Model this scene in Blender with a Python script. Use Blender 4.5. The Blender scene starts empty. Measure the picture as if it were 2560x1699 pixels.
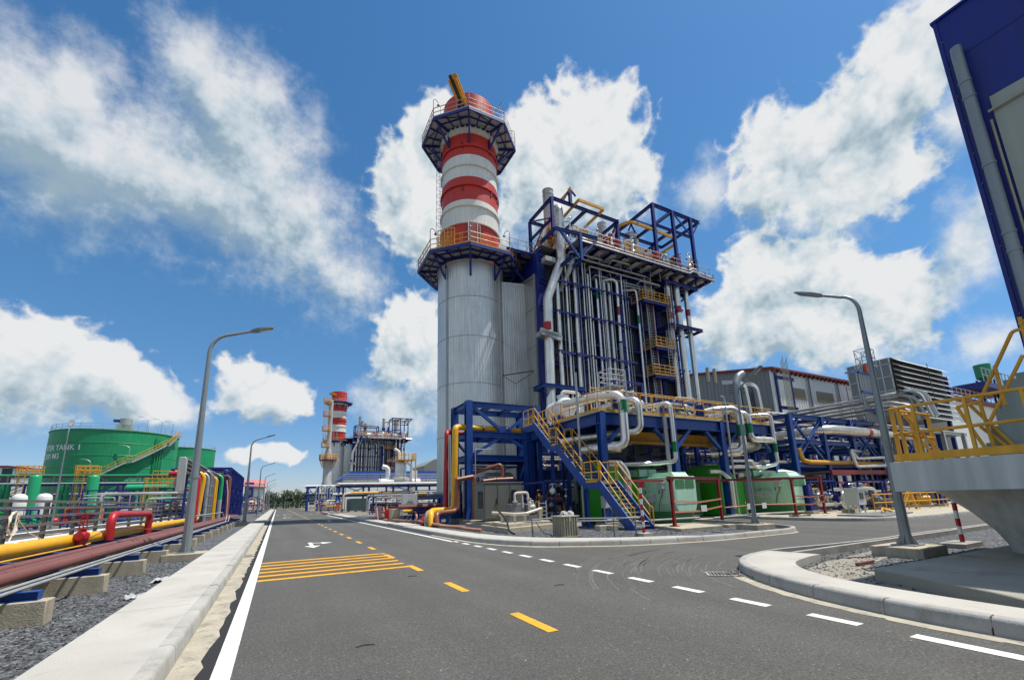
import bpy, math, random
from mathutils import Vector, Matrix
R = math.radians
rnd = random.Random(7)
scene = bpy.context.scene
COL = scene.collection
V = Vector

# ------------------------------------------------------------------ mesh builder
def fillet(pts, r, n=6):
    pts = [V(p) for p in pts]
    if len(pts) < 3 or r <= 0: return pts
    out = [pts[0]]
    for i in range(1, len(pts) - 1):
        a, p, b = pts[i-1], pts[i], pts[i+1]
        d1 = (p - a); d2 = (b - p); l1 = d1.length; l2 = d2.length
        d1.normalize(); d2.normalize()
        th = d1.angle(d2, 0)
        if th < 0.02: out.append(p); continue
        t = min(r * math.tan(th / 2), l1 * .49, l2 * .49)
        rr = t / math.tan(th / 2)
        c = p + (d2 - d1).normalized() * (rr / math.cos(th / 2))
        s0 = (p - d1 * t) - c; s1 = (p + d2 * t) - c
        k = max(2, int(n * th / 1.57 + .5))
        for j in range(k + 1):
            f = j / k
            w = (s0 * math.sin((1 - f) * th) + s1 * math.sin(f * th)) / math.sin(th)
            out.append(c + w)
    out.append(pts[-1])
    return out

class MB:
    def __init__(s): s.v = []; s.f = []; s.mi = []; s.cur = 0
    def add(s, vs, fs):
        b = len(s.v); s.v += [tuple(x) for x in vs]; s.f += [[b + i for i in f] for f in fs]; s.mi += [s.cur] * len(fs); return s
    def box(s, x0, x1, y0, y1, z0, z1):
        if x0 > x1: x0, x1 = x1, x0
        if y0 > y1: y0, y1 = y1, y0
        vs = [(x0,y0,z0),(x1,y0,z0),(x1,y1,z0),(x0,y1,z0),(x0,y0,z1),(x1,y0,z1),(x1,y1,z1),(x0,y1,z1)]
        return s.add(vs, [[3,2,1,0],[4,5,6,7],[0,1,5,4],[1,2,6,5],[2,3,7,6],[3,0,4,7]])
    def frame(s, p, q, up=None):
        p = V(p); q = V(q); d = (q - p).normalized()
        u = V(up) if up else (V((0,0,1)) if abs(d.z) < .9 else V((0,1,0)))
        x = d.cross(u); 
        if x.length < 1e-6: x = d.cross(V((1,0,0)))
        x.normalize(); y = x.cross(d)
        return p, q, d, x, y
    def bar(s, p, q, w, h=None, up=None, off=(0, 0)):
        h = h or w
        p, q, d, x, y = s.frame(p, q, up)
        o = x * off[0] + y * off[1]
        vs = []
        for e in (p, q):
            for a, b in ((-1,-1),(1,-1),(1,1),(-1,1)): vs.append(e + o + x * (a * w / 2) + y * (b * h / 2))
        return s.add(vs, [[3,2,1,0],[4,5,6,7],[0,1,5,4],[1,2,6,5],[2,3,7,6],[3,0,4,7]])
    def ib(s, p, q, w, h=None, up=None, t=None):
        """H section: two flanges across w at +-h/2 and a web"""
        h = h or w; t = t or max(.018, h * .07)
        s.bar(p, q, w, t, up, (0, h/2 - t/2)); s.bar(p, q, w, t, up, (0, -h/2 + t/2))
        return s.bar(p, q, t, h - 2.02 * t, up)
    def tube(s, pts, r, n=10, bend=None, seam=0, caps=True, bn=6):
        P = fillet(pts, ((.3 if callable(r) else r * 2.6) if bend is None else bend), bn)
        P = [p for i, p in enumerate(P) if i == 0 or (p - P[i-1]).length > 1e-5]
        m = len(P)
        T = []
        for i in range(m):
            a = P[max(i-1, 0)]; b = P[min(i+1, m-1)]; T.append((b - a).normalized())
        D = [0.0]
        for i in range(1, m): D.append(D[-1] + (P[i] - P[i-1]).length)
        u = T[0].orthogonal().normalized(); vs = []; fs = []
        U = []
        for i in range(m):
            u = (u - T[i] * u.dot(T[i])).normalized(); w = T[i].cross(u); U.append((u.copy(), w))
            rr = r if not callable(r) else r(D[i] / D[-1])
            for k in range(n):
                a = 2 * math.pi * k / n
                vs.append(P[i] + (u * math.cos(a) + w * math.sin(a)) * rr)
        for i in range(m - 1):
            for k in range(n):
                k2 = (k + 1) % n
                fs.append([i*n+k, i*n+k2, (i+1)*n+k2, (i+1)*n+k])
        if caps: fs.append(list(range(n))[::-1]); fs.append([(m-1)*n+k for k in range(n)])
        s.add(vs, fs)
        if seam:
            for i in range(m - 1):
                L = (P[i+1] - P[i]).length; k = int(L / seam)
                for j in range(k):
                    c = P[i].lerp(P[i+1], (j + .5) / k); d = (P[i+1] - P[i]).normalized()
                    s.ring(c, d, r * 1.03, .05, n)
        return s
    def ring(s, c, d, r, w, n=12):
        c = V(c); d = V(d).normalized()
        return s.tube([c - d * (w/2), c + d * (w/2)], r, n)
    def lathe(s, c, prof, n=32, a0=0, a1=2*math.pi, ribs=None):
        c = V(c); full = abs(a1 - a0 - 2*math.pi) < 1e-6
        cols = n if full else n + 1
        vs = []; fs = []; m = len(prof)
        for k in range(cols):
            a = a0 + (a1 - a0) * k / n
            for r, z in prof:
                rr = r + (ribs(k) if ribs else 0)
                vs.append(c + V((rr * math.cos(a), rr * math.sin(a), z)))
        for k in range(n):
            k2 = (k + 1) % cols
            for i in range(m - 1): fs.append([k*m+i, k2*m+i, k2*m+i+1, k*m+i+1])
        if full:
            if prof[0][0] > 1e-6: fs.append([k*m for k in range(n)][::-1])
            if prof[-1][0] > 1e-6: fs.append([k*m+m-1 for k in range(n)])
        return s.add(vs, fs)
    def ext(s, poly, d):
        """extrude a polygon (3D points) along vector d"""
        d = V(d); n = len(poly); poly = [V(p) for p in poly]
        nn = V((0,0,0))
        for i in range(n): nn += poly[i].cross(poly[(i+1) % n])
        if nn.dot(d) > 0: poly = poly[::-1]
        vs = poly + [p + d for p in poly]
        fs = [list(range(n)), list(range(2*n-1, n-1, -1))]
        for i in range(n): fs.append([(i+1) % n, i, i+n, (i+1) % n + n])
        return s.add(vs, fs)
    def prism(s, xy, z0, z1): return s.ext([(x, y, z0) for x, y in xy], (0, 0, z1 - z0))
    def rail(s, pts, h=1.1, sp=1.5, r=.024, mids=1, n=6, toe=0):
        pts = [V(p) for p in pts]
        for i in range(len(pts) - 1):
            a, b = pts[i], pts[i+1]; L = (b - a).length; k = max(1, round(L / sp))
            for j in range(k + 1):
                if j == 0 and i > 0: continue
                p = a.lerp(b, j / k); s.tube([p, p + V((0,0,h))], r, n)
            for m in range(mids + 1):
                z = h * (m + 1) / (mids + 1)
                s.tube([a + V((0,0,z)), b + V((0,0,z))], r, n)
            if toe: s.bar(a + V((0,0,toe/2+.01)), b + V((0,0,toe/2+.01)), .012, toe)
        return s
    def ladder(s, p, h, nx, w=.45, cage=True, r=.02):
        """vertical ladder at p, facing horizontal direction nx (outwards)"""
        p = V(p); o = V(nx).normalized(); t = V((-o.y, o.x, 0))
        for e in (-1, 1): s.bar(p + t * (e*w/2), p + t * (e*w/2) + V((0,0,h)), .05, .03)
        z = .3
        while z < h: s.bar(p - t*(w/2) + V((0,0,z)), p + t*(w/2) + V((0,0,z)), .03); z += .35
        if cage:
            z = 2.2
            while z < h:
                c = p + V((0,0,z)); pts = [c + t*(-w/2*1.4*math.cos(a)) + o*(.75*math.sin(a)) for a in [math.pi*k/6 for k in range(7)]]
                for k in range(6): s.bar(pts[k], pts[k+1], .04, .012)
                z += .9
            for k in (1, 3, 5):
                a = math.pi*k/6; q = p + t*(-w/2*1.4*math.cos(a)) + o*(.75*math.sin(a))
                if h > 2.4: s.bar(q + V((0,0,2.2)), q + V((0,0,h)), .035, .012)
        return s
    def wheel(s, c, d, r, tr=None):
        """hand wheel: a torus with spokes"""
        c = V(c); d = V(d).normalized(); u = d.orthogonal().normalized(); w = d.cross(u); tr = tr or r * .12
        pts = [c + (u*math.cos(a) + w*math.sin(a)) * r for a in [2*math.pi*k/12 for k in range(13)]]
        s.tube(pts, tr, 5, bend=0, caps=False)
        for k in range(4):
            s.bar(c, pts[k*3], tr*1.2)
        return s
    def sphere(s, c, r, n=14, m=8, sz=1):
        prof = [(max(1e-7, r*math.sin(math.pi*i/m)), -r*sz*math.cos(math.pi*i/m)) for i in range(m+1)]
        prof[0] = (0, prof[0][1]); prof[-1] = (0, prof[-1][1])
        return s.lathe(c, prof, n)

OFF = {}          # world origin of every parent object
SPLIT = {'landing','pipe_stool','valve_platform_railing','handle','brace','knee_brace','support_post','casing_seam','pipe_bracket','pipe_stage','stair_stringer','downpipe','edge_pipe','deck_beam','deck_joist','lifting_lug','backing_tube','downcomer_bracket','stringer','pipe_shoe','weld_seam','eaves_bracket','cable_ladder','rail_part','saddle'}
def islands(m, tol=.02):
    """the builder cut into pieces that do not touch"""
    par = list(range(len(m.v)))
    def f(a):
        while par[a] != a: par[a] = par[par[a]]; a = par[a]
        return a
    for fc in m.f:
        for q in fc[1:]: par[f(q)] = f(fc[0])
    bb = {}
    for i, v in enumerate(m.v):
        b = bb.setdefault(f(i), [list(v), list(v)])
        for k in range(3): b[0][k] = min(b[0][k], v[k]); b[1][k] = max(b[1][k], v[k])
    ks = list(bb); gp = {k: k for k in ks}
    def h(a):
        while gp[a] != a: a = gp[a]
        return a
    for i, a in enumerate(ks):
        for b in ks[:i]:
            A, B = bb[a], bb[b]
            if all(A[0][k] <= B[1][k] + tol and B[0][k] <= A[1][k] + tol for k in range(3)): gp[h(a)] = h(b)
    out = {}
    for j, fc in enumerate(m.f): out.setdefault(h(f(fc[0])), []).append(j)
    res = []
    for js in out.values():
        n = MB(); mp = {}
        for j in js:
            n.f.append([mp.setdefault(q, len(mp)) for q in m.f[j]]); n.mi.append(m.mi[j])
        n.v = [None] * len(mp)
        for q, t in mp.items(): n.v[t] = m.v[q]
        res.append(n)
    return res
def base_of(vs):
    xs = [v[0] for v in vs]; ys = [v[1] for v in vs]; zs = [v[2] for v in vs]
    return V(((min(xs)+max(xs))/2, (min(ys)+max(ys))/2, min(zs)))
def put(m, name, mat, parent=None, sharp=35, bevel=0, loc=None):
    """link the builder as ONE mesh object; vertices are given in world space"""
    if parent is not None and name in SPLIT:
        pcs = islands(m)
        if len(pcs) > 1: return [put1(p, name, mat, parent, sharp, bevel, loc) for p in pcs][0]
    return put1(m, name, mat, parent, sharp, bevel, loc)
def put1(m, name, mat, parent=None, sharp=35, bevel=0, loc=None):
    if parent is not None: o0 = OFF[parent.name]
    else: o0 = V((0,0,0))
    org = loc if loc is not None else (base_of(m.v) if parent is None else o0)
    org = V(org)
    me = bpy.data.meshes.new(name)
    me.from_pydata([(v[0]-org.x, v[1]-org.y, v[2]-org.z) for v in m.v], [], m.f)
    for x in (mat if isinstance(mat, (list, tuple)) else [mat]): me.materials.append(x)
    if isinstance(mat, (list, tuple)): me.polygons.foreach_set('material_index', m.mi)
    me.polygons.foreach_set('use_smooth', [True] * len(me.polygons))
    me.update(); me.set_sharp_from_angle(angle=R(sharp))
    o = bpy.data.objects.new(name, me); COL.objects.link(o)
    o.location = org - o0
    if parent is not None: o.parent = parent
    OFF[o.name] = org
    if bevel:
        b = o.modifiers.new('bevel', 'BEVEL'); b.width = bevel; b.segments = 2; b.limit_method = 'ANGLE'; b.angle_limit = R(40)
    return o
def tag(o, label, cat, group=None):
    o['label'] = label; o['category'] = cat
    if group: o['group'] = group
    return o
def thing(name, label, cat, loc, group=None):
    o = bpy.data.objects.new(name, None); COL.objects.link(o); o.location = loc; o.empty_display_size = .3
    OFF[o.name] = V(loc)
    return tag(o, label, cat, group)
def struct(m, name, mat, parent=None, **k):
    o = put(m, name, mat, parent, loc=(0,0,0) if parent is None else None, **k)
    if parent is None: o['kind'] = 'structure'
    return o
def copy_tree(o, parent=None):
    c = o.copy(); COL.objects.link(c)
    if parent is not None: c.parent = parent
    for ch in list(o.children): copy_tree(ch, c)
    return c
ORD = 'first second third fourth fifth sixth seventh eighth ninth tenth eleventh twelfth thirteenth fourteenth fifteenth sixteenth seventeenth eighteenth nineteenth twentieth twenty-first twenty-second'.split()

# ------------------------------------------------------------------ materials
MATS = {}
def node(nt, t, **k):
    n = nt.nodes.new(t)
    for a, b in k.items():
        if a.startswith('i_'):
            key = a[2:]; key = int(key) if key.isdigit() else key
            n.inputs[key].default_value = b
        else: setattr(n, a, b)
    return n
def paint(name, col, rough=.5, metal=0, var=.18, scale=1.3, streak=.12, bump=0, bscale=30, fine=.06, coat=0, dirt=None):
    """painted / bare surface with blotches, vertical weather streaks and fine grain"""
    m = bpy.data.materials.new(name); m.use_nodes = True; nt = m.node_tree; nt.nodes.clear(); L = nt.links.new
    out = node(nt, 'ShaderNodeOutputMaterial'); b = node(nt, 'ShaderNodeBsdfPrincipled')
    L(b.outputs[0], out.inputs[0])
    b.inputs['Roughness'].default_value = rough; b.inputs['Metallic'].default_value = metal
    if coat: b.inputs['Coat Weight'].default_value = coat
    g = node(nt, 'ShaderNodeNewGeometry')
    n1 = node(nt, 'ShaderNodeTexNoise', i_Scale=scale, i_Detail=6.0, i_Roughness=.6); L(g.outputs['Position'], n1.inputs['Vector'])
    mp = node(nt, 'ShaderNodeMapping'); mp.inputs['Scale'].default_value = (6, 6, .35); L(g.outputs['Position'], mp.inputs['Vector'])
    n2 = node(nt, 'ShaderNodeTexNoise', i_Scale=1.0, i_Detail=3.0); L(mp.outputs[0], n2.inputs['Vector'])
    n3 = node(nt, 'ShaderNodeTexNoise', i_Scale=70.0, i_Detail=2.0); L(g.outputs['Position'], n3.inputs['Vector'])
    def lin(n, a):
        x = node(nt, 'ShaderNodeMath', operation='MULTIPLY_ADD'); L(n.outputs['Fac'], x.inputs[0]); x.inputs[1].default_value = 2*a; x.inputs[2].default_value = 1 - a; return x
    f = lin(n1, var * 1.6)
    for n, a in ((n2, streak * 1.6), (n3, fine)):
        y = lin(n, a); z = node(nt, 'ShaderNodeMath', operation='MULTIPLY'); L(f.outputs[0], z.inputs[0]); L(y.outputs[0], z.inputs[1]); f = z
    vm = node(nt, 'ShaderNodeVectorMath', operation='SCALE'); vm.inputs[0].default_value = col[:3]; L(f.outputs[0], vm.inputs['Scale'])
    src = vm.outputs[0]
    if dirt:
        r = node(nt, 'ShaderNodeMapRange'); r.inputs[1].default_value = .52; r.inputs[2].default_value = .72; r.inputs[4].default_value = dirt[3]
        n4 = node(nt, 'ShaderNodeTexNoise', i_Scale=scale * 1.7, i_Detail=8.0, i_Roughness=.7); L(g.outputs['Position'], n4.inputs['Vector']); L(n4.outputs['Fac'], r.inputs[0])
        mx = node(nt, 'ShaderNodeMix', data_type='RGBA'); L(r.outputs[0], mx.inputs[0]); L(src, mx.inputs[6]); mx.inputs[7].default_value = (*dirt[:3], 1); src = mx.outputs[2]
    L(src, b.inputs['Base Color'])
    rr = node(nt, 'ShaderNodeMath', operation='MULTIPLY_ADD'); L(n1.outputs['Fac'], rr.inputs[0]); rr.inputs[1].default_value = .25; rr.inputs[2].default_value = max(.02, rough - .12); rr.use_clamp = True
    L(rr.outputs[0], b.inputs['Roughness'])
    if bump:
        bn = node(nt, 'ShaderNodeTexNoise', i_Scale=bscale, i_Detail=5.0); L(g.outputs['Position'], bn.inputs['Vector'])
        bu = node(nt, 'ShaderNodeBump', i_Strength=bump, i_Distance=.02); L(bn.outputs['Fac'], bu.inputs['Height']); L(bu.outputs[0], b.inputs['Normal'])
    return m

def asphalt():
    m = paint('asphalt', (.082, .079, .071), .82, 0, .22, .35, 0, .55, 160, .3); nt = m.node_tree; L = nt.links.new
    b = next(n for n in nt.nodes if n.type == 'BSDF_PRINCIPLED'); src = b.inputs['Base Color'].links[0].from_socket
    g = next(n for n in nt.nodes if n.type == 'NEW_GEOMETRY')
    vo = node(nt, 'ShaderNodeTexVoronoi', i_Scale=55.0); L(g.outputs['Position'], vo.inputs['Vector'])
    r = node(nt, 'ShaderNodeMapRange'); L(vo.outputs['Color'], r.inputs[0]); r.inputs[1].default_value = .78; r.inputs[2].default_value = 1; r.inputs[3].default_value = 0; r.inputs[4].default_value = .45
    mx = node(nt, 'ShaderNodeMix', data_type='RGBA'); L(r.outputs[0], mx.inputs[0]); L(src, mx.inputs[6]); mx.inputs[7].default_value = (.3, .29, .27, 1)
    # worn wheel paths running with the road and mottled old surface
    wp = node(nt, 'ShaderNodeMapping'); wp.inputs['Scale'].default_value = (1.1, .05, 1); L(g.outputs['Position'], wp.inputs['Vector'])
    wn = node(nt, 'ShaderNodeTexNoise', i_Scale=1.0, i_Detail=3.0); L(wp.outputs[0], wn.inputs['Vector'])
    gr = node(nt, 'ShaderNodeTexNoise', i_Scale=38.0, i_Detail=4.0, i_Roughness=.7); L(g.outputs['Position'], gr.inputs['Vector'])
    f1 = node(nt, 'ShaderNodeMath', operation='MULTIPLY_ADD'); L(wn.outputs['Fac'], f1.inputs[0]); f1.inputs[1].default_value = .7; f1.inputs[2].default_value = .65
    f2 = node(nt, 'ShaderNodeMath', operation='MULTIPLY_ADD'); L(gr.outputs['Fac'], f2.inputs[0]); f2.inputs[1].default_value = 2.8; f2.inputs[2].default_value = -.4
    f3 = node(nt, 'ShaderNodeMath', operation='MULTIPLY'); L(f1.outputs[0], f3.inputs[0]); L(f2.outputs[0], f3.inputs[1])
    vs_ = node(nt, 'ShaderNodeVectorMath', operation='SCALE'); L(mx.outputs[2], vs_.inputs[0]); L(f3.outputs[0], vs_.inputs['Scale'])
    # pale scuffs and dusty patches
    n = node(nt, 'ShaderNodeTexNoise', i_Scale=1.1, i_Detail=9.0, i_Roughness=.72); L(g.outputs['Position'], n.inputs['Vector'])
    r2 = node(nt, 'ShaderNodeMapRange'); L(n.outputs['Fac'], r2.inputs[0]); r2.inputs[1].default_value = .57; r2.inputs[2].default_value = .8; r2.inputs[4].default_value = .7
    mx2 = node(nt, 'ShaderNodeMix', data_type='RGBA'); L(r2.outputs[0], mx2.inputs[0]); L(vs_.outputs[0], mx2.inputs[6]); mx2.inputs[7].default_value = (.125, .12, .112, 1)
    L(mx2.outputs[2], b.inputs['Base Color'])
    return m
def gravel(name, col):
    m = bpy.data.materials.new(name); m.use_nodes = True; nt = m.node_tree; L = nt.links.new
    b = nt.nodes['Principled BSDF']; b.inputs['Roughness'].default_value = .9
    g = node(nt, 'ShaderNodeNewGeometry')
    vo = node(nt, 'ShaderNodeTexVoronoi', i_Scale=22.0); L(g.outputs['Position'], vo.inputs['Vector'])
    n1 = node(nt, 'ShaderNodeTexNoise', i_Scale=.7, i_Detail=5.0); L(g.outputs['Position'], n1.inputs['Vector'])
    rp = node(nt, 'ShaderNodeValToRGB'); L(vo.outputs['Color'], rp.inputs[0])
    e = rp.color_ramp.elements; e[0].color = (col[0]*.22, col[1]*.22, col[2]*.24, 1); e[1].color = (col[0]*3.2, col[1]*3.2, col[2]*3.1, 1)
    x = rp.color_ramp.elements.new(.5); x.color = (*col, 1)
    f = node(nt, 'ShaderNodeMath', operation='MULTIPLY_ADD'); L(n1.outputs['Fac'], f.inputs[0]); f.inputs[1].default_value = .9; f.inputs[2].default_value = .55
    vm = node(nt, 'ShaderNodeVectorMath', operation='SCALE'); L(rp.outputs[0], vm.inputs[0]); L(f.outputs[0], vm.inputs['Scale']); L(vm.outputs[0], b.inputs['Base Color'])
    bu = node(nt, 'ShaderNodeBump', i_Strength=1.0, i_Distance=.05); bu.invert = True; L(vo.outputs['Distance'], bu.inputs['Height']); L(bu.outputs[0], b.inputs['Normal'])
    return m
class M: pass
M.asphalt = asphalt()
M.gravel = gravel('gravel', (.088, .092, .098))
M.dust = paint('sandy_ground', (.2, .175, .135), .95, 0, .3, .25, 0, .5, 12, .2)
M.walk = paint('pale_concrete', (.43, .41, .365), .85, 0, .16, .8, 0, .25, 60, .12, dirt=(.25, .235, .2, .6))
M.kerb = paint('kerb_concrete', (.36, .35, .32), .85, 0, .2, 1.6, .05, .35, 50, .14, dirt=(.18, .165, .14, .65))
M.conc = paint('cast_concrete', (.40, .355, .265), .88, 0, .18, 1.5, .2, .35, 40, .12, dirt=(.2, .17, .12, .5))
M.gutter = paint('gutter_mortar', (.38, .34, .265), .9, 0, .28, 2.6, 0, .6, 25, .25, dirt=(.1, .09, .075, .85))
M.slab = paint('white_concrete', (.46, .475, .46), .72, 0, .1, .7, .26, .12, 30, .05, dirt=(.36, .36, .33, .4))
M.wline = paint('white_road_paint', (.72, .72, .68), .6, 0, .14, 2.5, 0, .3, 60, .3, dirt=(.2, .2, .19, .75))
M.yline = paint('yellow_road_paint', (.70, .35, .02), .6, 0, .14, 2.5, 0, .3, 60, .3, dirt=(.17, .12, .05, .75))
M.bitumen = paint('black_bitumen', (.016, .016, .017), .9, 0, .2, 3, 0, .4, 60, .2)
M.humpgrime = paint('brown_hump_film', (.1, .07, .035), .85, 0, .3, 2, 0, .3, 60, .25)
M.blue = paint('blue_steel_paint', (.006, .055, .26), .45, 0, .22, 1, .3, dirt=(.035, .045, .15, .5))
M.navy = paint('navy_steel_paint', (.007, .02, .18), .45, 0, .16, 1, .2)
M.navyw = paint('navy_cladding', (.003, .014, .2), .5, 0, .14, .5, .2)
M.bblue = paint('bright_blue_cladding', (.012, .085, .42), .45, 0, .1, .3, .1)
M.galv = paint('galvanised_steel', (.42, .42, .40), .45, .35, .16, 2, .14)
M.lampm = paint('grey_lamp_paint', (.24, .27, .28), .42, .35, .1, 2, .1)
M.alu = paint('aluminium_cladding', (.74, .69, .61), .33, .8, .2, .8, .2)
M.corr = paint('corrugated_aluminium', (.62, .61, .57), .36, .55, .1, .35, .22, dirt=(.36, .38, .38, .4))
M.corrd = paint('weathered_aluminium', (.44, .42, .385), .5, .3, .12, .35, .3, dirt=(.3, .31, .31, .4))
M.stackr = paint('red_stack_paint', (.5, .028, .014), .45, 0, .12, .4, .14)
M.stackw = paint('white_stack_paint', (.7, .69, .61), .5, 0, .1, .4, .16, dirt=(.45, .42, .33, .35))
M.yel = paint('safety_yellow_paint', (.66, .33, .018), .45, 0, .2, 2, .2, dirt=(.42, .2, .03, .5))
M.ylw = paint('yellow_pipe_paint', (.74, .38, .008), .42, 0, .14, 1, .06, bump=.08, bscale=8, dirt=(.40, .22, .03, .5))
M.red = paint('red_paint', (.4, .012, .018), .42, 0, .18, 1.5, .1, dirt=(.22, .02, .018, .5))
M.dred = paint('dark_red_paint', (.25, .014, .014), .45, 0, .15, 1.5, .15)
M.orange = paint('orange_paint', (.6, .1, .015), .45, 0, .15, 2, .1)
M.brown = paint('red_brown_pipe_paint', (.18, .06, .045), .5, 0, .18, 1.2, .06, bump=.08, bscale=8, dirt=(.1, .055, .045, .6))
M.copper = paint('coppery_pipe_paint', (.24, .085, .05), .38, 0, .14, 1.2, .1)
M.tank = paint('green_tank_paint', (.008, .27, .10), .5, 0, .14, .25, .22, dirt=(.01, .2, .08, .5))
M.vessel = paint('green_vessel_paint', (.012, .33, .13), .4, 0, .1, .7, .1)
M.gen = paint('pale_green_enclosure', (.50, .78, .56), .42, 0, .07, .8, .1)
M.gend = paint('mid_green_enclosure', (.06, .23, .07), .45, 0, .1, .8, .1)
M.duct = paint('vivid_green_duct', (.05, .42, .03), .45, 0, .12, .8, .1)
M.band = paint('green_band', (.004, .16, .05), .4, 0, .1, 1, .05)
M.grey = paint('grey_cabinet_paint', (.13, .135, .115), .5, 0, .1, 1.5, .12)
M.lgrey = paint('light_grey_cabinet', (.52, .55, .53), .5, 0, .08, 1.5, .1)
M.fence = paint('grey_fence_steel', (.14, .142, .135), .55, .05, .15, 2, .1)
M.tan = paint('tan_paint', (.36, .33, .24), .55, 0, .12, 2, .2)
M.cream = paint('cream_pipe_paint', (.66, .58, .47), .45, 0, .12, 2, .1)
M.white = paint('white_paint', (.74, .74, .72), .4, 0, .08, 1, .08)
M.dark = paint('dark_machinery_and_shade', (.02, .021, .023), .55, .2, .3, 2, .1)  # near-black for dark parts, and for shade put into covered equipment
M.black = paint('black_rubber', (.012, .012, .013), .6, 0, .2, 4, .05)
M.mgrey = paint('machine_grey', (.2, .21, .21), .45, .3, .2, 2, .1)
M.wall = paint('pale_wall_cladding', (.78, .79, .74), .6, 0, .06, .12, .12)
M.wallg = paint('grey_wall_cladding', (.20, .215, .215), .6, .1, .06, .12, .12)
M.roofr = paint('red_roof_sheet', (.2, .02, .018), .55, 0, .1, .4, .1)
M.roofp = paint('pink_red_roof', (.5, .16, .15), .6, 0, .1, .4, .1)
M.louv = paint('beige_louvre', (.32, .28, .18), .6, 0, .1, 1, .1)
M.soff = paint('deck_soffit_sheet', (.5,.5,.47), .6, .1, .2, .6, .1)
M.spill = paint('sandy_mortar', (.26, .235, .19), .9, 0, .3, 2.2, 0, .6, 25, .25, dirt=(.1, .095, .085, .8))
M.plas = paint('crumpled_plastic', (.42, .42, .43), .35, 0, .15, 8, 0)
M.tarp = paint('pale_blue_tarpaulin', (.3, .42, .5), .45, 0, .15, 3, .2)
M.cont = paint('grey_blue_container', (.16, .245, .25), .5, .1, .1, 1, .15)
M.glassd = paint('dark_glass', (.02, .03, .04), .12, 0, .1, 1, .05)
M.signb = paint('blue_sign_face', (.01, .05, .4), .4, 0, .05, 1, .03)
M.hose = paint('pinkish_hose', (.42, .2, .13), .55, 0, .15, 4, 0)
M.tape = paint('faded_barrier_tape', (.6, .22, .14), .5, 0, .3, 6, 0)
M.bark = paint('bark', (.07, .05, .035), .9, 0, .2, 4, .2)
M.dry = paint('dry_trodden_verge', (.24, .2, .14), .95, 0, .25, .6, 0, .4, 20, .2)
# ================================================================== SETTING: ground, road, pavements
m = MB(); m.add([(-1500,-300,-.02),(1500,-300,-.02),(1500,2500,-.02),(-1500,2500,-.02)], [[0,1,2,3]]); struct(m, 'ground', M.dust)
def sheet(pts, z, name, mat, parent=None):
    m = MB(); m.add([(x, y, z) for x, y in pts], [list(range(len(pts)))]); return struct(m, name, mat, parent)
sheet([(-120,-40),(-1.9,-40),(-1.9,43.3),(-1.9,200),(-120,200)], .0, 'gravel_bed', M.gravel)
def curve(pts, n=8):
    """Catmull-Rom through 2D points"""
    out = []; P = [pts[0]] + list(pts) + [pts[-1]]
    for i in range(1, len(P) - 2):
        a, b, c, d = [V((*p[:2], 0)) for p in P[i-1:i+3]]
        for k in range(n):
            t = k / n
            q = .5 * ((2*b) + (c-a)*t + (2*a-5*b+4*c-d)*t*t + (3*b-a-3*c+d)*t**3); out.append((q.x, q.y))
    out.append(tuple(pts[-1][:2])); return out
# kerb lines (toe of each kerb)
NW = curve([(6.62,30),(6.62,24),(6.63,19.8),(6.8,15.8),(7.55,13.5),(8.8,12.25),(10.5,11.2),(13.0,10.55),(15.6,10.4),(17.6,10.45),(18.7,11.0),(19.5,12.4),(20.2,14.3),(20.6,17),(20.6,18.4)])
NWi = curve([(7.55,30),(7.55,24),(7.6,19.8),(7.85,16.6),(8.45,14.6),(9.4,13.3),(10.5,12.3),(11.9,11.55),(12.5,11.2)])
SE = curve([(6.9,-30),(6.9,-10),(6.9,0),(6.92,1.9),(6.95,2.9),(7.2,4.1),(7.6,5.05),(8.2,5.95),(9.2,6.72),(10.6,7.05),(12.0,6.95),(14.0,6.75),(22,6.7),(60,6.7)])
SEi = curve([(7.7,-30),(7.7,-10),(7.7,0),(7.72,2.0),(7.85,3.2),(8.1,4.2),(8.6,5.0),(9.3,5.55),(10.2,5.8),(10.75,5.85)])
FE = curve([(24.9,18.4),(24.6,15.5),(24.6,13.6),(25.2,11.8),(26.8,10.75),(29.5,10.4),(34,10.4),(60,10.4)])
sheet([(-.9,-40),(62,-40),(62,17.2),(22,18.4),(6.9,20),(6.9,200),(-.9,200)], .004, 'road', M.asphalt)
road = bpy.data.objects['road']
def mark(pts, name, mat, z=.009):
    m = MB(); m.add([(x, y, z) for x, y in pts], [list(range(len(pts)))]); return put(m, name, mat, road)
def rect(x0, x1, y0, y1): return [(x0,y0),(x1,y0),(x1,y1),(x0,y1)]
# left edge: gutter mortar with a ragged outer edge, bitumen seam, white line
def ragged(x, amp, y0, y1, st, seed):
    r = random.Random(seed); out = []; y = y0
    while y < y1: out.append((x + r.uniform(-amp, amp), y)); y += st * r.uniform(.5, 1.5)
    out.append((x, y1)); return out
mark([(-.86, -10)] + [(x, y) for x, y in ragged(-.56, .045, -10, 42, .35, 3)] + [(-.86, 42)], 'gutter_mortar', M.gutter, .008)
mark([(-.7,-10)] + ragged(-.45, .012, -10, 180, 1.2, 4) + [(-.7,180)], 'bitumen_seam', M.bitumen, .006)
mark(rect(-.45, -.28, -10, 184), 'white_edge_line', M.wline)
mark(rect(6.08, 6.24, 16.7, 67.5), 'white_edge_line', M.wline)
mark(rect(6.16, 6.34, -9, 2.58), 'white_edge_line', M.wline)
mark([(6.9,-20)] + ragged(6.72, .04, -20, 3, .4, 5) + [(6.95,3.2)], 'gutter_mortar', M.gutter, .008)
rr = random.Random(6)
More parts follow.
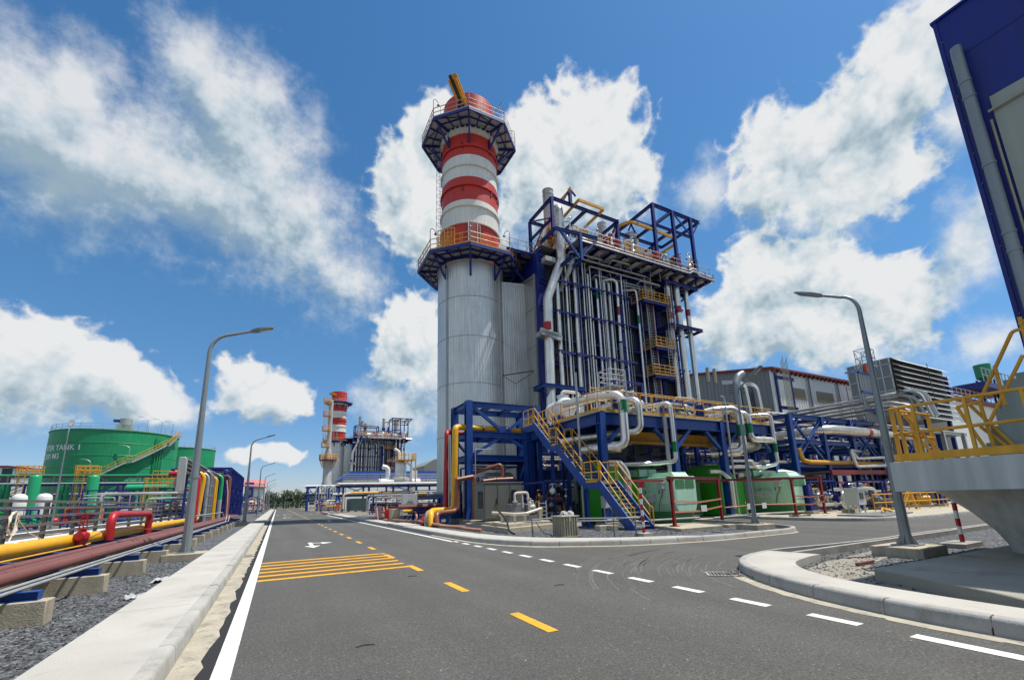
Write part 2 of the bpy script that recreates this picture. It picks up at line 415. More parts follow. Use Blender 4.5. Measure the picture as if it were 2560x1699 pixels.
mark([(x, y) for x, y in SE[24:58:2]] + [(x - .16 - rr.uniform(0,.09), y + .12) for x, y in SE[24:58:2]][::-1], 'gutter_mortar', M.gutter, .0075)
mark([(x, y) for x, y in NW[14:78:2]] + [(x - .16 - rr.uniform(0,.08), y - .16 - rr.uniform(0,.06)) for x, y in NW[14:78:2]][::-1], 'gutter_mortar', M.gutter, .0075)
for k in range(30):
    y = 4.88 + 2.83 * k if k < 26 else 0
    if k < 26 and y < 76: mark(rect(3.0, 3.15, y, y + 1.03), 'yellow_centre_dash', M.yline)
mark(rect(3.03, 3.12, 84, 184), 'yellow_centre_line', M.yline)
for k in range(13):
    y = 3.08 + 1.12 * k; mark(rect(6.17, 6.33, y, y + .58), 'white_edge_dash', M.wline)
for k in range(6):
    y = 11.3 + .66 * k; m = MB(); m.box(-.27, 3.02 + .02*k, y, y + .2, .005, .014); put(m, 'yellow_hump_strip', M.yline, road)
    if k < 5: mark(rect(-.27, 3.0, y + .2, y + .66), 'brown_hump_film', M.humpgrime, .0085)
# direction arrows: straight on and right turn, drawn on the road in strokes
def arrow(cx, cy, sgn=1, turn=True):
    s = []
    m = MB()
    def poly(p): m.add([(cx + x, cy + y * sgn, .0095) for x, y in p], [list(range(len(p)))])
    poly([(-.07,1.2),(.07,1.2),(.07,-.5),(-.07,-.5)]); poly([(-.3,-.5),(.3,-.5),(0,-1.35)])
    if turn: poly([(.07,1.0),(.42,.72),(.42,.5),(.07,.78)]); poly([(.42,1.05),(.42,.2),(.85,.55)])
    put(m, 'white_direction_arrow', M.wline, road)
arrow(1.32, 19.9); arrow(4.4, 45.3, -1, False); arrow(.9, 63.8); arrow(1.2, 84)
for k in range(7): mark(rect(-.05 + .95*k, .45 + .95*k, 79.5, 80.2), 'white_stop_dash', M.wline)
m = MB()
rg = random.Random(11)
for k in range(60):   # curved tyre scuffs at the junction
    r0 = 4.2 + 2.9*rg.random(); cx, cy = 11.0 + rg.uniform(-.25,.25), 3.5 + rg.uniform(-.25,.25); t0 = rg.uniform(.3, 1.2); t1 = t0 + rg.uniform(.15, .5); w = rg.uniform(.012, .04); n = 8
    ring_ = lambda q: [(cx - q*math.cos(t0+(t1-t0)*i/n), cy + q*math.sin(t0+(t1-t0)*i/n), .0062) for i in range(n+1)]
    a_, b_ = ring_(r0), ring_(r0 + w)
    m.add(a_ + b_, [[i, i+1, n+2+i, n+1+i] for i in range(n)])
M.scuff = paint('dusty_scuff', (.125, .12, .11), .9, 0, .4, 8)
struct(m, 'tyre_scuffs', M.scuff, road)
m = MB()
for k in range(420):   # pale grit and flakes scattered over the asphalt
    x = rg.uniform(-.2, 6.5); y = 2.4 + 14*rg.random()**1.6; s_ = rg.uniform(.004, .012); a = rg.uniform(0, 6.28)
    m.add([(x + s_*math.cos(a+q)*rg.uniform(.5,1.2), y + s_*math.sin(a+q)*rg.uniform(.5,1.2), .0085 + .004*rg.random()) for q in (0,1.3,2.6,3.9,5.2)], [[0,1,2,3,4]])
o = put(m, 'road_grit', M.conc, loc=(0,0,0)); o['kind'] = 'stuff'
m = MB()
for x, y in ((2.6,9.9),(4.6,7.2),(.6,4.6),(.9,5.6)): m.tube([(x,y,.012),(x+.09,y+.03,.014),(x+.2,y-.01,.012)], .007, 5)
o = put(m, 'twig_litter', M.bark, loc=(0,0,0)); o['kind'] = 'stuff'

# pavements: raised slabs
def strip(outer, inner, z0, z1, name, mat):
    m = MB(); a = [(x, y) for x, y in outer]; b = [(x, y) for x, y in inner]
    m.prism(a + b[::-1], z0, z1); return struct(m, name, mat)
def off(path, d):
    out = []
    for i in range(len(path)):
        a = V((*path[max(0,i-1)],0)); b = V((*path[min(len(path)-1,i+1)],0)); t = (b-a).normalized(); out.append((path[i][0] - t.y*d, path[i][1] + t.x*d))
    return out
def kerb(path, side, name='kerb', h=.2, w=.16, block=1.0, mat=None):
    """rounded kerb stones laid along a path; side=+1: stones lie to the left of the path"""
    m = MB(); P = [V((x, y, 0)) for x, y in path]
    D = [0]
    for i in range(1, len(P)): D.append(D[-1] + (P[i]-P[i-1]).length)
    def at(d):
        d = max(0, min(D[-1], d))
        for i in range(1, len(P)):
            if D[i] >= d: f = (d - D[i-1]) / max(1e-9, D[i]-D[i-1]); return P[i-1].lerp(P[i], f), (P[i]-P[i-1]).normalized()
    k = max(1, round(D[-1] / block)); rk = random.Random(len(path))
    for j in range(k):
        a, b = D[-1]*j/k + .009, D[-1]*(j+1)/k - .009; nn = 3; vs = []; fs = []; dz = rk.uniform(-.008, .008)
        prof = [(0, 0), (.012, h-.05), (.028, h-.014), (.06, h), (w, h), (w, 0)]
        for i in range(nn):
            p, t = at(a + (b-a)*i/(nn-1)); s = V((-t.y, t.x, 0)) * side
            for x, z in prof: vs.append(p + s*x + V((0,0,z + (dz if z else 0))))
        q = len(prof)
        for i in range(nn-1):
            for l in range(q-1): fs.append([i*q+l, i*q+l+1, (i+1)*q+l+1, (i+1)*q+l] if side > 0 else [i*q+l, (i+1)*q+l, (i+1)*q+l+1, i*q+l+1])
        e = list(range(q)); fs.append(e if side < 0 else e[::-1]); e = [(nn-1)*q+l for l in range(q)]; fs.append(e[::-1] if side < 0 else e)
        m.add(vs, fs)
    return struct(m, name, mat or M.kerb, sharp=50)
# left pavement in slabs with joints
for a, b in ((-12, 3.2), (3.21, 8.4), (8.41, 13.4), (13.41, 23.4), (23.41, 33.4), (33.41, 43.4)):
    m = MB(); m.box(-1.9, -.99, a, b, -.01, .2); struct(m, 'pavement', M.walk)
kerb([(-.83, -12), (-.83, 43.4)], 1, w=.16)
m = MB(); m.prism([(-1.9,47),(-.83,49),(-.83,180),(-2.0,180)], -.01, .16); struct(m, 'pavement', M.walk)
m = MB(); m.box(-5.5, -.9, 43.5, 46.9, -.01, .012); struct(m, 'pavement', M.dry)
# right pavement round the north-west corner, kerbs
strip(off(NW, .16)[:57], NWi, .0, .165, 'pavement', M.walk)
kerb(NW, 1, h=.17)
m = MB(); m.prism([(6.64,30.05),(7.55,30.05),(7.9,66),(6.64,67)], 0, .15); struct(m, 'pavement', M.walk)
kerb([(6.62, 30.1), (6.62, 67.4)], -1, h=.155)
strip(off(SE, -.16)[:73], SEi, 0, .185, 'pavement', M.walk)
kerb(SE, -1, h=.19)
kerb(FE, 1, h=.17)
# gravel fields inside the kerbs
sheet([(x+.1, y) for x, y in NWi[:-2]] + [(13.0,10.75),(15.6,10.6),(17.6,10.65),(18.5,11.1),(19.3,12.5),(20,14.3),(20.4,17),(20.4,40),(7.7,60)], .03, 'gravel_bed', M.gravel)
sheet([(x, y) for x, y in SEi] + [(14,6.5),(60,6.5),(60,-30)], .028, 'gravel_bed', M.gravel)
sheet([(25.0,18.4),(24.8,13.7),(25.4,12),(26.9,10.95),(34,10.6),(62,10.6),(62,60),(25,60)], .05, 'yard_floor', M.conc)
sheet([(20.4,18.4),(24.98,18.4),(24.98,60),(20.4,60)], .045, 'yard_floor', M.conc)
sheet([(7.7,60),(20.4,40.1),(62,60.1),(62,180),(8,180)], .02, 'yard_floor', M.dust)
# mortar patch and dark oily slab shadowless: sandy spill on the gravel beside the pad
m = MB(); m.add([(x, y, .034) for x, y in [(8.9,5.0),(9.6,5.5),(10.6,5.75),(11.8,5.9),(13.8,6.1),(16,6.2),(16,5.6),(13.4,5.5),(11,5.05),(10.3,4.55),(11.5,3.6),(9.6,2.2),(8.3,2.2),(8.2,3.6)]], [list(range(14))]); struct(m, 'sandy_spill', M.spill)
# loose stones over the gravel near the camera
def stones(name, n, fn, seed, zb):
    r = random.Random(seed); m = MB()
    for _ in range(n):
        x, y = fn(r); s = r.uniform(.012, .034); a = r.uniform(0, 6.28)
        vs = []
        for k in range(4): vs.append((x + s*math.cos(a+k*1.57)*r.uniform(.6,1.2), y + s*math.sin(a+k*1.57)*r.uniform(.6,1.2), zb + s*r.uniform(.1,.5)))
        vs.append((x + r.uniform(-.4,.4)*s, y + r.uniform(-.4,.4)*s, zb + s*r.uniform(.6,1.2)))
        m.add(vs, [[0,1,4],[1,2,4],[2,3,4],[3,0,4]])
    o = put(m, name, M.gravel, sharp=1); o['kind'] = 'stuff'
stones('loose_gravel', 15000, lambda r: (-1.9 - 5.5*r.random()**1.2, 3.5 + 17*r.random()**1.7), 1, -.004)
stones('loose_gravel', 5000, lambda r: (8.6 + 9*r.random(), 12.6 + 7*r.random()), 2, .026)
stones('loose_gravel', 3500, lambda r: (7.85 + 7*r.random()**1.3, 2 + 4.3*r.random()), 3, .024)
# storm drain grates
def drain(x, y, ax, ay, w, l, label):
    t = thing('drain_grate', label, 'drain grate', (x, y, .01)); a = V((ax, ay, 0)).normalized(); b = V((-a.y, a.x, 0)); c = V((x, y, .012))
    m = MB()
    for e in (-1, 1): m.bar(c + a*(e*l/2) - b*(w/2), c + a*(e*l/2) + b*(w/2), .05, .02); m.bar(c + b*(e*w/2) - a*(l/2), c + b*(e*w/2) + a*(l/2), .05, .02)
    put(m, 'frame', M.gutter, t)
    m = MB(); n = int(l / .06)
    for k in range(1, n): p = c + a*(-l/2 + l*k/n); m.bar(p - b*(w/2), p + b*(w/2), .018, .02)
    put(m, 'grating', M.galv, t)
    m = MB(); m.add([c + a*(l/2)*i + b*(w/2)*j - V((0,0,.005)) for i, j in ((-1,-1),(1,-1),(1,1),(-1,1))], [[0,1,2,3]]); put(m, 'pit', M.black, t)
drain(7.98, 6.1, .75, -.66, .42, .8, 'steel drain grate at the rounded corner kerb of the junction')
drain(-.72, 17.2, 0, 1, .26, .7, 'small drain grate in the left gutter beside the white edge line')

# ================================================================== LEFT SIDE
PZ = .47
for k in range(17):
    y = 6.5 + 2.71 * k
    if k == 0: x1 = -2.9
    x1 = -2.9 + .03 * math.sin(k * 2.3); x0 = -7.0
    t = thing('pipe_support', f'{ORD[k]} low concrete pipe support from the camera, with blue steel beam', 'pipe support', ((x0+x1)/2, y+.15, 0), 'supports under the left pipe run')
    m = MB(); m.box(x0, x1, y, y+.3, -.02, .34); put(m, 'plinth', M.conc, t, bevel=.012)
    m = MB(); m.ib((x0+.1, y+.15, .405), (x1-.13, y+.15, .405), .16, .13, t=.014); m.box(x1-.135, x1-.128, y+.07, y+.23, .345, .465); put(m, 'beam', M.blue, t)
def pipe(name, label, mat, pts, r, cat='pipe', n=14, bend=None, seam=0, group=None, loc=None, **k):
    m = MB(); m.tube(pts, r, n, bend, seam); return tag(put(m, name, mat, **k), label, cat, group)
def bands(o, mat, spots, r, w, name='band', n=14):
    for p, d in spots:
        m = MB(); m.ring(p, d, r*1.02, w, n); put(m, name, mat, o)
pipe('conduit', 'outer slim grey conduit, nearest the road on the blue support beams', M.galv, [(-3.26,2,.498),(-3.26,41,.498),(-3.26,41.6,.9)], .027, 'conduit', 8, group='slim grey conduits on the left supports')
pipe('conduit', 'inner slim grey conduit, between the road-side conduit and the brown pipes', M.galv, [(-3.44,2,.498),(-3.44,41,.498),(-3.44,41.6,.9)], .027, 'conduit', 8, group='slim grey conduits on the left supports')
for k, (x, r, y1, z1, w) in enumerate(((-3.73, .098, 61.2, 5.1, 'nearest the road'), (-4.03, .09, 64.1, 5.2, 'between its two brown neighbours'), (-4.42, .09, 66.3, 5.2, 'beside the thin yellow pipe'))):
    xx = -5.2 - .12*k
    o = pipe('brown_pipe', 'long red-brown pipe on the left supports, ' + w, M.brown, [(x,2,PZ+r),(x,y1-3,PZ+r),(xx,y1,PZ+r),(xx,y1,z1),(-7.4,y1,z1)], r, 'pipe', group='red-brown pipes on the left supports')
    for j in range(5): 
        m = MB(); m.ring((x, 9.6 + 4.1*j + k*1.3, PZ+r), (0,1,0), r*1.05, .05, 14); put(m, 'clamp', M.brown, o)
pipe('yellow_pipe', 'thin yellow pipe between the brown pipes and the big yellow pipe', M.ylw, [(-5.55,2,.495),(-5.55,20,.495),(-5.55,20.4,.52)], .025, 'pipe', 8)
ym = pipe('yellow_pipe', 'big yellow gas pipe on low supports that turns up into the riser row', M.ylw, [(-6.02,2,.66),(-5.8,44.8,.66),(-5.6,44.8,4.45),(-7.6,44.8,4.45)], .19, 'pipe', 18, bend=.55)
for y in (11.5, 16.5, 21): 
    for j, mt in enumerate((M.white, M.orange)):
        m = MB(); m.lathe((0,0,0), [(.193,-.13),(.193,.13)], 10, .25, 1.35); 
        m.v = [(-5.985 + .0042*(y-11) + v[0], y + v[2] + .27*j - .13, .66 + v[1]) for v in m.v]; put(m, 'pipe_label', mt, ym)
for y in (8.5,14.4,20.4,26.6,33,39): m = MB(); m.ring((-6.02+.005*(y-2),y,.66),(0,1,0),.197,.035,18); put(m,'weld_ring',M.ylw,ym)
y2 = pipe('yellow_pipe', 'second yellow pipe behind the big one, beside the grey fence', M.ylw, [(-6.5,2,.63),(-6.45,36,.63),(-6.45,40,.63)], .15, 'pipe', 16)
for j, mt in enumerate((M.white, M.orange)):
    m = MB(); m.lathe((0,0,0), [(.153,-.13),(.153,.13)], 10, .25, 1.35); m.v = [(-6.49 + v[0], 13.6 + v[2] + .27*j, .63 + v[1]) for v in m.v]; put(m, 'pipe_label', mt, y2)
# red loop and red valve rising from the pipes
o = pipe('red_pipe', 'dark red inverted-U fire pipe rising over the yellow pipes', M.red, [(-5.55,22.3,.5),(-5.55,22.3,1.42),(-5.55,28.0,1.38),(-5.55,28.0,.4)], .14, 'pipe', 16, bend=.34)
t = thing('valve', 'dark red valve with handwheel standing beside the red loop pipe', 'valve', (-5.62,19.8,.5))
m = MB(); m.lathe((-5.62,19.8,.78), [(.0,-.28),(.13,-.28),(.13,-.2),(.17,-.16),(.2,-.02),(.17,.1),(.1,.16),(.1,.22),(.14,.22),(.14,.26),(0,.26)], 18); m.tube([(-5.62,19.5,.8),(-5.62,20.1,.8)], .13, 14); put(m, 'valve_body', M.red, t)
m = MB(); m.bar((-5.72,19.8,1.04),(-5.68,19.8,1.42),.03); m.bar((-5.52,19.8,1.04),(-5.56,19.8,1.42),.03); m.bar((-5.7,19.8,1.42),(-5.54,19.8,1.42),.05); m.tube([(-5.62,19.8,1.0),(-5.62,19.8,1.56)], .018, 8); put(m, 'yoke', M.red, t)
m = MB(); m.wheel((-5.62,19.8,1.5), (0,0,1), .2, .018); put(m, 'handwheel', M.dred, t)
pipe('hose', 'thin dark hose lying across the yellow pipes by the red loop', M.copper, [(-5.5,20.2,.72),(-5.62,22.2,.88),(-5.7,24.5,.87),(-5.3,26,.72),(-4.9,27.5,.6),(-4.7,30,.56),(-4.7,36,.56)], .02, 'hose', 6, bend=.8)
# grey guard fence of flat rails
t = thing('guard_fence', 'long grey steel guard fence with flat rails behind the yellow pipes', 'fence', (-7.05,30,0))
for k in range(21):
    y = 8.6 + 2.52 * k; m = MB(); m.ib((-7.05,y,.1),(-7.05,y,2.0),.11,.12, t=.016); put(m, 'post', M.fence, t)
for z in (.62, .92, 1.2, 1.48, 1.74, 1.95):
    m = MB(); m.bar((-6.97,7,z),(-6.97,59,z), .035, .085); put(m, 'rail', M.fence, t)
m = MB(); m.box(-7.35,-7.15,7,59,.0,.42); put(m, 'kerb_wall', M.conc, t)
for k in range(2): pipe('white_pipe', ('lower','upper')[k]+' of two pale pipes lying low behind the grey fence', M.white, [(-8.6-.4*k,9,.5+.22*k),(-8.6-.4*k,56,.5+.22*k)], .09, 'pipe', 10, group='pale pipes low behind the fence')
m = MB()
for k in range(3):
    pts = [(-6.85 + .03*math.sin(9*a+k), 18.6 + (.28 - .03*k)*math.sin(a), 1.28 + (.32 + .02*k)*math.cos(a)) for a in [6.28*i/14 for i in range(15)]]
    m.tube(pts, .018, 6, bend=0)
m.tube([(-6.85,18.75,1.6),(-6.8,18.6,1.2),(-6.8,18.5,.9),(-6.7,18.0,.62)], .018, 6); m.tube([(-6.85,18.7,1.5),(-6.75,19.3,1.0),(-6.5,20.2,.6)], .012, 5)
tag(put(m, 'rope_coil', M.cream), 'coil of cream rope hanging on the grey guard fence', 'rope')
# crumpled plastic on the gravel
def scrap(x, y, s, seed, label, z=.02, mat=None):
    r = random.Random(seed); n = 9; m = MB(); vs = []
    for i in range(n):
        for j in range(n): vs.append((x + s*(i/n-.5)*r.uniform(.85,1.15), y + 1.5*s*(j/n-.5)*r.uniform(.85,1.15), z + r.random()**2*s*.2))
    m.add(vs, [[i*n+j, i*n+j+1, (i+1)*n+j+1, (i+1)*n+j] for i in range(n-1) for j in range(n-1)])
    tag(put(m, 'plastic_scrap', mat or M.plas, sharp=20), label, 'litter')
scrap(-2.2, 10.9, .3, 1, 'crumpled pale plastic sheet on the gravel, nearest the camera'); scrap(-2.15, 12.9, .36, 2, 'flat torn plastic sheet on the gravel beside the pavement edge'); scrap(-2.4, 19.6, .22, 5, 'scrap of white plastic on the gravel past the first lamp')
# street lamps of the left kerb
def lamp(x, y, arm, h, reach, label, group, ped=None, r0=.1, zb=.2, rise=.75):
    a = V((*arm, 0)).normalized(); b = V((-a.y, a.x, 0)); t = thing('street_lamp', label, 'street lamp', (x, y, 0), group)
    p = V((x, y, 0)); m = MB(); s = ped or .55
    m.box(x-s, x+s, y-s*.8, y+s*.8, -.01, zb); put(m, 'foundation', M.conc, t, bevel=.02)
    m = MB(); m.box(x-.24, x+.24, y-.24, y+.24, zb, zb+.03); 
    for e in range(4): 
        d = V((math.cos(e*1.57), math.sin(e*1.57), 0)); q = p + V((0,0,zb+.03)); m.ext([q + d*.06, q + d*.22, q + d*.09 + V((0,0,.25)), q + d*.06 + V((0,0,.25))], V((-d.y, d.x, 0))*.012)
    put(m, 'base_plate', M.lampm, t)
    m = MB(); hp = h - rise - .25
    pts = [p + V((0,0,zb+.02)), p + V((0,0,2.0)), p + V((0,0,hp*.7)), p + V((0,0,hp)) ]
    for k in range(1, 9):
        f = k / 8 * 1.37; pts.append(p + V((0,0,hp)) + a*(reach*.42*(1-math.cos(f))/.8) + V((0,0,rise*math.sin(f))))
    e1 = pts[-1]; e2 = p + a*reach + V((0,0,h)); pts.append(e2)
    m.tube(pts, lambda f: r0*(1-.66*min(1, f*1.02)), 10, bend=0); m.ring(p + V((0,0,2.6)), (0,0,1), r0*.92, .1, 10); put(m, 'pole', M.lampm, t, sharp=30)
    m = MB(); d = (e2 - e1).normalized(); w = d.cross(b).normalized(); c = e2
    if w.z < 0: w = -w
    sec = [(-.05,.05,.04),(.12,.12,.05),(.2,.15,.045),(.62,.13,.03),(.7,.09,.015)]
    vs = []; fs = []
    for l, ww, hh in sec:
        for i, j in ((-1,-1),(1,-1),(1,1),(-1,1)): vs.append(c + d*l + b*(ww*i) + w*(hh*j))
    for k in range(len(sec)-1):
        for i in range(4): fs.append([k*4+i, k*4+(i+1)%4, k*4+4+(i+1)%4, k*4+4+i])
    fs += [[3,2,1,0], [16,17,18,19]]; m.add(vs, fs); hd = put(m, 'lamp_head', M.mgrey, t, sharp=30)
    m = MB(); m.add([c + d*l + b*i - w*.052 for l, i in ((.22,-.1),(.22,.1),(.58,.09),(.58,-.09))], [[0,1,2,3]]); put(m, 'lens', M.lgrey, hd)
    return t
GL = 'street lamps along the left kerb'
for k, (x, y) in enumerate([(-2.48,17.75),(-2.5,46.6),(-2.6,78),(-2.6,105),(-2.6,130),(-2.6,152),(-2.6,172)]):
    lamp(x, y, (1, .02), 7.87, 1.22, 'tall grey street lamp, ' + ('nearest one on the left kerb' if k == 0 else ORD[k] + ' along the left kerb counting away from the camera'), GL, r0=.135)
# ------------------------------------------------------------------ left: pipes crossing to the plant, risers, tray, blue tower
GS = 'silver pipes crossing over the grey fence'
pipe('silver_pipe', 'upper silver pipe crossing level over the grey fence towards the lamp', M.alu, [(-11.7,44,.6),(-11.7,44,2.78),(-6.0,44,2.78),(-5.7,44.3,1.0)], .115, 'pipe', 12, seam=1.2, group=GS)
pipe('silver_pipe', 'lower and shorter silver pipe below its twin over the grey fence', M.alu, [(-9.1,44.6,.6),(-9.1,44.6,2.4),(-6.15,44.6,2.4)], .085, 'pipe', 12, seam=1.2, group=GS)
t = thing('cable_tray', 'grey covered cable tray dropping down behind the nearest left lamp', 'cable tray', (-6.1,38.2,2.6))
m = MB(); m.ext([(-6.32,37.9,2.7),(-5.85,37.9,2.7),(-5.85,37.9,4.95),(-5.95,37.9,5.1),(-6.27,37.9,5.1),(-6.32,37.9,5.0)], (0,.35,0)); put(m, 'drop_cover', M.galv, t, bevel=.03)
for k in range(4):
    z = 4.98 - .3*k; m = MB(); m.box(-6.3,-5.85,38.26,58,z-.06,z); m.bar((-5.86,38.26,z+.02),(-5.86,58,z+.02),.02,.12); put(m, 'tray', M.galv if k == 0 else M.fence, t)
for y in (41,46,51,56):
    m = MB(); m.bar((-6.2,y,0),(-6.2,y,4.95),.16,.16); put(m, 'post', M.navy, t)
GR = 'upright pipes of the riser row'
for name, y, z, r, mt, lab in (('red_pipe',41.5,4.15,.2,M.red,'red upright pipe at the near end of the riser row, behind the lamp'),
    ('grey_pipe',46.9,4.5,.13,M.galv,'grey upright pipe right beside the big yellow riser'),('grey_pipe',48.5,4.8,.15,M.mgrey,'darker grey upright pipe, second after the yellow riser'),
    ('grey_pipe',50.2,4.75,.12,M.mgrey,'dull grey upright pipe, third after the yellow riser'),('yellow_pipe',52.3,4.6,.1,M.ylw,'slim yellow upright pipe between grey risers'),
    ('yellow_pipe',53.6,4.6,.09,M.ylw,'slimmest yellow upright pipe, next to the green riser'),('green_pipe',57.5,4.95,.19,M.vessel,'green upright pipe among the risers'),):
    o = pipe(name, lab, mt, [(-5.55,y,.25),(-5.55,y,z),(-7.4,y,z)], r, 'pipe', 12, bend=.5, group=GR)
    if name == 'green_pipe':
        m = MB(); m.ring((-5.55,y,1.3),(0,0,1),r*1.04,2.1,12); put(m,'grey_sleeve',M.galv,o)
    if name == 'grey_pipe': bands(o, M.galv, [((-5.55,y,zz),(0,0,1)) for zz in (.8,1.7,2.6,3.5)], r*1.1, .08)
pipe('silver_pipe', 'level silver pipe at the feet of the risers, past the nearest lamp', M.galv, [(-4.7,36,1.05),(-4.7,52,1.05),(-4.4,52.3,.2)], .05, 'pipe', 8)
pipe('conduit', 'bent orange hose hanging down beside the brown risers', M.hose, [(-4.9,58.5,.5),(-4.95,59,2.0),(-5.1,60,3.2),(-5.4,61,4.6)], .05, 'hose', 6)
t = thing('pipe_tower', 'tall navy steel tower crowded with columns at the end of the risers', 'steel tower', (-7.3,79,0))
for i, y in enumerate((67.4,71.5,75.5,79.5,83.5,87.5,91)):
    for x in (-5.7,-8.8):
        m = MB(); m.ib((x,y,0),(x,y,6.5),.42,.42,up=(0,1,0)); put(m, 'column', M.navy, t)
for z in (2.2,4.3,6.4):
    m = MB()
    for x in (-5.7,-8.8): m.ib((x,67.4,z),(x,91,z),.25,.32)
    for y in (67.4,75.5,83.5,91): m.ib((-5.7,y,z),(-8.8,y,z),.22,.3)
    put(m, 'beam', M.navy, t)
m = MB()
for y in (67.4,75.5,83.5): m.bar((-5.7,y,.3),(-5.7,y+7.7,4.2),.16); m.bar((-5.7,y+7.7,.3),(-5.7,y,4.2),.16)
m.bar((-5.7,67.4,.2),(-8.8,67.4,4.2),.15); m.bar((-8.8,67.4,.2),(-5.7,67.4,4.2),.15); put(m, 'brace', M.navy, t)
m = MB()
for k in range(16): y = 68 + 1.45*k; m.tube([(-6.3,y,.2),(-6.3,y,6.3),(-12,y,6.3)], rnd.uniform(.12,.25), 8, bend=.4)
put(m, 'pipework', M.navy, t)
m = MB(); m.rail([(-5.7,61.5,5.0),(-5.7,66.8,5.0),(-8.8,66.8,5.0),(-8.8,61.5,5.0),(-5.7,61.5,5.0)], 1.0, 2.6, .035); put(m, 'guard_rail', M.navy, t)
# generic small plant
def pump(x, y, z, s, rz, mat, label, group=None):
    """pump set: bedplate, motor, casing, two nozzles, hand wheel"""
    t = thing('pump', label, 'pump', (x, y, z), group); c, sn = math.cos(rz), math.sin(rz)
    def w(a, b, h): return (x + (a*c - b*sn)*s, y + (a*sn + b*c)*s, z + h*s)
    m = MB(); m.ext([w(-.9,-.35,0),w(.9,-.35,0),w(.9,.35,0),w(-.9,.35,0)], (0,0,.18*s)); put(m, 'bedplate', M.conc, t)
    m = MB(); m.tube([w(-.8,0,.5),w(-.05,0,.5)], .28*s, 12)
    for k in range(5): m.ring(w(-.7+.13*k,0,.5), V(w(1,0,0))-V(w(0,0,0)), .31*s, .04*s, 12)
    m.ext([w(-.6,-.2,.18),w(-.2,-.2,.18),w(-.2,.2,.18),w(-.6,.2,.18)], (0,0,.1*s)); put(m, 'motor', mat, t)
    m = MB(); m.tube([w(-.05,0,.5),w(.3,0,.5)], .1*s, 8); m.tube([w(.3,0,.5),w(.6,0,.5)], .34*s, 14); m.tube([w(.6,0,.5),w(1.1,0,.5)], .13*s, 10); m.ring(w(1.0,0,.5), V(w(1,0,0))-V(w(0,0,0)), .2*s, .06*s, 12); put(m, 'casing', mat, t)
    m = MB(); m.tube([w(.45,0,.8),w(.45,0,1.5),w(.45,.9,1.5)], .12*s, 10); m.ring(w(.45,0,1.0), (0,0,1), .19*s, .06*s, 12); op = put(m, 'outlet_pipe', M.alu if mat in (M.tan, M.mgrey) else mat, t)
    m = MB(); m.tube([w(.45,.4,1.5),w(.45,.4,1.95)], .03*s, 6); m.wheel(w(.45,.4,1.95), (0,0,1), .2*s, .025*s); put(m, 'handwheel', M.red, op)
    return t
def skid(x, y, z, lx, ly, h, seed, label, mats=None, name='pipe_skid', cat='pipe skid', group=None, n=7):
    """a frame holding valves, pipes and small tanks"""
    r = random.Random(seed); t = thing(name, label, cat, (x, y, z), group); mats = mats or [M.alu, M.galv, M.white, M.mgrey]
    m = MB()
    for a in (0, 1):
        for b in (0, 1): m.bar((x+lx*a, y+ly*b, z), (x+lx*a, y+ly*b, z+h), .12)
    for zz in (.25, h*.55, h): 
        for b in (0, 1): m.bar((x, y+ly*b, z+zz), (x+lx, y+ly*b, z+zz), .1)
        for a in (0, 1): m.bar((x+lx*a, y, z+zz), (x+lx*a, y+ly, z+zz), .1)
    put(m, 'frame', M.navy, t)
    for k in range(n):
        mt = r.choice(mats); yy = y + ly*r.uniform(.0,.9); zz = z + h*r.uniform(.15,.95); xa = x + lx*r.uniform(-.15,.4); xb = x + lx*r.uniform(.6,1.15); rad = r.uniform(.04,.13)
        z2 = z + h*r.uniform(.0,.5); m = MB(); m.tube([(xa, yy, z2), (xa, yy, zz), (xb, yy, zz), (xb, yy, z2 + r.uniform(-.1,.4)*h*.5)], rad, 8)
        for q in range(2): m.ring((xa + (xb-xa)*r.uniform(.2,.8), yy, zz), (1,0,0), rad*1.7, .07, 10)
        put(m, 'pipe', mt, t)
    for k in range(max(2, n//2)):
        xx = x + lx*r.uniform(.05,.95); yy = y - .05 + ly*r.random()*.6; zz = z + h*r.uniform(.2,.8); mt = r.choice([M.red, M.white, M.yel, M.mgrey, M.alu])
        m = MB(); m.sphere((xx, yy, zz), r.uniform(.1,.2), 10, 6); m.tube([(xx, yy, zz), (xx, yy-.05, zz+.4)], .03, 6); m.wheel((xx, yy-.05, zz+.4), (0,0,1), .14, .02); put(m, 'valve', mt, t)
    return t
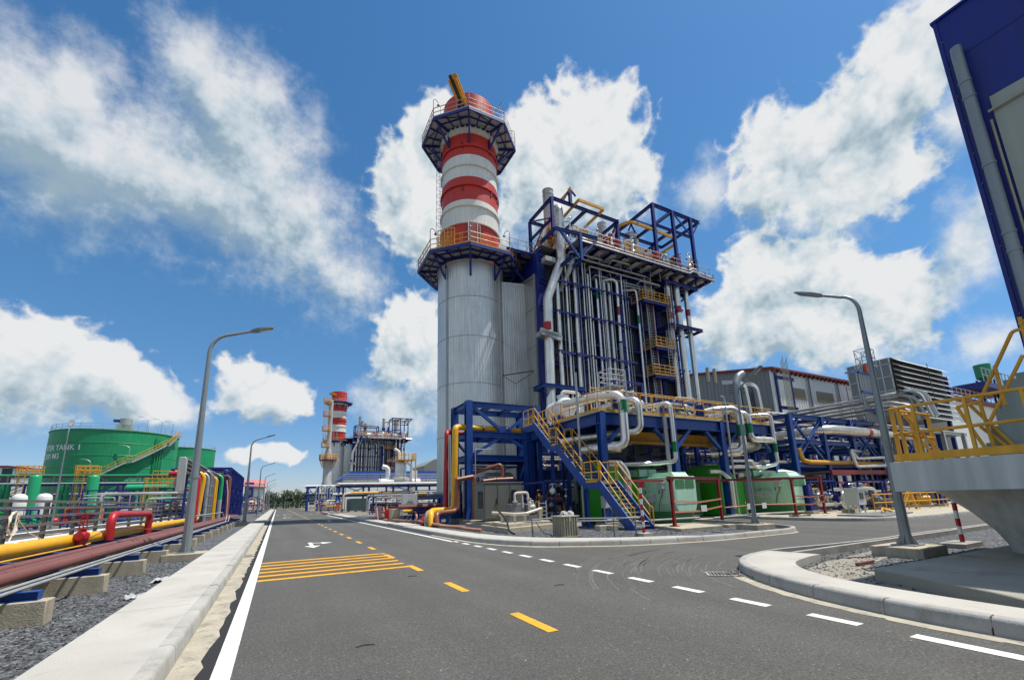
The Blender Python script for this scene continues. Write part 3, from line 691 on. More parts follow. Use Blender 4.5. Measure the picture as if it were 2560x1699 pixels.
def rack(x0, x1, y0, y1, levels, xs, label, mat=None, pipes=0, seed=1, w=.3, base=0, pm=None, name='pipe_rack', axis='x', braces=True, group=None):
    """steel pipe rack: column rows, beams, braces, pipes lying on its levels are separate parts"""
    r = random.Random(seed); t = thing(name, label, 'pipe rack', ((x0+x1)/2, (y0+y1)/2, base), group); mat = mat or M.navy; pm = pm or [M.alu, M.galv, M.galv, M.white]
    H = max(levels)
    for x in xs:
        for y in (y0, y1): m = MB(); m.ib((x,y,base),(x,y,H+.1),w,w,up=(0,1,0)); put(m, 'column', mat, t)
    for z in levels:
        m = MB()
        for y in (y0, y1): m.ib((x0,y,z),(x1,y,z),w*.7,w*.9)
        for x in xs: m.ib((x,y0,z),(x,y1,z),w*.7,w*.85)
        put(m, 'beam', mat, t)
    if braces:
        m = MB()
        for a, b in zip(xs[::2], xs[1::2]): m.bar((a,y0,levels[0]),(b,y0,levels[-1]),w*.45); m.bar((b,y0,levels[0]),(a,y0,levels[-1]),w*.45)
        put(m, 'brace', mat, t)
    for z in levels:
        for k in range(pipes):
            rad = r.uniform(.06,.2); y = y0 + (y1-y0)*(k+.5+r.uniform(-.2,.2))/pipes; m = MB(); m.tube([(x0-r.uniform(-.5,1),y,z+w*.45+rad),(x1+r.uniform(-.5,1),y,z+w*.45+rad)], rad, 8, seam=2.5); put(m, 'pipe', r.choice(pm), t)
    return t
# ------------------------------------------------------------------ tanks
def letters(txt, size, mat, name, parent, fn, extrude=.01):
    cu = bpy.data.curves.new(name, 'FONT'); cu.body = txt; cu.size = size; cu.extrude = extrude; cu.resolution_u = 2; cu.offset = .012*size
    to = bpy.data.objects.new(name, cu); COL.objects.link(to)
    dg = bpy.context.evaluated_depsgraph_get(); me = bpy.data.meshes.new_from_object(to.evaluated_get(dg))
    bpy.data.objects.remove(to); m = MB(); m.v = [fn(*v.co) for v in me.vertices]; m.f = [list(p.vertices) for p in me.polygons]; m.mi = [0]*len(m.f)
    bpy.data.meshes.remove(me); return put(m, name, mat, parent)
def tank(cx, cy, Rr, h, label, stair=True, text=True):
    t = thing('storage_tank', label, 'storage tank', (cx, cy, 0)); c = (cx, cy, 0)
    m = MB(); m.lathe(c, [(Rr,0),(Rr,h),(Rr+.12,h),(Rr+.12,h+.12),(Rr*.98,h+.12),(0,h+.9)], 96); put(m, 'shell', M.tank, t)
    m = MB()
    for k in range(1, 7): m.lathe(c, [(Rr+.008,h*k/7-.05),(Rr+.045,h*k/7),(Rr+.008,h*k/7+.05)], 96)
    put(m, 'weld_seam', M.tank, t)
    m = MB(); pts = [(cx+(Rr-.1)*math.cos(6.2832*k/72), cy+(Rr-.1)*math.sin(6.2832*k/72), h+.12) for k in range(73)]
    for k in range(72):
        p = V(pts[k]); q = V(pts[k+1]); 
        if k % 2 == 0: m.bar(p, p+V((0,0,1.1)), .05)
        for z in (.55,1.1): m.bar(p+V((0,0,z)), q+V((0,0,z)), .045)
        m.bar(p+V((0,0,.08)), q+V((0,0,.08)), .01, .14)
    put(m, 'top_rail', M.tan, t)
    if stair:
        # spiral stair: three flights with two landings hugging the shell
        def pol(a, r, z): return V((cx + r*math.cos(a), cy + r*math.sin(a), z))
        fl = [(-1.56, 7.4, -1.17, 10.4), (-1.10, 10.4, -.58, 14.2), (-.52, 14.2, -.30, h+.1)]
        st = MB(); rl = MB(); tr = MB()
        for a0, z0, a1, z1 in fl:
            n = 14
            for rad in (Rr+.15, Rr+1.05):
                for k in range(n):
                    p, q = pol(a0+(a1-a0)*k/n, rad, z0+(z1-z0)*k/n), pol(a0+(a1-a0)*(k+1)/n, rad, z0+(z1-z0)*(k+1)/n)
                    st.bar(p, q, .06, .3)
                    if rad > Rr+.5:
                        for z in (.6, 1.15): rl.bar(p+V((0,0,z)), q+V((0,0,z)), .07)
                        if k % 3 == 0: rl.bar(p, p+V((0,0,1.15)), .07)
            for k in range(n*2): 
                f = (k+.5)/(n*2); a = a0+(a1-a0)*f; z = z0+(z1-z0)*f; tr.bar(pol(a,Rr+.15,z), pol(a,Rr+1.05,z), .28, .04)
        for a0, a1, z in ((-1.17,-1.10,10.4),(-.58,-.52,14.2),(-1.66,-1.56,7.4),(-.30,-.18,h+.1)):
            p = [pol(a0,Rr+.1,z), pol(a1,Rr+.1,z), pol(a1,Rr+1.1,z), pol(a0,Rr+1.1,z)]; tr.ext(p, (0,0,-.08)); rl.rail([p[3], p[2]], 1.15, .8, .035)
        put(st, 'stair_stringer', M.galv, t); put(rl, 'stair_rail', M.yel, t); put(tr, 'stair_tread', M.galv, t)
        m = MB(); m.ladder(pol(-1.62,Rr+1.5,0), 8.4, (math.cos(-1.62), math.sin(-1.62), 0), .6); put(m, 'ladder', M.yel, t)
        for a, z in ((-1.15,10.4),(-1.62,7.6),(-.9,h),(-.62,h),(-.3,h)):
            p = pol(a, Rr+1.0 if z < h else Rr-.2, z); d = V((-math.cos(a+.6), 0, 0)); m = MB(); m.tube([p, p+V((0,0,2.7)), p+V((-.5,0,3.05)), p+V((-1.3,0,3.2))], .05, 6, bend=.4); m.bar(p+V((-1.0,0,3.15)), p+V((-1.6,0,3.25)), .2, .07); put(m, 'lamp', M.galv, t)
    if text:
        def wrap(a_end, z0, total):
            def fn(x, y, z): a = a_end + (x - total)/Rr; return (cx + (Rr+.02+z)*math.cos(a), cy + (Rr+.02+z)*math.sin(a), z0 + y)
            return fn
        letters('RAW WATER TANK 1', 1.38, M.white, 'lettering', t, wrap(-1.84, 12.65, 13.4)); letters('5.000 M3', 1.38, M.white, 'lettering', t, wrap(-2.1, 11.1, 6.2))
        m = MB(); m.box(cx+1.4,cx+3.6,cy-7.9,cy-6.0,h+.4,h+1.5); m.lathe((cx+2.6,cy-7,h+1.4),[(1.0,0),(1.0,1.3),(0,1.4)],18); put(m, 'roof_vent', M.galv, t)
        m = MB(); m.box(cx+.7,cx+1.6,cy-7.4,cy-6.7,h+2.0,h+2.5); put(m, 'vent_motor', M.blue, t)
        m = MB(); m.tube([(cx+6.1,cy-8.7,0),(cx+6.1,cy-8.7,5.4),(cx+4.8,cy-9.4,5.4)],.3,12); m.lathe((cx+4.6,cy-9.5,4.1),[(1.2,0),(1.2,2.2),(.9,2.4),(0,2.5)],20); put(m, 'manhole_box', M.mgrey, t)
        m = MB()
        for k in range(4): a = -.72+.05*k; m.tube([(cx+(Rr+.3)*math.cos(a),cy+(Rr+.3)*math.sin(a),0),(cx+(Rr+.3)*math.cos(a),cy+(Rr+.3)*math.sin(a),h-.6-.6*k)],.11,8)
        put(m, 'downpipe', M.tank, t)
    return t
tank(-30.2, 117.7, 10, 16.4, 'huge green raw water tank with white lettering and yellow spiral stair')
tank(-24.6, 152, 7.6, 17.4, 'green storage tank half hidden behind the lettered tank', text=False, stair=False)
def vessel(cx, cy, r, h, label):
    t = thing('pressure_vessel', label, 'pressure vessel', (cx, cy, 0), 'green vessels in front of the water tank'); c = (cx, cy, 0)
    m = MB(); m.lathe(c, [(r,0),(r,h-.35),(r*.93,h-.15),(r*.7,h),(0,h+.06)], 28); put(m, 'shell', M.vessel, t)
    m = MB(); m.ladder((cx-r-.75,cy-.3,0), h+1.2, (0,-1,0), .8); put(m, 'ladder', M.yel, t)
    m = MB(); m.box(cx-r-1.5,cx+r*.4,cy-.2,cy+1.4,h+.12,h+.2); m.rail([(cx-r-1.5,cy-.2,h+.2),(cx+r*.4,cy-.2,h+.2),(cx+r*.4,cy+1.4,h+.2),(cx-r-1.5,cy+1.4,h+.2),(cx-r-1.5,cy-.2,h+.2)], 1.15, .7, .05); put(m, 'top_platform', M.yel, t)
    for k in range(2): m = MB(); m.tube([(cx-r-2.2-.6*k,cy+.6,0),(cx-r-2.2-.6*k,cy+.6,h*.8)],.28,10); put(m, 'side_tube', M.tank, t)
vessel(-32.0, 90.8, .68, 7.0, 'green vertical vessel with yellow ladder, left of the tank stair'); vessel(-24.2, 86.2, .68, 6.7, 'green vertical vessel with yellow ladder below the tank stair')
for k, (x, y) in enumerate(((-22.35,61),(-20.5,60.8))):
    t = thing('white_tank', ('left' if k == 0 else 'right') + ' of two small white dome-topped tanks behind the fence', 'tank', (x, y, 0), 'small white tanks behind the grey fence')
    m = MB(); m.lathe((x,y,1.1), [(.56,0),(.56,1.9),(.5,2.1),(.3,2.26),(0,2.32)], 24); put(m, 'shell', M.white, t)
    m = MB()
    for a in range(4): m.bar((x+.4*math.cos(a*1.57+.7),y+.4*math.sin(a*1.57+.7),0),(x+.4*math.cos(a*1.57+.7),y+.4*math.sin(a*1.57+.7),1.2),.1)
    m.tube([(x+.6,y-.2,2.0),(x+.8,y-.2,2.0),(x+.8,y-.2,.4)],.06,8); put(m, 'stand', M.navy, t)
# clutter behind the fence
rack(-62, -18, 95, 98, [2.6, 5.75], [-62+5.5*k for k in range(9)], 'navy pipe rack standing right behind the green ladder vessels', M.navy, 1, 3, .22)
rack(-60, -17, 100, 103, [4.2, 7.3], [-60+5.4*k for k in range(9)], 'grey-railed pipe rack just in front of the water tank', M.fence, 1, 5, .2, pm=[M.alu, M.vessel, M.galv, M.yel])
sc = [('red-bodied', M.red), ('yellow-railed', M.yel), ('silver', M.alu), ('green', M.vessel), ('white', M.white), ('orange', M.orange)]
for k, (x, y, lx, h, mats, lab) in enumerate([(-29,55,4,1.9,[M.yel,M.white,M.galv],'yellow and white pipe skid at the far left behind the fence'),(-23,57,3,1.8,[M.tank,M.yel,M.galv],'green and yellow pipe skid behind the white tanks'),
        (-17.5,56,2.6,2.0,[M.red,M.orange,M.galv],'orange and red pipe skid right of the white tanks'),(-14,58,3,1.9,[M.galv,M.alu,M.mgrey],'silver pipe skid left of the crossing silver pipes'),
        (-11.5,62,3,2.6,[M.vessel,M.yel,M.galv],'green and yellow pipe skid under the crossing silver pipes'),(-9.6,52,2.4,2.2,[M.blue,M.galv,M.black],'blue and black pipe skid beside the cable tray'),
        (-21,72,4,4.0,[M.alu,M.white,M.galv],'tall white pipe skid in front of the ladder vessel'),(-16,74,3.5,4.2,[M.vessel,M.yel,M.galv,M.alu],'tall green pipe skid right of the ladder vessel'),(-12.5,76,3,5.0,[M.yel,M.tan,M.galv],'tall yellow pipe skid in front of the tank foot')]):
    skid(x, y, 0, lx, 1.6, h, 20+k, lab, mats)
for k, (x, y, mt, lab) in enumerate([(-26.5,58.5,M.orange,'orange pump behind the fence, left of the white tanks'),(-18.6,61,M.red,'red pump behind the fence, right of the white tanks'),(-12.7,54,M.blue,'blue pump under the crossing silver pipes')]):
    pump(x, y, 0, 1.3, .4*k, mt, lab)
for k, (x, y, z, L, lab) in enumerate([(-17,82,4.6,4.5,'green horizontal drum in front of the tank, below the stair'),(-11.2,80,4.5,3.6,'green horizontal drum left of the curved cable trays')]):
    t = thing('horizontal_drum', lab, 'drum', (x, y, z-1.2)); m = MB(); m.tube([(x-L/2-.25,y,z),(x-L/2,y,z)], lambda f: .15+.37*f, 16, caps=True); m.tube([(x-L/2,y,z),(x+L/2,y,z)], .52, 16); m.tube([(x+L/2,y,z),(x+L/2+.25,y,z)], lambda f: .52-.37*f, 16); put(m, 'shell', M.vessel, t)
    m = MB(); m.box(x-L/3-.1,x-L/3+.1,y-.4,y+.4,0,z-.4); m.box(x+L/3-.1,x+L/3+.1,y-.4,y+.4,0,z-.4); put(m, 'saddle', M.navy, t)
for k in range(3):
    y = 70 - 3*k; zt = 5.9 - .55*k
    pipe('curved_duct', ('tallest', 'middle', 'lowest')[k] + ' of three black curved ducts before the green tank', M.mgrey, [(-11.6+.8*k,y,.3),(-11.6+.8*k,y,zt),(-6.6,y,zt)], .14, 'duct', 10, bend=.9, group='black curved ducts left of the cable tray')
t = thing('access_platform', 'yellow access platform with railings and ladder between vessel and ducts', 'platform', (-13.5,73,0))
m = MB(); m.box(-15.4,-12,72.5,74,4.3,4.4); put(m, 'deck', M.galv, t); m = MB(); m.rail([(-15.4,72.5,4.4),(-12,72.5,4.4),(-12,74,4.4),(-15.4,74,4.4),(-15.4,72.5,4.4)],1.1,.6,.04); m.rail([(-14.6,72.4,5.5),(-12.6,72.4,5.5)],.9,.5,.04); put(m, 'railing', M.yel, t)
m = MB(); m.ladder((-14.2,72.3,0),4.6,(0,-1,0),.7); put(m, 'ladder', M.yel, t); m = MB(); [m.bar((x,y,0),(x,y,4.3),.14) for x in (-15.3,-12.1) for y in (72.6,73.9)]; put(m, 'leg', M.yel, t)
lamp(-13.9, 43.0, (-.2,.98), 7.75, .4, 'slim grey lamp pole standing alone before the green tank', 'lamps among the plant', r0=.075, zb=.1)
# buildings far left and far ahead
t = thing('warehouse', 'white warehouse with dark red roof edge at the far left', 'warehouse', (-74,165,0))
m = MB(); m.ext([(-110,150,0),(-52,150,0),(-52,150,11.6),(-58,150,12.3),(-110,150,11.2)], (0,40,0)); put(m, 'wall', M.wall, t)
m = MB(); m.ext([(-112,149.6,11.3),(-58,149.6,12.35),(-51.6,149.6,11.6),(-51.6,149.6,11.95),(-58,149.6,12.75),(-112,149.6,11.7)], (0,41,0)); put(m, 'roof', M.roofr, t)
for x in (-58,-66,-74): m = MB(); m.box(x-.9,x+.9,149.93,149.98,6,12.1 if x == -58 else 9); put(m, 'window', M.glassd, t)
t = thing('gatehouse', 'blue and cream gatehouse with pinkish red roof beside the road end', 'gatehouse', (-8,205,0))
m = MB(); m.box(-11.6,-8.6,200,214,0,10.6); put(m, 'blue_wall', M.bblue, t); m = MB(); m.box(-8.6,-4.9,200,214,0,10.2); put(m, 'wall', M.cream, t)
m = MB(); m.ext([(-12.2,199.2,9.0),(-4.3,199.2,8.3),(-4.6,203,11.0),(-11.8,203,11.4)], (0,0,.25)); m.ext([(-12.2,199.2,9.25),(-4.3,199.2,8.55),(-4.6,206,11.6),(-11.8,206,11.9)], (0,0,.2)); put(m, 'roof', M.roofp, t)
for z in (2.6, 5.8): m = MB(); m.box(-10.9,-9.4,199.9,199.98,z,z+1.8); put(m, 'window', M.louv, t)
m = MB(); m.box(-8.2,-5.3,199.9,199.98,1,7.6); put(m, 'door', M.wall, t)
for k, (x, y, h, lab) in enumerate([(-5.8,98,3.2,'pipe skid just past the blue tower beside the second lamps'),(-5.6,118,3.0,'orange pipe skid between distant left lamps'),(-5.2,140,2.8,'most distant pipe skid along the left kerb')]):
    skid(x, y, 0, 2.4, 10, h, 40+k, lab, [M.white, M.orange, M.galv, M.hose])
# perimeter fence and wood at the end of the road
t = thing('perimeter_fence', 'pale green mesh fence with posts closing the road end', 'fence', (6,184,0))
for k in range(16): m = MB(); m.bar((-4+1.6*k,184,0),(-4+1.6*k,184,2.1),.12); m.bar((-4+1.6*k,184,2.0),(-3.6+1.6*k,183.8,2.3),.1); put(m, 'post', M.lgrey, t)
m = MB()
for k in range(80): m.bar((-4+.3*k,184.05,.2),(-4+.3*k,184.05,1.95),.03)
for z in (.3,1.1,1.9): m.bar((-4,184.05,z),(20,184.05,z),.06)
M.fmesh = paint('green_grey_fence_mesh', (.16, .24, .15), .6, .1); put(m, 'mesh_panel', M.fmesh, t)
M.leaf = [paint(f'leaf_{i}', c, .65, 0, .3, .5, 0, 0, 30, .25) for i, c in enumerate([(.018,.045,.012),(.03,.06,.015),(.012,.032,.011)])]
def tree(x, y, h, seed, label, name='tree'):
    r = random.Random(seed); t = thing(name, label, 'tree', (x, y, 0), 'trees beyond the perimeter fence'); m = MB()
    m.tube([(x,y,0),(x+r.uniform(-.3,.3),y,h*.4),(x+r.uniform(-.6,.6),y,h*.75)], lambda f: .3*(1-.7*f), 8); 
    for k in range(4): a = r.uniform(0,6.28); m.tube([(x,y,h*.35),(x+h*.22*math.cos(a),y+h*.22*math.sin(a),h*.7)], lambda f: .13*(1-.7*f), 6)
    put(m, 'trunk', M.bark, t); m = MB()
    blobs = [(x+h*.36*r.uniform(-1,1), y+h*.3*r.uniform(-1,1), h*r.uniform(.12,.86), h*r.uniform(.14,.24)) for _ in range(11)]
    for bx, by, bz, br in blobs:
        m.cur = r.choice((0,0,1,2))
        for _ in range(75):
            d = V((r.gauss(0,1), r.gauss(0,1), r.gauss(0,1))).normalized() * br * r.uniform(.5,1.05); c = V((bx,by,bz)) + d
            if c.z > h: continue
            s = h*r.uniform(.025,.05); u = V((r.gauss(0,1),r.gauss(0,1),r.gauss(0,1))).normalized(); w = u.orthogonal().normalized()
            m.add([c-u*s, c-w*s*.7, c+u*s, c+w*s*.7], [[0,1,2,3]])
    put(m, 'crown', M.leaf, t)
for k in range(20):
    x = -11 + 2.7*k; tree(x + rnd.uniform(-.6,.6), 222 + rnd.uniform(0,6), rnd.uniform(6.3,7.6) + (1.5 if k in (5,6) else 0), 100+k, ORD[k] + ' tree from the left in the dark green wood beyond the road-end fence')
for k in range(20):
    x = -12 + 3.1*k; tree(x + rnd.uniform(-.6,.6), 236 + rnd.uniform(0,8), rnd.uniform(6.8,8.4), 140+k, ORD[k] + ' tree from the left in the rear row of the dark wood')
# ================================================================== CHIMNEY STACK
SX, SY = 17.03, 40.84
def octo(r, z, rot=0): return [V((SX + r*math.cos(R(22.5+45*k+rot)), SY + r*math.sin(R(22.5+45*k+rot)), z)) for k in range(8)]
st = thing('chimney_stack', 'huge near chimney with red and white bands above a corrugated silver casing', 'chimney', (SX, SY, 0))
def rib(k): return .016 if k % 3 == 0 else 0
m = MB(); m.lathe((SX,SY,0), [(3.5,2.4),(3.5,25.3)], 264, ribs=rib); put(m, 'casing', M.corr, st, sharp=20)
m = MB(); m.lathe((SX,SY,0), [(3.53,25.3),(3.6,25.3),(3.6,25.6),(3.2,25.9),(0,25.9)], 72)
for z in (7.5, 12.6, 17.4, 21.6): m.lathe((SX,SY,0), [(3.525,z-.03),(3.54,z-.03),(3.54,z+.03),(3.525,z+.03)], 72)
put(m, 'casing_seam', M.corrd, st)
m = MB()
for k in range(12): a = R(30*k+9); m.box(SX+3.1*math.cos(a)-.3,SX+3.1*math.cos(a)+.3,SY+3.1*math.sin(a)-.3,SY+3.1*math.sin(a)+.3,0,2.5)
m.lathe((SX,SY,0),[(2.2,0),(2.2,2.4)],32); put(m, 'base_leg', M.navy, st)
lv = [25.9, 30.0, 32.8, 35.65, 38.4, 41.1, 42.6]; rs = [3.22, 3.2, 3.18, 3.16, 3.14, 3.12, 3.1]
for k in range(6):
    m = MB(); m.lathe((SX,SY,0), [(rs[k],lv[k]),(rs[k+1],lv[k+1])], 72); put(m, 'red_band' if k % 2 == 0 else 'white_band', M.stackr if k % 2 == 0 else M.stackw, st)
m = MB(); m.lathe((SX,SY,0), [(3.0,42.6),(3.0,44.4),(3.06,44.45),(3.06,44.6),(3.0,44.65),(3.0,46.6),(2.8,46.6),(2.8,45.5),(0,45.4)], 72); put(m, 'cap', M.stackr, st)
for z, mt, rr_ in ((39.5,M.stackr,3.13),(37.1,M.stackw,3.15),(34.6,M.stackr,3.17),(32.1,M.stackw,3.18),(30.0,M.stackw,3.2),(27.2,M.stackr,3.21)):
    m = MB(); m.lathe((SX,SY,0), [(rr_,z-.1),(rr_+.17,z-.1),(rr_+.17,z+.06),(rr_,z+.06)], 72); put(m, 'flange_ring', mt, st)
m = MB(); m.lathe((SX,SY,0), [(3.1,41.1),(3.3,41.2),(3.3,41.75),(3.12,41.8)], 72)
for k in range(36): a = R(10*k); m.box(SX+3.32*math.cos(a)-.06,SX+3.32*math.cos(a)+.06,SY+3.32*math.sin(a)-.06,SY+3.32*math.sin(a)+.06,41.2,41.9)
put(m, 'collar', M.stackw, st)
m = MB()
for z0 in (26.6, 33.9, 39.2):
    for a in (-1.15, -.75, -2.2): p = V((SX+3.2*math.cos(a), SY+3.2*math.sin(a), z0)); m.bar(p, p+V((0,0,.7)), .14); m.bar(p+V((-.2,0,.5)), p+V((.25,0,.5)), .1)
put(m, 'lifting_lug', M.dred, st)
def stage(z, ro, ri, name, below):
    o, i = octo(ro, z), octo(ri, z); mid = octo((ro+ri)/2, z)
    m = MB()
    for k in range(8): k2 = (k+1) % 8; m.ext([o[k], o[k2], i[k2], i[k]], (0,0,-.05))
    d = put(m, name + '_deck', M.soff, st)
    m = MB()
    for k in range(8):
        k2 = (k+1) % 8; dn = V((0,0,-.22))
        m.bar(o[k]+dn, o[k2]+dn, .14, .34); m.bar(i[k]+dn, i[k2]+dn, .14, .3); m.bar(o[k]+dn, i[k]+dn, .16, .32)
        for f in (.33,.67): m.bar(o[k].lerp(o[k2],f)+dn*.8, i[k].lerp(i[k2],f)+dn*.8, .09, .16)
        m.bar(mid[k]+dn*.8, mid[k2]+dn*.8, .09, .16)
        ang = R(22.5+45*k); foot = V((SX+(3.56 if z<30 else 3.22)*math.cos(ang), SY+(3.56 if z<30 else 3.22)*math.sin(ang), z-below)); m.bar(o[k].lerp(i[k],.25)+dn, foot, .17); m.bar(foot, foot+V((0,0,below-.3)), .16)
        m.bar(o[k]+dn, mid[k2]+dn, .08)
    put(m, name + '_framing', M.navy, st)
    m = MB(); m.rail(o + [o[0]], 1.15, 1.2, .028, 1, 5, .12); put(m, name + '_railing', M.yel if z < 30 else M.galv, st)
    m = MB(); m.rail([p + V((0,0,0)) for p in octo(ro-.05, z)[3:7]], 1.15, .9, .022, 1, 5); put(m, name + '_inner_railing', M.orange if z > 30 else M.yel, st)
    for k in (0, 2, 4, 5, 6, 7):
        p = o[k]; d = (p - V((SX,SY,z))).normalized(); m = MB(); m.tube([p, p+V((0,0,2.2)), p+V((0,0,2.5))-d*.15, p+V((0,0,2.5))-d*.6, p+V((0,0,2.25))-d*.7], .035, 6, bend=.25); m.lathe(p+V((0,0,2.05))-d*.7, [(.17,0),(.06,.2),(0,.2)], 10); put(m, 'floodlight', M.mgrey, st)
stage(42.2, 5.45, 3.3, 'upper_platform', 2.3); stage(26.2, 5.7, 3.65, 'lower_platform', 2.4)
# hoist boom on top, ladder with cage, door and panels on the lower stage
m = MB(); a, b = V((SX-.9, SY-1.6, 45.0)), V((SX-3.95, SY-5.05, 45.0)); m.ib(a, b, .95, .75, t=.1); put(m, 'hoist_boom', M.yel, st)
m = MB(); m.bar(a-V((0,0,.45)), b+(b-a).normalized()*.55-V((0,0,.45)), .3, .22); m.box(a.x-1.6,a.x-.9,a.y-1.5,a.y-.8,44.2,44.75); put(m, 'hoist_rail', M.dark, st)
m = MB(); d = V((-.94,.1,0)); m.ladder((SX+3.25*d.x, SY+3.25*d.y, 26.2), 15.8, d, .6); put(m, 'caged_ladder', M.navy, st)
m = MB(); m.rail([(SX-4.6,SY-2.6,26.2),(SX-3.9,SY-3.6,26.2),(SX-3.3,SY-3.9,26.2)],2.0,.4,.04,3); m.rail([(SX-4.3,SY-1.6,26.2),(SX-3.5,SY-2.6,26.2)],1.9,.4,.04,3); put(m, 'ladder_gate', M.yel, st)
m = MB(); m.box(SX-1.7,SX-.3,SY-3.6,SY-3.15,26.3,29.6); put(m, 'access_door', M.dred, st)
m = MB(); m.box(SX-.72,SX-.62,SY-3.63,SY-3.58,26.2,29.7); m.box(SX-1.72,SX-1.62,SY-3.63,SY-3.58,26.2,29.7); m.tube([(SX-.4,SY-3.62,26),(SX-.4,SY-3.62,29.4)],.06,8); put(m, 'door_frame', M.galv, st)
m = MB(); m.tube([(SX-3.3,SY-1.5,2.6),(SX-3.3,SY-1.5,25)], .05, 6); m.tube([(SX+2.0,SY-2.95,.4),(SX+2.0,SY-2.95,25)], .09, 8); put(m, 'downpipe', M.galv, st)
m = MB(); m.tube([(SX+2.0,SY-3.3,13.6),(SX+4.6,SY-5.0,13.9)], .05, 6); m.tube([(SX+2.0,SY-3.3,13.6),(SX+3.3,SY-3.5,12.8),(SX+4.6,SY-5.0,13.8)], .03, 6, bend=0); put(m, 'sampling_pipe', M.dark, st)

# ================================================================== BOILER HOUSE
bo = thing('boiler_house', 'tall navy steel boiler house beside the near chimney, hung with silver pipes', 'boiler', (32.3, 40, 0))
YF = 35.4
m = MB(); m.box(22.6,42.2,36.2,45.6,1.0,27.0); put(m, 'casing', M.dark, bo)
# panelled front wall: dark ribbed sheets between navy columns
m = MB()
for k in range(66):
    x = 22.8 + .293*k
    m.box(x, x+.2, 36.05, 36.19, 9.5, 26.2)
M.grsh = paint('dark_grey_sheet', (.075,.08,.085), .5, .3, .15, .5, .3); put(m, 'front_sheeting', M.grsh, bo)
for x, w in ((22.75,.95),(27.6,.5),(30.3,.4),(33.7,1.3),(36.3,.4),(39.3,.7),(41.9,.6)):
    m = MB(); m.ib((x,35.75,0),(x,35.75,27),w,.62,up=(0,1,0),t=.05); put(m, 'front_column', M.navy, bo)
for x in (22.75,27.6,33.7,39.3,41.9):
    m = MB(); m.ib((x,45.7,0),(x,45.7,27),.5,.5,up=(0,1,0)); put(m, 'rear_column', M.navy, bo)
for z in (9.2,12.0,14.8,17.6,20.6,23.6,26.2):
    m = MB(); m.ib((22.5,35.42,z),(42.2,35.42,z),.3,.42); put(m, 'front_beam', M.navy, bo)
m = MB()
for z in (11.4,15.4,19.6,23.0):
    for x in (24.3,26.2,28.6,30.9,32.4,40.6): m.bar((x-.85,33.5,z),(x+.85,33.5,z),.1,.17); m.bar((x-.7,33.5,z),(x-.7,35.4,z),.1,.16); m.bar((x+.7,33.5,z),(x+.7,35.4,z),.1,.16)
put(m, 'pipe_bracket', M.navy, bo)
# end panel towards the stack: bright corrugated sheet with a raised edge
m = MB()
y = 36.1
while y < 43.9: m.ext([(22.3,y,8.5),(22.3,y+.17,8.5),(22.3,y+.17,24.2+(y-36)*.12),(22.3,y,24.2+(y-36)*.12)], (-.06,0,0)); y += .25
m.ext([(22.32,36.0,8.3),(22.32,44.2,8.3),(22.32,44.2,25.4),(22.32,36.0,24.3)], (.2,0,0)); put(m, 'end_panel', M.corr, bo, sharp=20)
m = MB(); m.bar((22.25,36.0,8.2),(22.25,36.0,24.6),.3,.12); m.bar((22.2,36,24.4),(22.2,44,25.4),.2,.14)
for z in (12.6,16.8,21.0): m.bar((22.22,36.1,z),(22.22,44,z+.1),.05,.05)
put(m, 'panel_trim', M.galv, bo)
m = MB(); m.ext([(22.45,36,24.5),(22.45,45.6,25.6),(22.45,45.6,27),(22.45,36,27)], (.25,0,0)); m.box(22.3,22.9,35.5,36.2,0,27); put(m, 'end_wall', M.navy, bo)
m = MB(); m.ext([(19.6,38.6,2.6),(22.25,38.0,2.6),(22.25,44.0,2.6),(19.6,43.2,2.6)], (0,0,21.8))
for k in range(11): f = (k+.5)/11; x = 19.6+2.65*f; y = 38.6-.6*f; m.box(x-.07,x+.07,y-.05,y+.05,2.6,24.3)
put(m, 'transition_duct', M.corr, bo)
# deck
DZ = 27.5
m = MB(); m.box(22.5,25.4,34.9,47.5,DZ-.05,DZ); m.box(25.4,45.4,32.0,47.5,DZ-.05,DZ); put(m, 'roof_deck', M.galv, bo)
m = MB()
for y in (32.1,34.4,36.6,39,42,45,47.4): m.ib((22.5 if y > 34.9 else 25.4,y,DZ-.3),(45.4,y,DZ-.3),.22,.46)
put(m, 'deck_beam', M.navy, bo)
m = MB()
k = 0; x = 22.6
while x < 45.4: m.ib((x,32.0 if x > 25 else 34.9,DZ-.28),(x,47.4,DZ-.28),.16,.4); x += 1.9
put(m, 'deck_joist', M.navy, bo)
m = MB()
for k in range(2, 13):
    x = 22.9 + 1.75*k
    m.box(x+.2,x+.9,32.6,34.9,DZ-.5,DZ-.46)
put(m, 'deck_soffit', M.soff, bo)
m = MB(); m.tube([(25.4,31.9,DZ-.12),(41.3,31.9,DZ-.12),(41.9,31.9,DZ+.28),(42.5,31.9,DZ+.28),(43,31.9,DZ-.05),(45.6,31.9,DZ-.12),(45.6,36,DZ-.2)], .09, 8, bend=.1); m.tube([(25.4,31.85,DZ-.48),(41.3,31.85,DZ-.48),(41.9,31.85,DZ-.1),(42.5,31.85,DZ-.1),(43,31.85,DZ-.42),(45.6,31.85,DZ-.5),(45.6,36,DZ-.6)], .09, 8, bend=.1); put(m, 'edge_pipe', M.alu, bo)
m = MB()
for k in range(15): x = 25.6 + 1.42*k; m.bar((x,31.85,DZ-.75),(x,31.85,DZ+.25),.07)
put(m, 'edge_pipe_hanger', M.navy, bo)
m = MB(); m.rail([(25.4,32.1,DZ),(45.3,32.1,DZ),(45.3,47.3,DZ)], 1.15, 1.4, .03, 1, 5, .12); put(m, 'deck_railing', M.galv, bo)
m = MB(); m.rail([(22.6,46,DZ),(22.6,35,DZ)], 1.15, 1.4, .03, 1, 5, .12); put(m, 'end_railing', M.galv, bo)
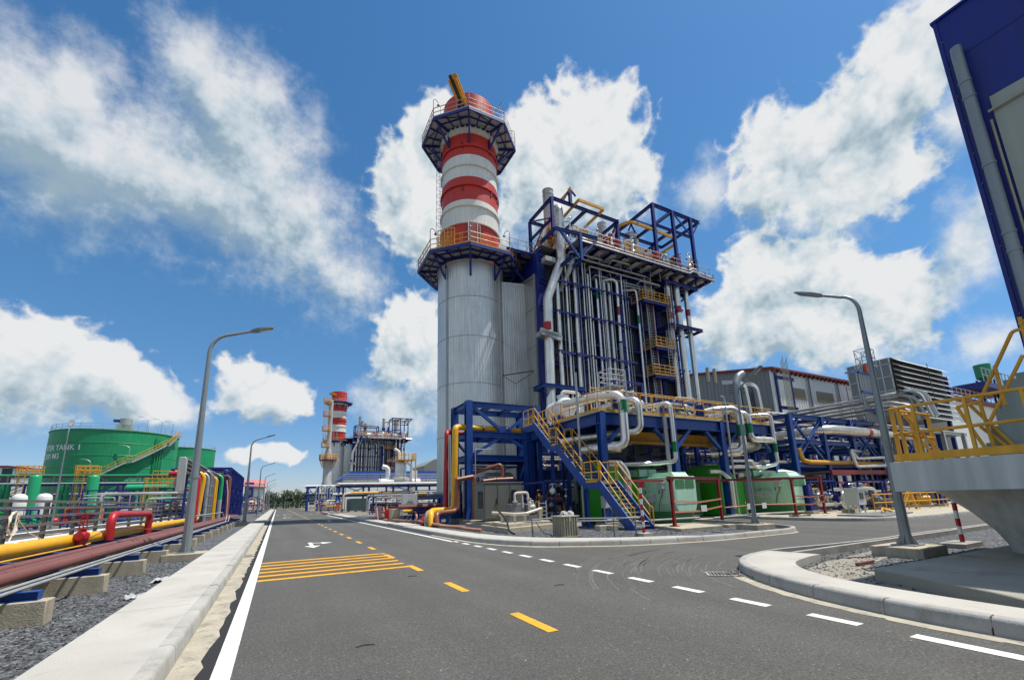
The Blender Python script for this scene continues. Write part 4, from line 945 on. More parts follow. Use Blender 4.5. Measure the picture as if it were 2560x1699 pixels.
m = MB(); m.rail([(25.5,33.2,DZ+.6),(29.5,33.2,DZ+.6)], 1.5, .5, .06, 2); m.rail([(33,33.1,DZ+.3),(37,33.1,DZ+.3)], 1.2, .6, .045, 2); m.rail([(24.2,33.8,DZ+.4),(24.2,37,DZ+.4)], 1.6, .5, .05, 2); m.rail([(38.2,33.6,DZ+.2),(43.2,33.6,DZ+.2)], 1.5, .6, .055); m.rail([(30,32.9,DZ+.2),(36.5,32.9,DZ+.2)], 1.5, .6, .055); put(m, 'valve_platform_railing', M.yel, bo)
# walkway from the stack stage to the deck
m = MB(); m.box(19.5,22.6,36.2,44.5,DZ-.35,DZ-.3); put(m, 'bridge_deck', M.galv, bo)
m = MB()
for k in range(8): y = 36.3 + 1.15*k; m.ib((19.2,y,DZ-.5),(22.6,y,DZ-.5),.14,.3); m.bar((19.6,y,DZ-.6),(22.4,y+1.1,DZ-.6),.08)
m.ib((19.5,36.2,DZ-.5),(19.5,44.5,DZ-.5),.16,.34); m.ib((21.0,36.2,DZ-.5),(21.0,44.5,DZ-.5),.14,.3); m.bar((22.5,38,24.6),(19.6,38,DZ-.6),.2); m.bar((22.5,42,24.6),(19.6,42,DZ-.6),.2); put(m, 'bridge_beam', M.navy, bo)
m = MB(); m.rail([(19.5,36.2,DZ-.3),(22.6,36.2,DZ-.3)], 1.1, 1.2, .03); put(m, 'bridge_railing', M.galv, bo)
# roof steel
m = MB(); z1 = 31.9
for x, y in ((22.9,33.0),(22.9,37.5),(27.4,37.5),(31.9,33.3),(31.9,37.5)):
    m.ib((x,y,DZ),(x,y,z1+.1),.3,.3,up=(0,1,0))
m.ib((22.9,33.0,z1),(31.9,33.2,z1),.26,.32); m.ib((22.9,37.5,z1),(31.9,37.5,z1),.26,.32)
for x in (22.9,27.4,31.9): m.ib((x,33.0,z1),(x,37.5,z1),.26,.32)
m.ib((22.9,33.0,29.6),(22.9,37.5,29.6),.2,.26); m.bar((22.9,33,29.6),(22.9,37.5,z1),.13); m.bar((22.9,37.5,DZ),(22.9,35,29.5),.12); m.bar((31.9,33.3,DZ),(31.9,37.5,z1),.14); m.bar((31.9,33.3,z1),(31.9,37.5,DZ),.14)
m.ib((25.5,37.5,30.4),(31.9,37.5,30.4),.2,.26); m.ib((25.3,33,z1),(25.3,33,33.9),.3,.3,up=(0,1,0)); m.bar((24.3,33,z1),(25.2,33,33.6),.16); m.bar((25.3,33,33.8),(26.2,33.2,33.3),.16); put(m, 'low_roof_frame', M.navy, bo)
m = MB(); z2 = 35.8
for x in (37.5,40.8,44.0):
    m.ib((x,33.0,DZ),(x,33.0,z2+.1),.34,.34,up=(0,1,0)); m.ib((x,33.0,z2),(x,39.6,z2),.3,.34)
for x in (37.5,44.0): m.ib((x,39.4,DZ),(x,39.4,z2),.34,.34,up=(0,1,0))
m.ib((37.4,33.0,z2),(45.9,33.1,z2),.3,.36); m.ib((45.8,33.1,z2),(45.8,39.4,z2),.26,.32); m.ib((37.4,39.4,z2),(45.8,39.4,z2),.3,.34)
m.ib((37.5,33.0,33.1),(44,33.0,33.1),.22,.28); m.bar((40.9,33,z2),(44,33,33.2),.14); m.bar((37.6,33,33.2),(40.7,33,z2),.16); m.bar((44.1,33,33.4),(45.7,33,z2),.14); m.bar((37.5,36.2,z2),(40.8,36.2,z2),.14); m.ib((37.5,33,30.5),(37.5,39,30.5),.18,.24); m.bar((37.5,33.2,DZ),(37.5,36.5,30.4),.14); m.bar((37.5,39.2,DZ),(37.5,36.5,30.4),.14)
m.ib((41.6,36,DZ),(41.6,36,31.5),.3,.3,up=(0,1,0)); m.ib((38.5,37,31.4),(41.7,36,31.4),.24,.28); put(m, 'high_roof_frame', M.navy, bo)
m = MB(); m.ib((36.2,35.4,DZ),(36.2,35.4,32.3),.4,.4,up=(0,1,0)); m.bar((35.2,36.4,DZ),(36.2,35.4,32.2),.2); m.bar((36.2,35.4,34.2),(35.7,35.4,33.2),.16); m.bar((36.2,35.4,34.2),(36.8,35.4,33.2),.16); m.lathe((34.6,36.6,31.0),[(0,0),(.6,0),(.7,.4),(.7,.9),(.4,1.2),(0,1.2)],16); m.ib((33,36.6,30.7),(38.5,36.9,30.7),.24,.3); put(m, 'hoist_support', M.navy, bo)
m = MB(); m.bar((25.72,32.1,31.95),(29.1,32.2,31.95),.16,.3); m.bar((25.72,32.1,31.95),(25.9,35.4,31.95),.16,.3); m.bar((29.1,32.2,31.95),(29.2,36.2,31.95),.16,.3); put(m, 'monorail', M.yel, bo)
m = MB(); m.bar((25.1,33.1,33.3),(25.12,34.6,33.3),.16,.3); m.bar((25.0,32.4,33.3),(25.1,33.1,33.3),.16,.3); put(m, 'monorail', M.yel, bo)
cp = fillet([(35.5,38.0,34.4),(35.3,36.2,34.4),(36.0,35.2,34.4),(39,35.2,34.4),(43.4,35.4,34.4),(45.0,35.9,34.4),(45.0,39.2,34.4)], 1.0, 8)
m = MB(); [m.bar(cp[i], cp[i+1], .22, .34) for i in range(len(cp)-1)]; put(m, 'curved_monorail', M.yel, bo)
for x, y, r, z0, z1 in ((25.2,37.0,.62,DZ,36.3),(35.2,39.6,.55,DZ,36.6),(40.6,40.0,1.0,DZ,36.6),(27.5,38.5,.75,DZ,33.8)):
    m = MB(); m.lathe((x,y,0), [(r*.5,z0),(r*.5,z0+1.6),(r,z0+2.3),(r,z1-.7),(r*1.06,z1-.7),(r*1.06,z1-.58),(r,z1-.58),(r,z1-.12),(r*1.05,z1-.12),(r*1.05,z1),(r*.9,z1),(r*.9,z1-.6),(0,z1-.6)], 28); put(m, 'roof_silencer', M.galv, bo)
for k in range(3):
    x = 25.5 + 5.4*k; m = MB(); m.tube([(x,39,DZ+1.6),(x+4.2,39,DZ+1.6)], .95, 18); m.sphere((x,39,DZ+1.6), .95, 14, 8); m.sphere((x+4.2,39,DZ+1.6), .95, 14, 8); put(m, 'steam_drum', M.alu, bo)
rb = random.Random(5)
for k in range(60):
    x = 24 + 20.5*rb.random(); y = 32.7 + 3.2*rb.random()**1.5; z = DZ; mt = rb.choice([M.white, M.tan, M.orange, M.alu, M.galv, M.red, M.yel]); h = rb.uniform(.9,2.6)
    m = MB(); m.tube([(x,y,z),(x,y,z+h),(x+rb.uniform(-1.2,1.2),y+.4,z+h),(x+rb.uniform(-1,1),y+1.2,z+.3)], rb.uniform(.07,.18), 8); m.lathe((x,y,z+h*.4),[(0,0),(.24,0),(.26,.2),(.16,.35),(.16,.5),(0,.5)],10); m.wheel((x,y,z+h+.3),(0,.3,1),.2,.03); put(m, 'roof_valve', mt, bo)
for x, y, mt, s in ((31.0,32.7,M.red,.5),(37.0,32.8,M.red,.6),(42.7,32.9,M.red,.42),(23.2,34.2,M.orange,.5),(23.1,36,M.orange,.4)):
    m = MB(); m.lathe((x,y,DZ+.5), [(0,0),(s*.6,0),(s*.75,s*.5),(s*.6,s*1.4),(s*.25,s*1.6),(s*.3,s*2),(0,s*2.1)], 14); m.wheel((x,y-.3,DZ+1.2),(0,1,.2),s*.7,.05); m.bar((x,y,DZ),(x,y,DZ+.6),.14); put(m, 'motor_valve', mt, bo)
for x in (29.3, 34.3, 43.2, 44.5):
    m = MB(); m.tube([(x,33,DZ),(x,33,DZ+2.4),(x-.15,33,DZ+2.7),(x-.5,33,DZ+2.7),(x-.6,33,DZ+2.5)], .035, 6, bend=.2); m.lathe((x-.6,33,DZ+2.3),[(.18,0),(.06,.2),(0,.2)],10); put(m, 'floodlight', M.mgrey, bo)
# corner bracket stage carrying the big pipe
m = MB(); m.ib((22.6,32.2,DZ+.3),(27.6,31.8,DZ+.3),.24,.3); m.ib((22.6,32.2,DZ+.3),(22.6,35,DZ+.3),.24,.3); m.bar((23.2,32.2,DZ+.2),(25.2,31.9,25.0),.2); m.ib((25.4,31.9,DZ+.3),(25.4,31.9,24.8),.28,.28,up=(0,1,0)); m.bar((25.5,31.9,25.3),(27.5,31.8,DZ+.1),.18); m.ib((25.4,31.9,24.9),(25.4,36,24.9),.24,.3); put(m, 'corner_bracket', M.blue, bo)
m = MB(); m.box(22.2,23.4,33.6,34.4,25.0,25.5); m.box(24.6,25.2,33.5,34.3,25.1,25.4); put(m, 'pipe_shoe', M.galv, bo)
# pipes on the face
def fpipe(name, pts, r, mt=None, seam=1.0, n=12, **k):
    m = MB(); m.tube(pts, r, n, k.get('bend'), seam); o = put(m, name, mt or M.alu, bo); return o
o = fpipe('main_steam_pipe', [(24.2,37.2,28.2),(24.25,36.4,30.2),(24.3,35.2,31.9),(24.3,33.8,31.9),(24.25,33.8,25.6),(22.35,33.8,21.0),(22.05,33.8,5.5)], .46, seam=.95, n=20, bend=1.1)
for z, w, r, mt, nm in ((17.85,.85,.63,M.red,'red_band'),): m = MB(); m.ring((22.2,33.8,z),(0,0,1),r*.755,w,20); put(m, nm, mt, o)
m = MB(); m.ring((24.28,35.9,31.0),(0,-.6,.8),.475,.6,20); put(m, 'red_band', M.red, o)
m = MB(); m.box(21.1,23.3,33.2,34.4,16.75,17.2); m.bar((21.0,33.3,17.2),(23.4,33.3,16.6),.2,.5); put(m, 'pipe_clamp', M.galv, bo)
m = MB(); m.ib((20.9,33.0,11.7),(25.6,33.0,11.7),.3,.36); m.ib((20.9,34.8,11.7),(25.6,34.8,11.7),.3,.36); m.ib((21.0,33,11.7),(21.0,34.8,11.7),.3,.36); m.bar((21.2,33.2,11.5),(22.6,35.4,9.6),.22); m.ib((25.4,33,11.7),(25.4,35.5,11.7),.3,.36); m.ib((23.9,31.4,24.6),(23.9,35.4,24.6),.26,.3); put(m, 'pipe_stage', M.blue, bo)
fpipe('side_pipe', [(25.4,34.4,26.6),(25.5,33.4,25.6),(24.9,33.6,24.2),(24.6,34.8,22.6)], .24, M.galv, .8, 10, bend=.8)
FP = [(24.3,25.0,.06,M.galv,0),(26.1,24.9,.06,M.galv,0),(33.1,25.1,.05,M.galv,0),(35.0,24.6,.06,M.galv,0),(36.2,24.8,.05,M.galv,0),(23.6,22.8,.32,M.alu,0),(24.75,25.3,.17,M.alu,0),(25.1,25.3,.09,M.galv,0),(25.8,24.8,.26,M.alu,0),(26.95,25.8,.12,M.alu,0),(27.3,25.8,.1,M.galv,0),(27.6,24.6,.16,M.alu,0),(27.95,25.4,.1,M.alu,0),(28.7,24.3,.2,M.alu,1),(29.25,25.6,.09,M.alu,0),(29.75,24.2,.22,M.corr,0),(30.4,24.2,.24,M.corr,0),(32.3,25.6,.13,M.alu,0),(32.75,25.0,.08,M.galv,0),(26.4,25.0,.06,M.galv,0),(29.5,25.4,.07,M.galv,0),(30.85,25.3,.06,M.galv,0)]
for x, zt, r, mt, gb in FP:
    r *= .66; yy = 33.9 - r*.3; o = fpipe('riser_pipe', [(x,35.2,zt+.3),(x,yy,zt+.3),(x,yy,8.2)], r, mt, 1.1 if r > .14 else 0, 10)
    if gb: m = MB(); m.ring((x,yy,22.6),(0,0,1),r*1.05,1.0,10); put(m, 'green_band', M.band, o)
    for z in (11.6,15.6,19.8,23.2): m = MB(); m.ring((x,yy,z),(0,0,1),r*1.35,.12,8); put(m, 'pipe_clip', M.navy, o)
o = fpipe('riser_pipe', [(30.2,34.6,24.9),(31.0,33.8,24.9),(31.55,33.8,24.6),(31.4,33.8,17.7)], .17, M.alu, .9, 12); m = MB(); m.ring((31.47,33.8,21.2),(0,0,1),.18,1.0,12); put(m, 'red_band', M.dred, o)
fpipe('riser_pipe', [(31.4,33.8,17.5),(31.3,33.8,8.4)], .2, M.galv, 0, 14)
o = fpipe('riser_pipe', [(32.9,34.6,24.3),(34.3,33.8,24.3),(34.4,33.8,23.2),(34.3,33.8,8.5)], .13, M.alu, 1.2, 10); m = MB(); m.ring((34.37,33.8,20.7),(0,0,1),.138,1.0,10); put(m, 'green_band', M.band, o)
for x, zt, r, zr in ((39.35,26.9,.29,22.0),(40.85,27.2,.38,23.0),(42.5,27.0,.26,22.9)):
    o = fpipe('downcomer_pipe', [(x,33.7,zt),(x,33.7,6.8)], r, M.alu, .9, 16)
    m = MB(); m.ring((x,33.7,zr),(0,0,1),r*1.04,.85,16); put(m, 'red_band', M.red, o)
    m = MB(); m.tube([(x+r+.25,34.3,zt),(x+r+.25,34.3,7)],.16,8); put(m, 'backing_tube', M.navy, o)  # slim navy tube behind the right side of each downcomer
m = MB()
for z in (20.6,26.0):
    m.ib((38.5,33.05,z),(43.9,33.05,z),.26,.34); m.ib((38.5,34.3,z),(43.9,34.3,z),.26,.34); 
    for x in (38.6,40.1,41.7,43.8): m.ib((x,33.05,z),(x,35.4,z),.2,.3)
m.bar((43.7,33.1,26.0),(45.3,33.1,DZ-.5),.14); m.bar((43.8,33.1,26.1),(43.8,33.1,DZ-.4),.14); m.bar((43.7,33.1,26.0),(41.9,35.4,24.2),.16); put(m, 'downcomer_bracket', M.navy, bo)
m = MB()
for z, a, b, y in ((26.6,25.2,29.5,33.4),(26.2,26.0,36,33.6),(25.8,28,38.4,33.9),(25.2,29,38,34.3),(24.8,33,38,34.2),(26.7,30.5,33,33.0),(25.5,35,38.2,33.6)): m.tube([(a,y+1,z-.3),(a,y,z),(b,y,z),(b,y+1,z+.2)], .085, 8)
for k in range(9): x = 26 + 1.5*k; m.tube([(x,33.4,DZ-.5),(x,33.4,26.4-.2*(k%3))], .05, 6)
put(m, 'soffit_pipework', M.galv, bo)
# access ladders and small platforms on the face
m = MB(); 
for x in (35.9, 36.9): m.bar((x,33.9,9),(x,33.9,26.5),.12)
for k in range(60): z = 9.2 + .29*k; m.bar((35.9,33.9,z),(36.9,33.9,z),.05)
put(m, 'access_ladder', M.galv, bo)
for z, x0, x1 in ((23.0,34.6,38.9),(17.6,35.9,39.0),(14.3,35.3,38.4)):
    m = MB(); m.box(x0,x1,33.0,35.5,z-.06,z); m.ib((x0,33.05,z-.2),(x1,33.05,z-.2),.16,.3); put(m, 'landing', M.navy, bo)
    m = MB(); m.rail([(x0,34.9,z),(x0,33.05,z),(x1,33.05,z),(x1,34.9,z)], 1.15, .8, .045, 2, 6, .16); put(m, 'landing_railing', M.yel, bo)
m = MB(); m.ladder((37.9,33.0,14.4), 5.2, (0,-1,0), .6); m.ladder((38.6,33.2,17.7), 7.5, (0,-1,0), .6); put(m, 'caged_ladder', M.galv, bo)
m = MB(); m.tube([(36.4,33.5,9),(36.4,33.5,23)], .05, 6); m.tube([(39.0,33.0,8),(38.7,33.0,24)], .04, 6); put(m, 'thin_red_pipe', M.dred, bo)
# lower body under the pipes, near-black as a backdrop of shade
m = MB(); m.box(23.2,42,34.6,45,.05,8.8); put(m, 'lower_casing', M.dark, bo)

# ------------------------------------------------------------------ the second unit, 149 m further on
def second(root, label):
    c = copy_tree(root); c.location = V(root.location) + V((2.7, 149.2, 0)); c['label'] = label
    return c
second(st, 'distant chimney with red and white bands, standing behind the slim ringed vent stack')
second(bo, 'distant navy boiler house with silver pipes beside the far chimney')
# ================================================================== PUMP PLATFORM in front of the boiler house
PY, PX0, PX1, PH = 18.9, 15.5, 31.05, 6.2
pl = thing('pump_platform', 'blue steel pump platform with yellow railings in front of the boiler house', 'platform', (23.3, 22.5, 0))
for x in (15.62,21.1,25.6,30.95):
    for y in (PY, 26.8):
        m = MB(); m.ib((x,y,.15),(x,y,PH),.38,.4,up=(0,1,0),t=.03); put(m, 'column', M.blue, pl)
        m = MB(); m.box(x-.45,x+.45,y-.45,y+.45,0,.2); put(m, 'column_base', M.conc, pl)
m = MB()
for y in (PY-.02, 22.8, 26.8): m.ib((PX0-.1,y,PH-.38),(PX1+.2,y,PH-.38),.3,.66,t=.035)
for x in (15.62,18.3,21.1,23.4,25.6,28.3,30.95): m.ib((x,PY,PH-.36),(x,26.8,PH-.36),.24,.6,t=.03)
put(m, 'deck_beam', M.blue, pl)
m = MB()
for x in (15.62,21.1,25.6,30.95):
    for s in (-1,1):
        if 15 < x + s < 31.5: m.bar((x+.2*s,PY,PH-1.9),(x+1.5*s,PY,PH-.75),.2)
put(m, 'knee_brace', M.blue, pl)
m = MB(); m.box(PX0-.15,PX1+.25,PY-.2,27.0,PH-.05,PH+.02); put(m, 'deck', M.galv, pl)
m = MB(); m.rail([(PX0-.12,23.3,PH),(PX0-.12,PY-.15,PH),(17.3,PY-.15,PH)], 1.15, .95, .032, 1, 6, .16); put(m, 'railing', M.yel, pl)
m = MB(); m.rail([(18.6,PY-.15,PH),(25.9,PY-.15,PH)], 1.15, .95, .032, 1, 6, .16); put(m, 'railing', M.yel, pl)
m = MB(); m.rail([(26.6,PY-.15,PH),(PX1+.2,PY-.15,PH),(PX1+.2,26,PH)], 1.15, .9, .032, 1, 6, .16); put(m, 'railing', M.yel, pl)
m = MB(); m.rail([(16.5,20.8,PH),(30,20.8,PH)], 1.9, 1.6, .03, 2, 6); m.rail([(19.5,22.4,PH),(26,22.4,PH)], 2.4, 1.3, .03, 2, 6); put(m, 'inner_railing', M.yel, pl)
m = MB(); m.ib((19,20.3,5.15),(30.6,20.3,5.15),.3,.5); m.ib((19,20.3,4.75),(30.6,20.3,4.75),.12,.2); put(m, 'crane_beam', M.orange if False else M.yel, pl)
m = MB()
for x in (17.35,24.5,27.25): m.lathe((x,PY+.5,PH), [(.28,0),(.28,.2),(.34,.22),(.34,.3),(.28,.32),(.28,.5),(.34,.52),(.34,.6),(.28,.62),(.28,1.0),(0,1.0)], 14)
put(m, 'pipe_stool', M.navy, pl)
# things standing on the deck
t = thing('feed_drum', 'white insulated drum with domed end on the pump platform corner', 'drum', (17.3,24.2,PH))
m = MB(); m.tube([(17.1,23.7,7.6),(17.1,23.85,7.6),(17.12,24.0,7.6),(17.15,24.2,7.6)], lambda f: .3+.4*math.sin(f*1.57), 20); m.tube([(17.15,24.2,7.6),(17.5,26.4,7.6)], .7, 20); put(m, 'shell', M.white, t)
m = MB(); m.lathe((17.25,24.8,8.2), [(.38,0),(.38,.25),(.43,.25),(.43,.35),(0,.38)], 16); m.tube([(17.25,24.9,8.4),(17.25,24.9,8.9),(18.8,24.9,8.9),(18.8,24.9,7)],.11,10); put(m, 'nozzle', M.alu, t)
m = MB(); m.box(16.7,17.7,24.5,24.7,PH,7.1); m.box(16.8,18,25.4,25.6,PH,7.1); put(m, 'saddle', M.navy, t)
skid(18.9, 21.2, PH+.02, 2.4, 1.2, 2.7, 61, 'tall grey valve frame on the pump platform beside the white drum', [M.alu,M.tan,M.white], n=9)
skid(21.6, 20.0, PH+.02, 3.2, 1.2, 1.3, 62, 'low valve skid on the middle of the pump platform', [M.alu,M.tan,M.white], n=9)
skid(27.4, 20.0, PH+.02, 3.0, 1.2, 1.3, 63, 'low valve skid at the right end of the pump platform', [M.alu,M.tan,M.white], n=9)
skid(24.9, 22.3, PH+.02, 4.5, 1.4, 2.2, 64, 'taller valve skid behind the railing near the double silver pipes', [M.alu,M.tan,M.galv], n=9)
for k, (x, y, lab) in enumerate([(19.5,19.8,'tan pump on the platform deck left of the second column'),(23.3,19.7,'tan pump on the platform deck before the low valve skid'),(29.0,19.7,'tan pump on the platform deck at the right end')]): pump(x, y, PH+.02, .75, .1, M.tan, lab, 'tan pumps on the platform deck')
t = thing('access_scaffold', 'grey lattice access scaffold rising beside the white drum on the platform', 'access frame', (18.3,20.4,PH))
m = MB(); [m.bar((x,y,PH),(x,y,9.3),.07) for x in (17.6,18.9) for y in (20.2,21.2)]; m.rail([(17.6,20.2,8.3),(18.9,20.2,8.3),(18.9,21.2,8.3),(17.6,21.2,8.3),(17.6,20.2,8.3)],1.0,.65,.025,2); m.box(17.6,18.9,20.2,21.2,8.22,8.3); put(m,'frame',M.galv,t)
# big silver pipes looping off the deck
def loop(label, pts, r, band=None, bend=None, group='silver pipes looping over the platform edge', extra=None):
    r *= .82; o = pipe('silver_pipe', label, M.alu, pts, r, 'pipe', 18, bend or r*2.2, .9, group)
    if band: 
        for (p, w) in band: m = MB(); m.ring(p, (0,0,1), r*1.045, w, 18); put(m, 'green_band', M.band, o)
    if extra: m = MB(); m.ring(extra, (0,0,1), r*1.3, .05, 18); put(m, 'flange', M.galv, o)
    return o
loop('fat silver pipe with green band, leftmost over the platform edge, ending in a low elbow', [(15.0,21.5,7.1),(15.9,19.6,7.2),(16.75,18.3,7.18),(16.75,18.3,4.22),(15.95,18.9,4.2),(15.4,20.4,4.15)], .3, [((16.76,18.3,6.45),.72)])
pipe('silver_pipe', 'wide silver reducer barrel joined to the leftmost low elbow', M.alu, [(16.55,18.5,4.2),(15.9,19.3,4.2),(15.6,20.3,4.2)], .3, 'pipe', 18)
loop('plain silver U-pipe just right of the fattest looping pipe', [(17.4,21,6.9),(17.6,19.3,7.0),(18.0,18.35,6.98),(18.0,18.35,5.1),(16.9,19.4,5.08),(15.0,22.0,4.85)], .245, None)
loop('slim silver pipe with low green band beside the second platform column', [(19.2,20.4,6.85),(20.0,19.2,6.9),(20.62,18.4,6.98),(20.62,18.4,3.45),(19.6,18.9,3.35),(16.5,19.9,3.28)], .165, [((20.62,18.4,4.3),.62)])
loop('fat silver pipe with green band in front of the third platform column', [(24.6,20.2,6.75),(25.6,19.2,7.0),(26.86,18.3,7.02),(26.86,18.3,4.2),(26.0,18.8,4.1),(25.4,19.6,4.05)], .3, [((26.86,18.3,5.55),.75)])
pipe('silver_pipe', 'wide silver reducer barrel beside the third platform column', M.alu, [(26.6,18.5,4.15),(25.9,19.1,4.1),(25.5,19.7,4.1)], .3, 'pipe', 18)
loop('silver pipe with green band that turns level to the right below the deck', [(26.9,20.6,6.8),(27.2,19.3,6.85),(27.85,18.35,6.8),(27.85,18.35,5.0),(29.6,17.9,4.95),(30.4,19.2,5.0)], .24, [((27.85,18.35,5.75),.65)])
loop('slim silver pipe with low green band at the right end of the platform', [(28.8,20,6.75),(29.6,19.0,6.85),(30.42,18.35,6.82),(30.42,18.35,3.4),(29.4,18.7,3.2),(25.6,19.2,3.2)], .16, [((30.42,18.35,4.5),.62)])
pipe('silver_pipe', 'huge silver pipe running level behind the platform edge to the right', M.alu, [(26.3,20.2,4.75),(29.8,19.6,4.85),(31.5,20.4,5.0),(36,24,5.3)], .4, 'pipe', 18, 1.0, .9)
pipe('grey_pipe', 'tall slim grey pipe standing before the second platform column', M.galv, [(20.25,18.6,.2),(20.25,18.6,6.1)], .13, 'pipe', 10)
pipe('grey_pipe', 'thin grey pole rising in front of the platform corner to the deck', M.galv, [(14.75,19.8,.2),(14.75,19.8,8.6)], .06, 'pipe', 8)
pipe('grey_pipe', 'thin grey pole with bracket left of the first generator canopy post', M.galv, [(25.3,18.1,.2),(25.3,18.1,7.6),(25.0,18.1,7.7)], .06, 'pipe', 8)
loop('green-grey hooked pipe beside the vivid green duct, below the low elbow', [(15.9,18.9,3.3),(16.6,18.7,3.3),(17.0,18.7,2.7),(17.0,18.7,.9)], .27, None, .5)
loop('silver hooked pipe dropping behind the second generator', [(24.4,19.2,2.9),(25.3,19.0,2.9),(25.6,18.6,2.3),(25.6,18.6,.6)], .18, None, .4)
loop('silver hooked pipe in front of the rack, right of the second generator', [(29.2,20.6,2.75),(31.3,18.6,2.8),(32.2,18.0,2.6),(32.2,18.0,1.6)], .27, None, .6)
pipe('silver_pipe', 'silver zigzag pipe between third and fourth platform columns', M.alu, [(26.2,18.9,3.6),(28.2,18.7,3.6),(28.5,18.7,3.1),(29.6,18.7,3.15)], .09, 'pipe', 10, .2)
# machinery below the deck, partly in near-black that stands in for shade
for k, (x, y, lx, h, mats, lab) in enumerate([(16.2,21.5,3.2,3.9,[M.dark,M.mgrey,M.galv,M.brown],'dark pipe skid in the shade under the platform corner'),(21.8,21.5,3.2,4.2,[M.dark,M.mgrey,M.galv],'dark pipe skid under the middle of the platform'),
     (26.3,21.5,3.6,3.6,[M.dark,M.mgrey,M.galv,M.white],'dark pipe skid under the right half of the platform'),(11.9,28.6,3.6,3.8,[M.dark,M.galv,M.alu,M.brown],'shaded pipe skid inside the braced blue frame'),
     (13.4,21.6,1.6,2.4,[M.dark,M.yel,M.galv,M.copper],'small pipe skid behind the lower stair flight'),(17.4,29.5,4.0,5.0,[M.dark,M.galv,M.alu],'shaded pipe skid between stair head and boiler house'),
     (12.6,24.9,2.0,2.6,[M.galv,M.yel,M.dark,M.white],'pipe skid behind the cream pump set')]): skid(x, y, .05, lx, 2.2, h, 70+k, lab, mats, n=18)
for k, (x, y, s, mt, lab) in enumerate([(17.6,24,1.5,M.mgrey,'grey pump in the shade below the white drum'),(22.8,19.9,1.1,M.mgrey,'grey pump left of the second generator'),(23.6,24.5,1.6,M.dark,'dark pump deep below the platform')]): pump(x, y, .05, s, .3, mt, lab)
for k in range(3):
    x = 16.2+2.6*k; t = thing('conduit_rack', ORD[k] + ' dark conduit rack hanging under the platform from the left', 'conduit rack', (x,24,0)); m = MB(); [m.tube([(x+.16*j,22.5,.1),(x+.16*j,22.5,5.2),(x+.16*j,26.5,5.2)],.05,6) for j in range(8)]; put(m,'conduit',M.mgrey,t); m = MB(); [m.bar((x-.1,22.6,z),(x+1.3,22.6,z),.08) for z in (1.2,2.8,4.4)]; put(m,'bracket',M.navy,t)
# ------------------------------------------------------------------ stairs
s_ = thing('staircase', 'long straight yellow-railed staircase with blue stringers up to the platform', 'staircase', (14.8,19.5,0))
XL, XR = 14.2, 15.32
fl = [((15.4,0),(17.62,2.2)), ((18.85,2.3),(21.3,4.45)), ((22.0,4.55),(23.8,6.15))]
m = MB()
for x in (XL, XR):
    for (y0,z0),(y1,z1) in fl: m.ext([(x-.03,y0-.05,z0-.15),(x-.03,y0+.35,z0-.15),(x-.03,y1+.25,z1-.12),(x-.03,y1+.1,z1+.14),(x-.03,y1-.1,z1+.14),(x-.03,y0-.15,z0+.14)], (.07,0,0))
    for y0, y1, z in ((17.55,18.9,2.2),(21.3,22.05,4.48),(23.8,25.2,6.12)): m.box(x-.035,x+.045,y0,y1,z-.28,z+.06)
put(m, 'stringer', M.blue, s_)
m = MB()
for (y0,z0),(y1,z1) in fl:
    n = round((z1-z0)/.2)
    for k in range(n): f = (k+.5)/n; m.box(XL+.04,XR-.04,y0+(y1-y0)*f-.02,y0+(y1-y0)*f+.24,z0+(z1-z0)*f+.06,z0+(z1-z0)*f+.1)
put(m, 'tread', M.galv, s_)
m = MB()
for y0, y1, z in ((17.6,18.9,2.22),(21.3,22.05,4.5),(23.8,25.2,6.14)): m.box(XL+.046,XR-.036,y0,y1,z,z+.04)
put(m, 'landing', M.galv, s_)
for x in (XL, XR):
    m = MB()
    for (y0,z0),(y1,z1) in fl:
        a, b = V((x,y0+.1,z0+.12)), V((x,y1-.1,z1+.1)); 
        for z in (.5,1.0): m.tube([a+V((0,0,z)), b+V((0,0,z))], .026, 6)
        for f in (0,.33,.67,1): p = a.lerp(b,f); m.tube([p, p+V((0,0,1.0))], .026, 6)
    for y0, y1, z in ((17.65,18.8,2.24),(21.35,22.0,4.52),(23.85,25.1,6.16)): m.rail([(x,y0,z),(x,y1,z)], 1.08, .6, .028, 1, 6, .14)
    m.tube([(x,15.5,1.1),(x,15.3,1.0),(x,15.3,.05)], .026, 6)
    put(m, 'handrail', M.yel, s_)
m = MB()
for x in (XL, XR): m.ib((x,18.7,0),(x,18.7,2.0),.16,.16,up=(0,1,0)); m.ib((x,21.8,0),(x,21.8,4.25),.16,.16,up=(0,1,0)); m.ib((x,25.0,0),(x,25.0,5.9),.2,.2,up=(0,1,0))
put(m, 'support_post', M.blue, s_)
